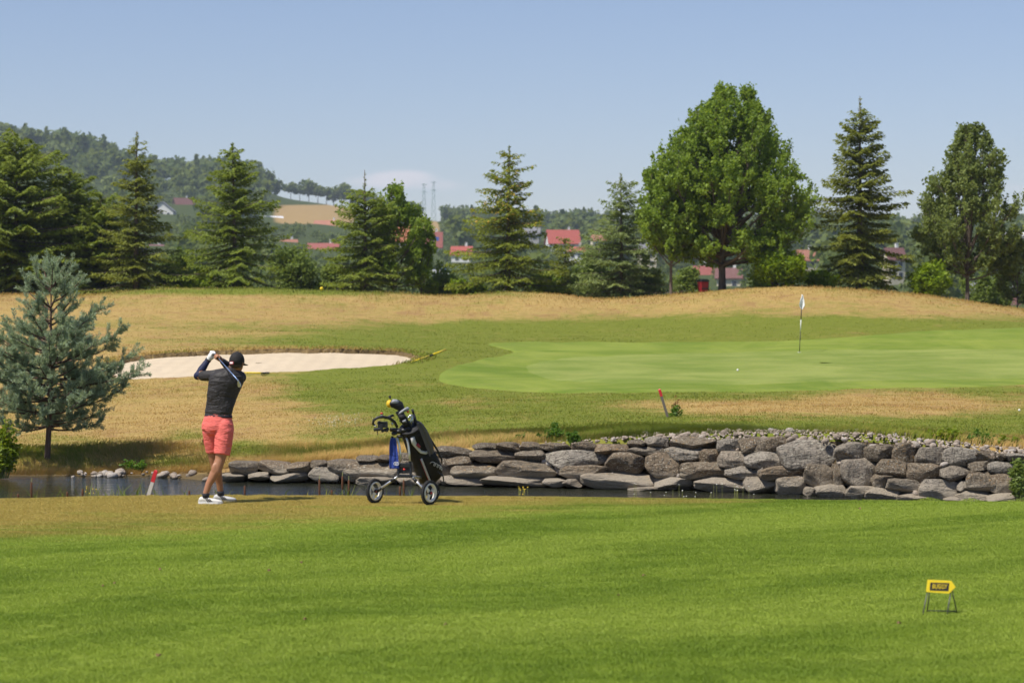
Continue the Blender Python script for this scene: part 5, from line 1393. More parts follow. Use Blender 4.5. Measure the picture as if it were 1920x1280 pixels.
M['hair'] = plain('hair', (0.05, 0.035, 0.025), 0.8, bump=0.5, scale=60)
M['steel'] = plain('steel', (0.55, 0.57, 0.60), 0.25, 0.9, var=0.05)
M['shaft_blue'] = plain('shaft_blue_steel', (0.22, 0.32, 0.55), 0.3, 0.5, var=0.05)
M['black_plastic'] = plain('black_plastic', (0.015, 0.015, 0.017), 0.42, var=0.2)
M['grip'] = plain('grip_rubber', (0.02, 0.02, 0.02), 0.8)

g0 = Vector((px2x(405, 28.2), 28.2, 0)); g0.z = tz(g0.x, g0.y)
golfer = empty('person', g0, 'golfer in black shirt, coral shorts and black cap, back turned, club over his shoulder', 'person')
def gz(zx, zy, y): return Vector(((zx - 330) * 0.001603, y, (1222 - zy) * 0.001603 - y * 0.070))
def ellring(c, s, f, a, b, n=20):
    c, s, f = Vector(c), Vector(s).normalized(), Vector(f).normalized()
    return [c + s * a * math.cos(2 * math.pi * k / n) + f * b * math.sin(2 * math.pi * k / n) for k in range(n)]
def limb(mb, pts, rad, n=14):
    mb.tube(pts, rad, n); 
    for p, r_ in zip(pts, rad): mb.ball(p, r_ * 0.99, 12, 8)
Y = 0.06
S1 = Vector((1, -0.10, -0.06)).normalized(); S2 = Vector((1, 0.12, -0.06)).normalized(); FR = Vector((0.08, 1, 0)).normalized()
def torso_rings(g):  # g: how far the cloth stands off
    spec = [(338, 650, 0.178, 0.128, S1), (338, 610, 0.168, 0.120, S1), (343, 560, 0.153, 0.108, S1), (354, 510, 0.155, 0.108, S1), (368, 450, 0.166, 0.114, S2), (384, 390, 0.180, 0.122, S2), (400, 330, 0.194, 0.125, S2), (410, 292, 0.192, 0.112, S2), (420, 268, 0.150, 0.090, S2), (434, 248, 0.085, 0.068, S2)]
    return [(gz(x, y, Y), s, a + g, b + g) for (x, y, a, b, s) in spec]
shL, shR = gz(305, 290, Y + 0.03), gz(500, 300, Y + 0.06)
elL, wrL, haL = gz(180, 288, 0.20), gz(250, 172, 0.28), gz(283, 132, 0.27)
elR, wrR, haR = gz(405, 225, 0.34), gz(352, 172, 0.24), gz(328, 152, 0.17)
hipR, knR, caR, laR, anR = gz(392, 690, 0.0), gz(364, 900, -0.03), gz(334, 990, -0.06), gz(284, 1080, -0.08), gz(263, 1150, -0.09)
hipL, knL, caL, laL, anL = gz(285, 690, 0.10), gz(305, 900, 0.15), gz(322, 985, 0.19), gz(338, 1070, 0.22), gz(345, 1130, 0.24)
head_c = gz(476, 190, Y + 0.03); face = Vector((0.32, 0.94, -0.12)).normalized(); hside = face.cross(Vector((0, 0, 1))).normalized(); hup = hside.cross(face)
HR_ = Matrix((hside, face, hup)).transposed()
body = MB()
body.loft([ellring(c, s, FR, a, b) for (c, s, a, b) in torso_rings(-0.006)])
limb(body, [gz(434, 262, Y), gz(452, 235, Y + 0.015), head_c + Vector((0, 0, -0.05))], [0.062, 0.056, 0.056])
body.ball(head_c, (0.076, 0.096, 0.112), 20, 16, HR_)                                   # skull
body.ball(head_c + face * 0.035 - hup * 0.045, (0.058, 0.062, 0.072), 16, 12, HR_)       # jaw
body.ball(head_c + face * 0.100 - hup * 0.022, (0.013, 0.020, 0.022), 10, 8, HR_)        # nose
body.ball(head_c + face * 0.088 + hside * 0.03 + hup * 0.008, (0.016, 0.012, 0.010), 8, 6, HR_); body.ball(head_c + face * 0.088 - hside * 0.03 + hup * 0.008, (0.016, 0.012, 0.010), 8, 6, HR_)
body.ball(head_c + face * 0.092 - hup * 0.066, (0.024, 0.010, 0.010), 8, 6, HR_)         # lips
for sg in (-1, 1): body.ball(head_c + hside * sg * 0.078 - hup * 0.018 - face * 0.008, (0.010, 0.022, 0.032), 10, 8, HR_)   # ears
limb(body, [shL, (shL + elL) / 2, elL], [0.058, 0.050, 0.043]); limb(body, [elL, elL * 0.6 + wrL * 0.4, wrL], [0.043, 0.044, 0.029])
limb(body, [shR, (shR + elR) / 2, elR], [0.058, 0.050, 0.043]); limb(body, [elR, elR * 0.6 + wrR * 0.4, wrR], [0.043, 0.043, 0.029])
limb(body, [hipR, hipR * 0.5 + knR * 0.5, knR, caR, laR, anR], [0.094, 0.082, 0.062, 0.062, 0.041, 0.036]); limb(body, [hipL, hipL * 0.5 + knL * 0.5, knL, caL, laL, anL], [0.094, 0.080, 0.060, 0.060, 0.041, 0.036])
body.ball(caR + Vector((-0.012, -0.022, 0.02)), (0.042, 0.040, 0.085), 12, 8); body.ball(caL + Vector((-0.012, -0.02, 0.02)), (0.040, 0.040, 0.085), 12, 8)
# hands closed round the grip
club_dir = (gz(535, 345, -0.60) - haR).normalized()
def hand(mb, wrist, palm, axis, out, k=1.0):
    """palm between wrist and grip, four fingers wrapped round the axis, thumb lying along it"""
    axis = Vector(axis).normalized(); to = (palm - wrist).normalized(); side = axis.cross(to).normalized()
    limb(mb, [wrist, wrist * 0.4 + palm * 0.6, palm - to * 0.012], [0.027 * k, 0.034 * k, 0.033 * k], 10)
    for i, (o_, l_) in enumerate(((-0.030, 0.9), (-0.010, 1.0), (0.011, 0.97), (0.031, 0.8))):
        c = palm + axis * o_; b = c + side * 0.020
        limb(mb, [b, c + side * 0.027 + to * 0.022 * l_, c + to * 0.040 * l_, c - side * 0.022 * l_ + to * 0.026, c - side * 0.024 * l_ + to * 0.004], [0.0105 * k, 0.0105 * k, 0.0098 * k, 0.009 * k, 0.008 * k], 8)
    limb(mb, [palm - to * 0.02 - side * 0.018, palm - side * 0.026 + axis * 0.03, palm - side * 0.012 + axis * 0.058], [0.012 * k, 0.011 * k, 0.009 * k], 8)
hand(body, wrR, haR, club_dir, 1); hand(body, wrL, haL, club_dir, 1)
link('body', remeshed(body, 0.0075, 3), M['skin'], golfer)
# glove on the left hand
mb = MB(); hand(mb, wrL * 0.75 + haL * 0.25, haL, club_dir, 1, 1.22); link('glove', remeshed(mb, 0.0055, 2), M['glove'], golfer)
mb = MB(); d_ = (haL - wrL).normalized(); mb.tube([wrL - d_ * 0.012, wrL + d_ * 0.014], 0.036, 14); mb.build('wristband', M['dark'], golfer, True)
# shirt with short sleeves
mb = MB(); mb.loft([ellring(c, s, FR, a, b) for (c, s, a, b) in torso_rings(0.010)[2:]])
mb.loft([ellring(c, s, FR, a, b) for (c, s, a, b) in [(gz(342, 585, Y), S1, 0.158, 0.116), (gz(344, 560, Y), S1, 0.160, 0.114)]])
limb(mb, [gz(430, 272, Y), shL, shL * 0.45 + elL * 0.55, shL * 0.32 + elL * 0.68], [0.075, 0.068, 0.062, 0.060]); limb(mb, [gz(430, 272, Y), shR, shR * 0.45 + elR * 0.55], [0.075, 0.070, 0.062])
mb.tube([gz(434, 262, Y), gz(444, 243, Y + 0.01)], [0.076, 0.068], 16)
def wrinkle(co):
    s = co[:, 0] * 1.0 + co[:, 2]
    return 0.006 * (fbm(co[:, 0] * 6 + co[:, 2] * 9, co[:, 2] * 26 - co[:, 0] * 8, 3, 3) - 0.44) + 0.006 * (fbm(co[:, 0] * 9, co[:, 2] * 9, 8, 2) - 0.37)
shirt = link('shirt', remeshed(mb, 0.008, 4, wrinkle), M['shirt'], golfer)
# arm sleeves
mb = MB(); limb(mb, [shL * 0.42 + elL * 0.58, elL, elL * 0.6 + wrL * 0.4, wrL - d_ * 0.01], [0.053, 0.049, 0.048, 0.034]); link('arm_sleeve', remeshed(mb, 0.007, 3), M['navy'], golfer)
mb = MB(); limb(mb, [shR * 0.5 + elR * 0.5, elR, elR * 0.6 + wrR * 0.4, elR * 0.12 + wrR * 0.88], [0.054, 0.049, 0.048, 0.036]); link('arm_sleeve', remeshed(mb, 0.007, 3), M['dark'], golfer)
# shorts
mb = MB()
mb.loft([ellring(c, s, FR, a, b) for (c, s, a, b) in [(gz(332, 690, Y), S1, 0.186, 0.140), (gz(336, 650, Y), S1, 0.190, 0.142), (gz(340, 600, Y), S1, 0.170, 0.126), (gz(344, 568, Y), S1, 0.156, 0.112)]])
hemR, hemL = gz(374, 866, -0.02), gz(303, 842, 0.14)
limb(mb, [gz(390, 680, 0.015), gz(386, 760, -0.005)], [0.112, 0.108]); mb.tube([gz(390, 690, 0.01), gz(386, 760, 0), gz(380, 820, -0.01), hemR], [0.112, 0.108, 0.100, 0.098], 20)
limb(mb, [gz(288, 680, 0.09), gz(290, 750, 0.11)], [0.108, 0.100]); mb.tube([gz(288, 690, 0.09), gz(291, 760, 0.115), gz(297, 810, 0.13), hemL], [0.108, 0.098, 0.093, 0.090], 20)
mb.ball(gz(388, 668, -0.030), (0.085, 0.064, 0.10), 14, 10); mb.ball(gz(298, 668, -0.004), (0.083, 0.064, 0.10), 14, 10)
def sfold(co): return 0.015 * (fbm(co[:, 0] * 7 + co[:, 2] * 3, co[:, 2] * 13 + co[:, 0] * 6, 13, 3) - 0.44)
shorts = link('shorts', remeshed(mb, 0.008, 3, sfold), M['shorts'], golfer)
mb = MB(); rb = [ellring(c, s, FR, a, b, 28) for (c, s, a, b) in [(gz(343, 592, Y), S1, 0.1665, 0.122), (gz(344, 574, Y), S1, 0.162, 0.118)]]; mb.loft(rb); mb.build('belt', M['dark'], golfer, True)
# seat pocket welt
mb = MB(); mb.tube([gz(420, 640, Y - 0.137), gz(452, 652, Y - 0.090)], 0.004, 6); mb.build('pocket_welt', M['shorts'], shorts, True)
# cap
mb = MB()
rings = []
for i in range(9):
    th = (i / 8.0) * math.pi / 2; rr_ = math.cos(th); h_ = math.sin(th)
    rings.append([head_c + hup * (0.012 + 0.108 * h_) + (hside * math.cos(a) * 0.087 + face * (math.sin(a) * 0.106 - 0.004)) * max(rr_, 0.03) for a in np.linspace(0, 6.283, 24, endpoint=False)])
base_ring = [head_c + hup * (-0.030 - 0.012 * max(0, -math.sin(a))) + hside * math.cos(a) * 0.085 + face * (math.sin(a) * 0.104 - 0.004) for a in np.linspace(0, 6.283, 24, endpoint=False)]
mb.loft([base_ring] + rings); capo = mb.build('cap', M['cap'], golfer, True)
mb = MB(); bo, bi = [], []
for a in np.linspace(math.radians(25), math.radians(155), 14):
    e_ = head_c - hup * 0.012 + hside * math.cos(a) * 0.082 + face * (math.sin(a) * 0.102)
    o2 = head_c - hup * 0.020 + hside * math.cos(a) * 0.088 + face * (0.085 + 0.100 * max(0, math.sin(a)) ** 0.6)
    bi.append(e_); bo.append(o2)
n_ = len(bi); mb.add(bi + bo + [p - hup * 0.004 for p in bi] + [p - hup * 0.004 for p in bo],
       [(i, i + 1, n_ + i + 1, n_ + i) for i in range(n_ - 1)] + [(2 * n_ + i + 1, 2 * n_ + i, 3 * n_ + i, 3 * n_ + i + 1) for i in range(n_ - 1)] + [(n_ + i, n_ + i + 1, 3 * n_ + i + 1, 3 * n_ + i) for i in range(n_ - 1)])
mb.build('brim', M['cap'], capo, True)
mb = MB(); mb.ball(head_c + hup * 0.121, 0.007, 10, 6); mb.build('button', M['cap'], capo, True)
def patch_on(a0, a1, h0, h1, off, mat, name, parent):
    mb = MB(); top_, bot_ = [], []
    for a in np.linspace(a0, a1, 7):
        base_ = lambda h: head_c + hup * h + hside * math.cos(a) * (0.0855 + off) + face * (math.sin(a) * (0.1045 + off) - 0.004)
        bot_.append(base_(h0)); top_.append(base_(h1))
    mb.add(bot_ + top_, [(i, i + 1, 8 + i, 7 + i) for i in range(6)]); mb.build(name, mat, parent)
patch_on(math.radians(237), math.radians(275), -0.036, -0.006, 0.003, M['redprint'], 'logo_patch', capo); patch_on(math.radians(241), math.radians(271), -0.030, -0.011, 0.005, M['white'], 'logo_lettering', capo)
# hair under the cap
mb = MB(); mb.ball(head_c - hup * 0.040 - face * 0.028, (0.079, 0.076, 0.046), 18, 12, HR_); mb.build('hair', M['hair'], golfer, True)
# shoes, socks
def shoe(ankle, toe_dir, L, mat, ground, nm='shoe'):
    d = Vector(toe_dir).normalized(); s = Vector((d.y, -d.x, 0)); heel = Vector((ankle.x, ankle.y, ground)) - d * 0.085
    mb = MB(); rings = []
    for (t, w, h, c) in ((0.00, 0.024, 0.050, 0.03), (0.05, 0.034, 0.078, 0.03), (0.18, 0.038, 0.092, 0.03), (0.33, 0.038, 0.086, 0.03), (0.48, 0.042, 0.070, 0.025), (0.66, 0.048, 0.062, 0.022), (0.84, 0.045, 0.052, 0.02), (0.95, 0.032, 0.044, 0.02), (1.0, 0.014, 0.034, 0.02)):
        p = heel + d * L * t; ring = []
        for k in range(14):
            a = 2 * math.pi * k / 14; ring.append(p + s * w * math.cos(a) + Vector((0, 0, 0.016 + (h - 0.016) * (0.5 + 0.5 * math.sin(a)))))
        rings.append(ring)
    mb.loft(rings); sh = mb.build(nm, mat, golfer, True)
    mb = MB(); rings = []
    for (t, w) in ((-0.01, 0.020), (0.05, 0.038), (0.2, 0.042), (0.45, 0.043), (0.68, 0.050), (0.88, 0.046), (0.98, 0.028), (1.02, 0.012)):
        p = heel + d * L * t; up = 0.006 * max(0, (t - 0.7) / 0.3); rings.append([p + s * w + Vector((0, 0, up)), p - s * w + Vector((0, 0, up)), p - s * w * 1.02 + Vector((0, 0, 0.026)), p + s * w * 1.02 + Vector((0, 0, 0.026))])
    mb.loft(rings); mb.build('sole', M['white'] if mat is M['shoe'] else M['steel'], sh)
    for j in range(3):
        t = 0.40 + 0.085 * j; p = heel + d * L * t + s * 0.050
        mb = MB(); mb.add([p + Vector((0, 0, 0.028)) + d * 0.006, p + Vector((0, 0, 0.028)) + d * 0.023, p - d * 0.013 - s * 0.006 + Vector((0, 0, 0.074 - 0.006 * j)), p - d * 0.030 - s * 0.006 + Vector((0, 0, 0.078 - 0.006 * j))], [(0, 1, 2, 3)])
        mb.build('stripe', M['dark'], sh)
    mb = MB(); mb.tube([Vector((ankle.x, ankle.y, ground + 0.070)), Vector((ankle.x, ankle.y, ground + 0.10)), ankle * 0.5 + Vector((ankle.x, ankle.y, ground + 0.135)) * 0.5], [0.042, 0.041, 0.043], 14); mb.build('sock', M['dark'], golfer, True)
shoe(Vector((anR.x, anR.y, 0.115)), (0.97, -0.20, 0), 0.285, M['shoe'], 0.004); shoe(Vector((anL.x, anL.y, 0.115)), (0.92, -0.10, 0), 0.27, M['shoe2'], 0.004)

# the club he holds
club_head = gz(535, 345, -0.60); butt = haL - (haR - haL).normalized() * 0.05
club = empty('golf_club', g0 + haR, 'iron golf club swung over the golfer\'s right shoulder', 'golf club'); cl = lambda p: Vector(p) - haR
mb = MB(); mb.tube([cl(butt), cl(haL), cl(haR), cl(haR + club_dir * 0.06)], [0.013, 0.013, 0.012, 0.010], 10); mb.build('grip', M['grip'], club, True)
mb = MB(); mb.tube([cl(haR + club_dir * 0.05), cl(club_head)], [0.0056, 0.0046], 8); mb.build('shaft', M['shaft_blue'], club, True)
hd = Vector((0.18, -0.05, -1)).normalized(); mb = MB()
mb.tube([cl(club_head - club_dir * 0.05), cl(club_head + club_dir * 0.01)], [0.007, 0.008], 8)
c0 = cl(club_head); u_ = Vector((0.25, 0.1, -1)).normalized(); w_ = Vector((0.9, -0.3, 0.2)).normalized(); nrm = u_.cross(w_).normalized()
prof = [(0, -0.008), (0.02, -0.014), (0.06, -0.024), (0.078, -0.012), (0.074, 0.014), (0.04, 0.018), (0.01, 0.010)]
mb.loft([[c0 + u_ * a + w_ * b + nrm * s_ for (a, b) in prof] for s_ in (-0.007, 0.007)]); mb.build('club_head', M['steel'], club, bevel=0.002)

# ---------------------------------------------------------------- trolley and bag
M['alu'] = plain('aluminium', (0.62, 0.63, 0.65), 0.32, 0.75, var=0.06); M['rim_white'] = plain('rim_white', (0.80, 0.77, 0.68), 0.5, var=0.08)
M['bag_black'] = cloth('bag_nylon', (0.010, 0.010, 0.012), (0.022, 0.022, 0.024), 40, 0.6, 0.5); M['bag_white'] = plain('bag_white', (0.55, 0.54, 0.53), 0.55, var=0.1)
M['bag_red'] = plain('bag_red', (0.32, 0.03, 0.05), 0.6); M['towel_blue'] = cloth('towel_blue', (0.022, 0.045, 0.23), (0.045, 0.08, 0.34), 90, 0.95, 0.7); M['towel_grey'] = cloth('towel_grey', (0.085, 0.083, 0.10), (0.125, 0.122, 0.145), 80, 0.95, 0.7)
M['yellow'] = plain('yellow_cover', (0.72, 0.46, 0.02), 0.6); M['silver_cloth'] = cloth('silver_cloth', (0.20, 0.21, 0.23), (0.36, 0.37, 0.40), 60, 0.5, 0.6); M['cap_red'] = plain('cap_red', (0.65, 0.03, 0.02), 0.4)
tM = NT('clear_bottle'); M['bottle'] = tM.done(tM.bsdf((0.7, 0.75, 0.78), 0.08, spec=0.5, Transmission_Weight=0.75, IOR=1.4))
t0 = Vector((px2x(753.7, 28.1), 28.1, 0)); t0.z = tz(t0.x, t0.y)
def cz(zx, zy, y=0.0): return Vector(((zx - 500) * 0.001162, y, (1208 - zy) * 0.001162 - y * 0.070))
trolley = empty('golf_trolley', t0, 'silver and black push trolley with two big spoked wheels carrying a golf bag', 'golf trolley')
wn_ = Vector((0.80, -0.60, 0)).normalized()
def wheel(c, R, name='wheel', ax=wn_):
    mb = MB(); mb.disc_torus(c, ax, R - 0.017, 0.017, 40, 10, 1.25); tyre_root = mb.build(name, M['rubber'], trolley, True)
    u = ax.orthogonal().normalized(); w = ax.cross(u)
    mb = MB(); mb.disc_torus(c, ax, R - 0.042, 0.012, 40, 8, 2.2); mb.build('rim', M['rim_white'], tyre_root, True)
    for k in range(3):
        a = k * 2.094 + 1.62; d = u * math.cos(a) + w * math.sin(a); e_ = d.cross(ax)
        mb = MB(); mb.loft([[c + d * r_ + e_ * s_ + ax * q_ for (s_, q_) in ((-ww, -0.008), (ww, -0.008), (ww, 0.008), (-ww, 0.008))] for (r_, ww) in ((0.018, 0.022), (0.055, 0.014), (R - 0.045, 0.018))]); mb.build('spoke', M['rim_white'], tyre_root, bevel=0.002)
    # tread blocks
    mb = MB()
    for k in range(36):
        a = k * 2 * math.pi / 36; d = u * math.cos(a) + w * math.sin(a); e_ = d.cross(ax)
        for q_ in (-0.011, 0.011):
            mb.box(c + d * (R - 0.0015) + ax * (q_ + (0.003 if k % 2 else -0.003)), (0.012, 0.010, 0.005), Matrix((e_, ax, d)).transposed())
    mb.build('tread', M['rubber'], tyre_root)
    mb = MB(); mb.tube([c - ax * 0.03, c + ax * 0.025], 0.021, 14); mb.build('hub', M['black_plastic'], tyre_root, True); mb = MB(); mb.tube([c + ax * 0.025, c + ax * 0.031], 0.014, 12); mb.build('hub_cap', M['cap_red'], tyre_root, True)
cL, cR = cz(222, 1078, 0.14), cz(780, 1085, -0.14); R_w = 0.144
cL.z = R_w + tz(t0.x + cL.x, t0.y + cL.y) - t0.z; cR.z = R_w + tz(t0.x + cR.x, t0.y + cR.y) - t0.z
wheel(cL, R_w); wheel(cR, R_w)
cF = cz(800, 1100, 0.60); cF.z = 0.10 + tz(t0.x + cF.x, t0.y + cF.y) - t0.z; wheel(cF, 0.10, 'front_wheel')
for (a, b) in ((cz(480, 915, 0.02), cL + wn_ * 0.03), (cz(580, 912, 0.0), cR - wn_ * 0.035)):
    mb = MB(); mb.tube([a, b], 0.0145, 12); mb.build('axle_arm', M['alu'], trolley, True)
    mb = MB(); m_ = a.lerp(b, 0.30); mb.tube([m_ - (b - a).normalized() * 0.03, m_ + (b - a).normalized() * 0.03], 0.018, 10); mb.tube([m_ + Vector((0, 0, -0.012)), m_ + Vector((0.0, 0, -0.030))], 0.010, 8); mb.build('clamp', M['black_plastic'], trolley, True)
    mb = MB(); e_ = a.lerp(b, 0.93); mb.tube([e_ - (b - a).normalized() * 0.045, e_ + (b - a).normalized() * 0.02], [0.016, 0.024], 10); mb.build('axle_joint', M['black_plastic'], trolley, True)
mb = MB(); mb.box(cz(525, 925, 0.0), (0.15, 0.09, 0.035)); mb.box(cz(525, 860, 0.01), (0.135, 0.06, 0.09), None, 0.85); mb.tube([cz(465, 930, -0.03), cz(465, 780, -0.01)], 0.016, 10); mb.tube([cz(590, 930, -0.03), cz(582, 780, -0.01)], 0.016, 10)
mb.box(cz(530, 820, -0.02), (0.125, 0.03, 0.05)); mb.build('lower_bracket', M['black_plastic'], trolley, bevel=0.006)
mb = MB(); mb.tube([cz(522, 868, -0.045), cz(526, 852, -0.045)], 0.014, 10); mb.build('release_button', M['cap_red'], trolley, True)
for pts in ([cz(486, 780, -0.02), cz(484, 700, -0.02), cz(476, 630, -0.02), cz(462, 575, -0.02), cz(452, 540, -0.02)], [cz(578, 780, -0.02), cz(574, 700, -0.02), cz(566, 630, -0.02), cz(556, 575, -0.02), cz(546, 540, -0.02)]):
    mb = MB(); mb.tube(pts, 0.0135, 12); mb.build('upright', M['alu'], trolley, True)
mb = MB(); mb.tube([cz(600, 780, -0.03), cz(620, 880, -0.03), cz(690, 1010, -0.08)], 0.003, 6); mb.build('brake_cable', M['black_plastic'], trolley, True)
mb = MB(); mb.tube([cz(795, 950, 0.50), cF + Vector((0, 0, 0.11))], 0.014, 8); mb.tube([cz(850, 880, 0.22), cz(905, 925, 0.25), cz(912, 985, 0.25)], [0.008, 0.009, 0.006], 8); mb.build('front_fork', M['black_plastic'], trolley, True)
mb = MB(); mb.tube([cz(525, 920, 0.03), cz(795, 955, 0.50)], 0.016, 10); mb.build('main_beam', M['alu'], trolley, True)
# upper bracket, console and handle loop
mb = MB()
for (x_, y_, r_) in ((425, 500, 0.030), (470, 480, 0.036), (520, 470, 0.036), (480, 530, 0.028), (545, 515, 0.028), (400, 470, 0.022), (405, 535, 0.014), (560, 455, 0.03)): mb.ball(cz(x_, y_, -0.03), (r_ * 1.2, r_, r_ * 0.8), 10, 8)
mb.tube([cz(380, 460, -0.04), cz(470, 470, -0.03), cz(560, 440, 0.0)], [0.018, 0.028, 0.024], 10); mb.build('upper_bracket', M['black_plastic'], trolley, True)
hp_ = [cz(455, 440, -0.04), cz(430, 390, -0.06), cz(385, 352, -0.10), cz(320, 338, -0.14), cz(262, 345, -0.16), cz(225, 372, -0.16), cz(217, 405, -0.15), cz(240, 428, -0.13)]
mb = MB(); mb.tube(hp_, [0.015, 0.018, 0.018, 0.017, 0.016, 0.015, 0.014, 0.012], 12); mb.build('handle', M['black_plastic'], trolley, True)
mb = MB()
mb.box(cz(325, 415, -0.10), (0.085, 0.06, 0.070)); mb.box(cz(290, 440, -0.12), (0.06, 0.06, 0.07)); mb.tube([cz(225, 465, -0.15), cz(290, 460, -0.14)], 0.021, 12); mb.tube([cz(300, 480, -0.12), cz(370, 455, -0.08)], 0.018, 10); mb.tube([cz(262, 480, -0.15), cz(262, 520, -0.15)], 0.005, 6); mb.ball(cz(280, 400, -0.12), 0.026, 10, 8); mb.ball(cz(350, 470, -0.10), 0.022, 10, 8)
mb.build('console', M['black_plastic'], trolley, bevel=0.004)
mb = MB(); mb.tube([cz(405, 395, -0.09), cz(412, 420, -0.085)], 0.010, 8); mb.tube([cz(235, 428, -0.155), cz(252, 430, -0.15)], 0.006, 8); mb.build('chrome_fitting', M['steel'], trolley, True)
# handle-side umbrella holder
mb = MB(); mb.tube([cz(365, 335, -0.06), cz(415, 320, -0.02)], 0.014, 10); mb.build('umbrella_holder', M['black_plastic'], trolley, True)
# bottle standing on the console
btl = empty('water_bottle', t0 + cz(303, 352, -0.125), 'clear water bottle with red cap standing on the trolley handle', 'bottle')
mb = MB(); mb.tube([(0, 0, 0), (0, 0, 0.004), (0, 0, 0.03), (0, 0, 0.042), (0, 0, 0.050)], [0.017, 0.019, 0.019, 0.012, 0.011], 14); mb.build('bottle_body', M['bottle'], btl, True); mb = MB(); mb.tube([(0, 0, 0.048), (0, 0, 0.066)], 0.0155, 14); mb.build('bottle_cap', M['cap_red'], btl, True)

# golf bag leaning on the trolley
bt, bb = cz(580, 440, 0.02), cz(772, 955, 0.44)
bag = empty('golf_bag', t0 + bb, 'black golf bag with white and red trim strapped to the trolley', 'golf bag'); bl_ = lambda p: Vector(p) - bb
axis_b = (bt - bb).normalized(); bs = Vector((1, 0, 0)); bs = (bs - axis_b * bs.dot(axis_b)).normalized(); bf = axis_b.cross(bs).normalized()
if bf.y > 0: bf = -bf                      # towards the camera
Lb = (bt - bb).length; rings = []
for (t, a, b) in ((0.0, 0.112, 0.11), (0.03, 0.130, 0.125), (0.2, 0.140, 0.132), (0.45, 0.140, 0.130), (0.7, 0.134, 0.122), (0.9, 0.130, 0.118), (1.0, 0.134, 0.122)):
    rings.append(ellring(bl_(bb + axis_b * Lb * t), bs, bf, a, b, 24))
mb = MB(); mb.loft(rings); bg = mb.build('body', M['bag_black'], bag, True)
mb = MB(); mb.loft([ellring(bl_(bb + axis_b * Lb * t), bs, bf, a, b, 24) for (t, a, b) in ((0.965, 0.134, 0.122), (0.975, 0.140, 0.128), (1.0, 0.142, 0.130), (1.012, 0.134, 0.122))]); mb.build('top_cuff', M['bag_black'], bag, True)
def on_bag(t, ang, off=0.004):
    a = np.interp(t, [0, 0.03, 0.2, 0.45, 0.7, 0.9, 1], [0.112, 0.130, 0.140, 0.140, 0.134, 0.130, 0.134]) + off; b = np.interp(t, [0, 0.03, 0.2, 0.45, 0.7, 0.9, 1], [0.11, 0.125, 0.132, 0.130, 0.122, 0.118, 0.122]) + off
    return bl_(bb + axis_b * Lb * t + bs * a * math.cos(ang) + bf * b * math.sin(ang))
# side pocket bulging to the right
mb = MB(); mb.loft([[on_bag(t, a, 0.0) * 1.0 + (bs * math.cos(0.5) + bf * math.sin(0.5)) * bulge * math.sin(math.pi * (a + 0.55) / 1.9) for a in np.linspace(-0.55, 1.35, 12)] + [on_bag(t, a, -0.02) for a in np.linspace(1.35, -0.55, 12)] for (t, bulge) in ((0.04, 0.015), (0.08, 0.05), (0.25, 0.075), (0.42, 0.070), (0.50, 0.045), (0.54, 0.01))])
pk = mb.build('side_pocket', M['bag_black'], bag, True)
mb = MB(); mb.tube([on_bag(t, 1.42, 0.006) for t in np.linspace(0.02, 0.52, 9)], [0.015] * 9, 8, True, False, 0.45); mb.build('white_piping', M['bag_white'], bag, True)
mb = MB(); mb.tube([on_bag(t, 1.53, 0.005) for t in np.linspace(0.02, 0.52, 9)], 0.004, 6); mb.build('red_piping', M['bag_red'], bag, True)
mb = MB(); mb.tube([on_bag(0.93, 1.45, 0.01), on_bag(0.84, 1.5, 0.014), on_bag(0.74, 1.42, 0.012), on_bag(0.64, 1.25, 0.012), on_bag(0.585, 0.9, 0.014), on_bag(0.57, 0.5, 0.016)], [0.030, 0.034, 0.022, 0.018, 0.018, 0.012], 10, True, False, 0.5); mb.build('white_panel', M['bag_white'], bag, True)
mb = MB(); mb.tube([on_bag(0.80, 1.30, 0.02), on_bag(0.73, 1.2, 0.022)], [0.020, 0.016], 8, True, False, 0.5); mb.build('red_tab', M['bag_red'], bag, True)
# script lettering on the pocket
mb = MB(); w_pts = []
for k in range(46):
    s_ = k / 45.0; t = 0.40 - 0.20 * s_ + 0.028 * math.sin(s_ * 26); a = 0.95 - 0.62 * s_ + 0.10 * math.cos(s_ * 26)
    bul = float(np.interp(t, [0.04, 0.08, 0.25, 0.42, 0.5, 0.54], [0.015, 0.05, 0.075, 0.07, 0.045, 0.01])) * math.sin(math.pi * (a + 0.55) / 1.9)
    w_pts.append(on_bag(t, a, 0.003) + (bs * math.cos(0.5) + bf * math.sin(0.5)) * bul)
mb.tube(w_pts, 0.0045, 5); mb.build('script_lettering', M['bag_white'], pk, True)
mb = MB(); mb.tube([on_bag(0.95, 0.2, 0.01), on_bag(0.75, 0.15, 0.05), on_bag(0.5, 0.1, 0.075), on_bag(0.30, 0.0, 0.075), on_bag(0.22, -0.05, 0.05)], [0.012, 0.014, 0.014, 0.014, 0.012], 8, True, False, 0.4); mb.build('shoulder_strap', M['bag_black'], bag, True)
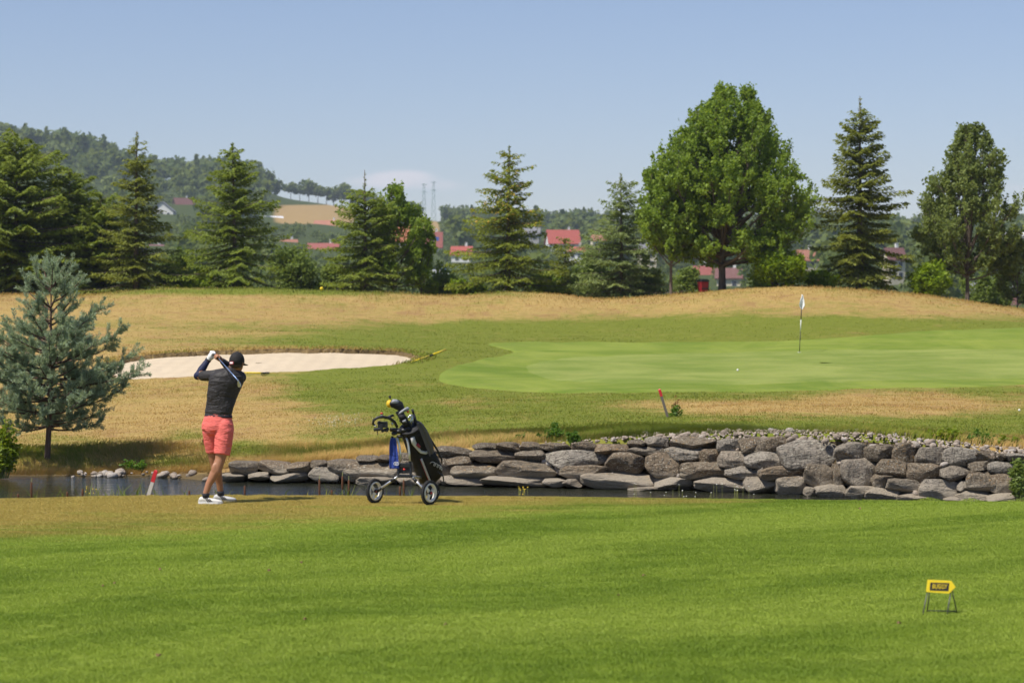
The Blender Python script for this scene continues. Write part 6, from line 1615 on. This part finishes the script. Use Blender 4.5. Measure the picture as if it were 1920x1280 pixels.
# clubs in the bag
def club_in_bag(name, label, cat='golf club'): return empty(name, t0 + bt, label, cat)
tb = lambda p: Vector(p) - bt
dr = club_in_bag('driver', 'driver under a black headcover with yellow nose, highest in the bag')
mb = MB(); mb.tube([tb(bt - axis_b * 0.1), tb(cz(500, 330, 0.0)), tb(cz(470, 275, -0.01))], [0.030, 0.040, 0.046], 10); mb.build('sock', M['bag_black'], dr, True)
hc = cz(432, 205, -0.02)
mb = MB(); mb.loft([ellring(tb(p), Vector((0, 1, 0)), Vector((0.5, 0, 0.85)), a, b, 16) for (p, a, b) in ((cz(512, 268, -0.01), 0.036, 0.032), (cz(482, 230, -0.015), 0.058, 0.054), (cz(440, 206, -0.02), 0.064, 0.058), (cz(400, 198, -0.025), 0.058, 0.050), (cz(378, 200, -0.03), 0.044, 0.038))]); hcov = mb.build('headcover', M['bag_black'], dr, True)
mb = MB(); mb.ball(tb(cz(376, 205, -0.03)), (0.037, 0.045, 0.046), 16, 12); mb.build('yellow_nose', M['yellow'], dr, True)
mb = MB(); mb.loft([ellring(tb(p), Vector((0, 1, 0)), Vector((0.5, 0, 0.85)), a, b, 16) for (p, a, b) in ((cz(462, 200, -0.03), 0.045, 0.034), (cz(430, 185, -0.045), 0.05, 0.034), (cz(398, 180, -0.05), 0.040, 0.028))]); mb.build('grey_panel', M['silver_cloth'], dr, True)
mb = MB(); mb.tube([tb(cz(385, 160, -0.03)), tb(cz(382, 140, -0.03))], 0.007, 8); mb.ball(tb(cz(380, 135, -0.03)), 0.016, 10, 8); mb.build('tassel', M['black_plastic'], dr, True)
fw = club_in_bag('fairway_wood', 'fairway wood under a silver and black headcover beside the driver')
mb = MB(); mb.tube([tb(bt - axis_b * 0.1), tb(cz(530, 380, -0.05)), tb(cz(505, 350, -0.06))], [0.030, 0.044, 0.050], 10); mb.build('sock', M['bag_black'], fw, True)
mb = MB(); mb.loft([ellring(tb(p), Vector((0, 1, 0)), Vector((0.5, 0, 0.85)), a, b, 14) for (p, a, b) in ((cz(570, 265, -0.03), 0.025, 0.022), (cz(540, 260, -0.04), 0.044, 0.036), (cz(505, 282, -0.05), 0.048, 0.040), (cz(472, 300, -0.06), 0.032, 0.028))]); mb.build('headcover', M['silver_cloth'], fw, True)
mb = MB(); mb.ball(tb(cz(562, 285, -0.05)), (0.012, 0.012, 0.014), 8, 6); mb.build('red_badge', M['cap_red'], fw, True)
hy = club_in_bag('hybrid_club', 'hybrid club with glassy black cover low in the bag mouth')
mb = MB(); mb.tube([tb(bt - axis_b * 0.1), tb(cz(540, 400, -0.06)), tb(cz(500, 350, -0.09))], [0.012, 0.022, 0.026], 10); mb.ball(tb(cz(505, 340, -0.09)), (0.045, 0.040, 0.034), 14, 10); mb.build('headcover', M['bag_black'], hy, True); mb = MB(); mb.tube([tb(cz(510, 385, -0.11)), tb(cz(545, 375, -0.11))], [0.014, 0.018], 8); mb.build('pale_panel', M['silver_cloth'], hy, True)
for i, (x0, y0, x1, y1, lab) in enumerate(((585, 440, 612, 330, 'steel iron shaft leaning right in the bag mouth'), (560, 440, 598, 345, 'second steel iron shaft in the bag mouth'))):
    ir = club_in_bag('iron_club', lab); mb = MB(); mb.tube([tb(cz(x0, y0 + 20, 0.0)), tb(cz(x1, y1, -0.05))], 0.006, 8); mb.build('shaft', M['steel'], ir, True); mb = MB(); mb.tube([tb(cz(x1, y1, -0.05)), tb(cz(x1 - 18, y1 - 12, -0.05)), tb(cz(x1 - 45, y1 + 2, -0.06))], [0.007, 0.016, 0.012], 8, True, False, 0.5); mb.build('club_head', M['steel'], ir, True)
um = empty('umbrella', t0 + bt, 'rolled black umbrella standing upright at the back of the bag', 'umbrella'); mb = MB(); mb.tube([tb(cz(650, 470, 0.03)), tb(cz(632, 370, 0.02)), tb(cz(618, 310, 0.01))], [0.018, 0.018, 0.016], 10); mb.build('canopy', M['bag_black'], um, True); mb = MB(); mb.tube([tb(cz(618, 312, 0.01)), tb(cz(602, 258, 0.0))], [0.013, 0.014], 10); mb.build('handle', M['grip'], um, True)
# towels
def drape(rows, mat, name, parent, thick=0.006, base=Vector((0, 0, 0))):
    R_ = [[Vector(p) - base for p in r_] for r_ in rows]; nr, nc = len(R_), len(R_[0])
    V_ = [p for r_ in R_ for p in r_]; me = bpy.data.meshes.new(name); me.from_pydata(V_, [], [tuple(q) for q in grid_faces(nr, nc)]); me.update()
    o = link(name, me, mat, parent, True); sd = o.modifiers.new('s', 'SOLIDIFY'); sd.thickness = thick; ss = o.modifiers.new('ss', 'SUBSURF'); ss.levels = 1; ss.render_levels = 2
    return o
hang = cz(425, 540, -0.03)
tw = empty('blue_towel', t0 + hang, 'blue towel with white oval emblem hanging from the trolley', 'towel')
rows_ = []
for i in range(9):
    s_ = i / 8.0; x0_ = np.interp(s_, [0, 0.25, 1], [392, 375, 374]); x1_ = np.interp(s_, [0, 0.25, 1], [440, 455, 478]); y_ = 540 + 312 * s_
    rows_.append([cz(x0_ + (x1_ - x0_) * k / 7.0, y_ + (4 if k % 2 else 0), -0.045 - 0.012 * math.sin(k * 1.9 + s_ * 1.5) * (1 - 0.3 * s_)) for k in range(8)])
drape(rows_, M['towel_blue'], 'cloth', tw, 0.006, hang)
ec = cz(447, 802, -0.068) - hang; mb = MB()
el = [ec + Vector((math.cos(a) * 0.030, -0.004, math.sin(a) * 0.019)) for a in np.linspace(0, 6.283, 24, endpoint=False)]; mb.tube(el, 0.0030, 6, False, True)
for (a, b) in (((-0.014, -0.013), (-0.006, 0.013)), ((0.006, -0.013), (0.014, 0.013)), ((-0.012, -0.003), (0.012, 0.004))): mb.tube([ec + Vector((a[0], -0.004, a[1])), ec + Vector((b[0], -0.004, b[1]))], 0.0030, 6)
mb.build('emblem', M['white'], tw)
gt_b = cz(700, 430, 0.0)
gt = empty('grey_towel', t0 + gt_b, 'charcoal towel draped over the right side of the golf bag', 'towel'); rows_ = []
for i in range(9):
    s_ = i / 8.0; xl = np.interp(s_, [0, 0.3, 0.7, 1], [650, 690, 735, 770]); xr = np.interp(s_, [0, 0.2, 0.7, 1], [690, 745, 812, 815]); yl = np.interp(s_, [0, 1], [400, 735]); yr = np.interp(s_, [0, 0.7, 1], [385, 620, 690])
    rows_.append([cz(xl + (xr - xl) * k / 6.0, yl + (yr - yl) * k / 6.0, -0.205 + 0.33 * s_ - 0.015 * math.sin(k * 1.7 + s_) + 0.012 * k * 0.6) for k in range(7)])
drape(rows_, M['towel_grey'], 'cloth', gt, 0.008, gt_b)

# ---------------------------------------------------------------- small arrow sign
M['sign_yellow'] = plain('sign_yellow', (0.75, 0.55, 0.01), 0.5, var=0.05); M['sign_black'] = plain('sign_black', (0.012, 0.012, 0.018), 0.5); M['sign_leg'] = plain('sign_leg', (0.10, 0.10, 0.09), 0.5)
Ds = 17.55; s0 = Vector((px2x(1762, Ds), Ds, 0)); s0.z = tz(s0.x, s0.y); ks = Ds / F / 8.0
sg_ = empty('arrow_sign', s0, 'small yellow and black arrow sign on a low A-frame standing on the fairway', 'sign')
def sp(zx, zy, y=0.0): return Vector(((zx - 976) * ks, y, (768 - zy) * ks))
tilt = 0.012
outl = [(770, 430), (800, 255), (1155, 270), (1215, 360), (1110, 455)]
def slab(pts, y0, y1): 
    mb = MB(); mb.loft([[sp(x_, y_, y_off + (440 - y_) * ks * 0.28) for (x_, y_) in pts] for y_off in (y0, y1)]); return mb
slab(outl, -0.012, 0.0).build('plate', M['sign_yellow'], sg_, bevel=0.0012); slab([(822, 405), (838, 292), (1122, 300), (1102, 418)], -0.0140, -0.010).build('panel', M['sign_black'], sg_)
fc = bpy.data.curves.new('BUGGY', 'FONT'); fc.body = 'BUGGY'; fc.size = 0.048; fc.extrude = 0.0008; fc.align_x = 'CENTER'; fc.align_y = 'CENTER'; fc.offset = 0.0002
fo = bpy.data.objects.new('tmp_text', fc); COL.objects.link(fo); dg = bpy.context.evaluated_depsgraph_get(); tm = bpy.data.meshes.new_from_object(fo.evaluated_get(dg)); bpy.data.objects.remove(fo)
co = np.empty(len(tm.vertices) * 3); tm.vertices.foreach_get('co', co); co = co.reshape(-1, 3); w_t = co[:, 0].max() - co[:, 0].min(); h_t = co[:, 1].max() - co[:, 1].min()
k1, k2 = 222 * ks / w_t, 68 * ks / h_t; xx = (co[:, 0] - co[:, 0].mean()) * k1; yy = (co[:, 1] - (co[:, 1].max() + co[:, 1].min()) / 2) * k2
c_ = sp(955, 348); new = np.stack([c_.x + xx + yy * 0.16, -0.0155 + (440 - 348) * ks * 0.28 + yy * 0.28 - co[:, 2], c_.z + yy - xx * 0.03], 1)
tm.vertices.foreach_set('co', new.ravel()); tm.update(); tm.materials.clear(); link('lettering', tm, M['sign_yellow'], sg_)
for (a, b, ya, yb) in (((790, 440), (700, 768), 0.0, -0.05), ((1140, 440), (1065, 768), 0.0, -0.05), ((850, 300), (830, 742), 0.035, 0.12), ((1150, 300), (1272, 760), 0.035, 0.10)):
    pa, pb_ = sp(*a, ya), sp(*b, yb); pb_.z = tz(s0.x + pb_.x, s0.y + yb) - s0.z - 0.005; mb = MB(); mb.tube([pa, pb_], 0.0045, 8); mb.build('leg', M['sign_leg'], sg_, True)
pa = sp(830, 742, 0.12); pb_ = sp(1272, 760, 0.10); pa.z = pb_.z = 0.012; mb = MB(); mb.tube([pa, pb_], 0.0045, 8); mb.build('cross_bar', M['sign_leg'], sg_, True)

# ---------------------------------------------------------------- stakes, flag, balls, bin, rakes
M['stake_red'] = plain('stake_red', (0.55, 0.02, 0.03), 0.5, var=0.2); M['stake_white'] = plain('stake_white', (0.50, 0.47, 0.44), 0.8, var=0.15); M['stake_wood'] = plain('stake_wood', (0.14, 0.12, 0.10), 0.9, var=0.25, bump=0.4)
def stake(px_t, py_t, px_b, py_b, D, split, r_, lower, label, square=True):
    t_ = P(px_t, py_t, D); b_ = P(px_b, py_b, D); e = empty('hazard_stake', b_, label, 'stake'); d = t_ - b_; m_ = d * split; sd = 4 if square else 10
    mb = MB(); mb.tube([-d.normalized() * 0.25, m_], r_, sd); mb.build('lower_post', lower, e, not square); mb = MB(); mb.tube([m_, d * 0.97, d], [r_ * 1.06, r_ * 1.06, r_ * 0.6], sd); mb.build('red_top', M['stake_red'], e, not square); return e
stake(293, 881, 276, 936, 29.75, 0.60, 0.030, M['stake_white'], 'leaning red and white stake on the pond edge left of the golfer')
stake(1236, 729, 1251, 778, 48.2, 0.72, 0.036, M['stake_wood'], 'leaning wooden stake with red top on the bank below the green')

fx, fD = px2x(1499, 84.0), 84.0; fz = surf_z(fx, fD)
flag = empty('flagstick', (fx, fD, fz), 'black and white flagstick with white flag on the putting green', 'flag'); top_ = P(1504, 552, 84.0) - Vector((fx, fD, fz))
M['pole_black'] = plain('pole_black', (0.02, 0.02, 0.02), 0.5); M['pole_white'] = plain('pole_white', (0.72, 0.72, 0.72), 0.5); M['flag_cloth'] = cloth('flag_cloth', (0.80, 0.80, 0.82), (0.86, 0.86, 0.87), 30, 0.8, 0.4)
for (a, b, mt) in ((-0.03, 0.36, 'pole_black'), (0.36, 0.565, 'pole_white'), (0.565, 0.75, 'pole_black'), (0.75, 1.0, 'pole_white')):
    mb = MB(); mb.tube([top_ * a, top_ * b], 0.0155 if a > 0 else 0.013, 10); mb.build('pole_section', M[mt], flag, True)
rows_ = []
for i in range(8):
    s_ = i / 7.0; row_y = 553 + 27 * s_; xl = np.interp(s_, [0, 0.5, 0.75, 1], [1504.0, 1498.8, 1498.2, 1502.2]); xr = np.interp(s_, [0, 0.3, 0.75, 1], [1506, 1507.5, 1509.5, 1504.5])
    rows_.append([P(xl + (xr - xl) * k / 4.0, row_y, 84.0 - 0.05 * math.sin(k * 1.8 + s_ * 2)) for k in range(5)])
drape(rows_, M['flag_cloth'], 'flag', flag, 0.004, Vector((fx, fD, fz)))
mb = MB(); mb.tube([P(1504, 565, 83.9) - Vector((fx, fD, fz)), P(1503, 571, 83.9) - Vector((fx, fD, fz))], 0.018, 8, True, False, 0.3); mb.build('flag_mark', plain('flag_print', (0.58, 0.60, 0.68), 0.8), flag)
mb = MB(); mb.disc_torus((fx, fD, fz + 0.002), (0, 0, 1), 0.054, 0.006, 20, 6); cup = mb.build('hole_cup', M['pole_white'], None, True); tag(cup, 'white rim of the hole cup at the foot of the flagstick', 'cup')

M['ball_white'] = plain('ball_white', (0.80, 0.80, 0.80), 0.35, var=0.02)
def ball(px, D, z, label, r_=0.0214):
    x = px2x(px, D); mb = MB(); mb.ball((0, 0, 0), r_, 16, 12); o = mb.build('golf_ball', M['ball_white'], None, True); o.location = (x, D, z + r_ * 0.9); return tag(o, label, 'golf ball', 'golf balls')
Db = ground_at(1383, 700); ball(1383, Db, surf_z(px2x(1383, Db), Db), 'white golf ball lying on the putting green left of the flag', 0.030)
Db = ground_at(1911, 771); ball(1911, Db, bz(px2x(1911, Db), Db) + 0.01, 'white golf ball lying in the rough at the right edge', 0.024)

Dm = 112.0; x = px2x(603, Dm); mb = MB(); z_ = bz(x, Dm); mb.tube([(0, 0, -0.05), (0, 0, 0.04)], 0.02, 8); mb.ball((0, 0, 0.12), 0.085, 16, 12); o = mb.build('tee_marker', M['sign_yellow'], None, True); o.location = (x, Dm, z_); tag(o, 'yellow ball shaped tee marker on the distant mound', 'tee marker')

# red litter bin
M['bin_red'] = plain('bin_red', (0.26, 0.006, 0.016), 0.5, var=0.15); M['bin_dark'] = plain('bin_dark', (0.012, 0.015, 0.016), 0.5)
Dn = 113.6; bb_ = P(1318, 549, Dn); bb_.z = bz(bb_.x, Dn) - 0.02; kb = Dn / F
bin_ = empty('litter_bin', bb_, 'red litter bin with black lid beside the trunk of the biggest tree', 'litter bin', None, 0.45); hb = py2z(523, Dn) - bb_.z
def frus(w0, d0_, w1, d1_, z0, z1): mb = MB(); mb.loft([[Vector((sx * w / 2, sy * d / 2, z)) for (sx, sy) in ((-1, -1), (1, -1), (1, 1), (-1, 1))] for (w, d, z) in ((w0, d0_, z0), (w1, d1_, z1))]); return mb
frus(0.30, 0.30, 0.42, 0.40, 0, hb * 0.80).build('body', M['bin_red'], bin_, bevel=0.02); frus(0.47, 0.45, 0.44, 0.42, hb * 0.80, hb * 0.92).build('lid', M['bin_dark'], bin_, bevel=0.02); frus(0.42, 0.40, 0.28, 0.26, hb * 0.92, hb).build('lid_dome', M['bin_dark'], bin_, bevel=0.02)
mb = MB(); mb.box((0, -0.19, hb * 0.30), (0.36, 0.03, 0.05)); mb.build('band', M['bin_dark'], bin_); mb = MB(); mb.box((0.205, 0, hb * 0.42), (0.03, 0.36, hb * 0.72)); mb.build('side_panel', M['bin_dark'], bin_)

# bunker rakes
def rake(p0, p1, label, rr=0.030):
    a, b = Vector(p0), Vector(p1); e = empty('bunker_rake', a, label, 'rake'); d = b - a; u = d.normalized(); s = u.cross(Vector((0, 0, 1))).normalized()
    for (f0, f1, mt) in ((0.0, 0.50, 'sign_yellow'), (0.50, 0.62, 'bin_dark'), (0.62, 1.0, 'sign_yellow')):
        mb = MB(); mb.tube([d * f0, d * f1], rr if mt == 'sign_yellow' else rr * 0.7, 10); mb.build('handle_section', M[mt], e, True)
    mb = MB(); mb.tube([-s * 0.3, s * 0.3], 0.018, 8)
    for k in range(9): q = s * (-0.28 + 0.07 * k); mb.tube([q, q + Vector((0, 0, -0.07))], [0.008, 0.005], 6)
    mb.build('head', M['bin_dark'], e, True); return e
D0, D1 = ground_at(769, 683), ground_at(836, 655)
a = Vector((px2x(771, D0), D0, bz(px2x(771, D0), D0) + 0.05)); D1 = min(D1, D0 + 3.2); b = Vector((px2x(836, D1), D1, py2z(655.5, D1))); 
if b.z < bz(b.x, D1) + 0.04: b.z = bz(b.x, D1) + 0.04
rake(a, b, 'yellow bunker rake lying at the right end of the sand')
D0 = ground_at(500, 703) ; a = Vector((px2x(497, D0), D0, bz(px2x(497, D0), D0) + 0.06)); b = Vector((px2x(420, D0 + 0.3), D0 + 0.3, bz(px2x(420, D0 + 0.3), D0 + 0.3) + 0.07))
rake(a, b, 'yellow bunker rake lying on the near edge of the sand behind the golfer', 0.017)

# dead leaves and twigs lying on the fairway
M['dead_leaf'] = plain('dead_leaf', (0.16, 0.085, 0.045), 0.9, var=0.3)
LEAF_LABELS = ['right dead leaf of the close pair at the far left of the fairway', 'left dead leaf of the close pair at the far left of the fairway', 'dead leaf nearest the bottom left corner of the fairway', 'dead leaf straight below the gap between golfer and trolley',
               'lowest dead leaf left of the middle of the fairway', 'dead leaf on the fairway straight below the red and white stake', 'reddish dead leaf near the water edge below the right half of the wall', 'dead leaf on the fairway straight below the smaller wall weed',
               'upper dead leaf left of the middle, nearest the trolley', 'dead leaf just left of the arrow sign feet', 'dead leaf on the fairway straight below the leaning wooden stake', 'lowest dead leaf near the middle of the picture']
LEAVES = [(215, 1108, 'left'), (193, 1113, 'left'), (297, 1243, 'bottom left'), (505, 1078, 'middle left'), (572, 1180, 'middle'), (300, 1080, 'left'), (1612, 957, 'upper right'), (1159, 1121, 'middle'), (565, 1061, 'middle'), (1686, 1180, 'right'), (1208, 1084, 'centre'), (836, 1188, 'centre')]
for i, (px, py, w) in enumerate(LEAVES):
    D = EYE * F / (py - Y0); x = px2x(px, D); z = tz(x, D) + 0.028; rr_ = random.Random(i); mb = MB(); s_ = rr_.uniform(0.010, 0.018); an = rr_.uniform(0, 6.28)
    pts = []
    for (a, r2) in ((0, 1.5), (0.7, 0.8), (1.6, 0.55), (2.5, 0.75), (3.14, 1.2), (3.8, 0.75), (4.7, 0.55), (5.6, 0.8)): pts.append(Vector((math.cos(a + an) * r2 * s_, math.sin(a + an) * r2 * s_, 0.010 * math.sin(a * 2 + i))))
    mb.add(pts + [Vector((0, 0, 0.006))] + [p - Vector((0, 0, 0.002)) for p in pts], [(k, (k + 1) % 8, 8) for k in range(8)] + [(9 + (k + 1) % 8, 9 + k, k, (k + 1) % 8) for k in range(8)])
    o = mb.build('fallen_leaf', M['dead_leaf']); o.location = (x, D, z); tag(o, LEAF_LABELS[i], 'leaf', 'dead leaves scattered on the fairway')

# ---------------------------------------------------------------- summer haze
hb_ = MB(); hb_.box((0, 1200, (160 - 13) / 2.0), (3600, 3200, 173)); haze = hb_.build('haze', None)
hm = bpy.data.materials.new('haze'); hm.use_nodes = True; hn = hm.node_tree.nodes
for x_ in list(hn): hn.remove(x_)
ho = hn.new('ShaderNodeOutputMaterial'); hv = hn.new('ShaderNodeVolumePrincipled'); hv.inputs['Color'].default_value = (0.72, 0.85, 1.0, 1); hv.inputs['Density'].default_value = 0.00013; hv.inputs['Anisotropy'].default_value = 0.0
hm.node_tree.links.new(hv.outputs[0], ho.inputs['Volume']); haze.data.materials.append(hm); tag(haze, 'thin summer haze over the valley', 'haze', kind='stuff')
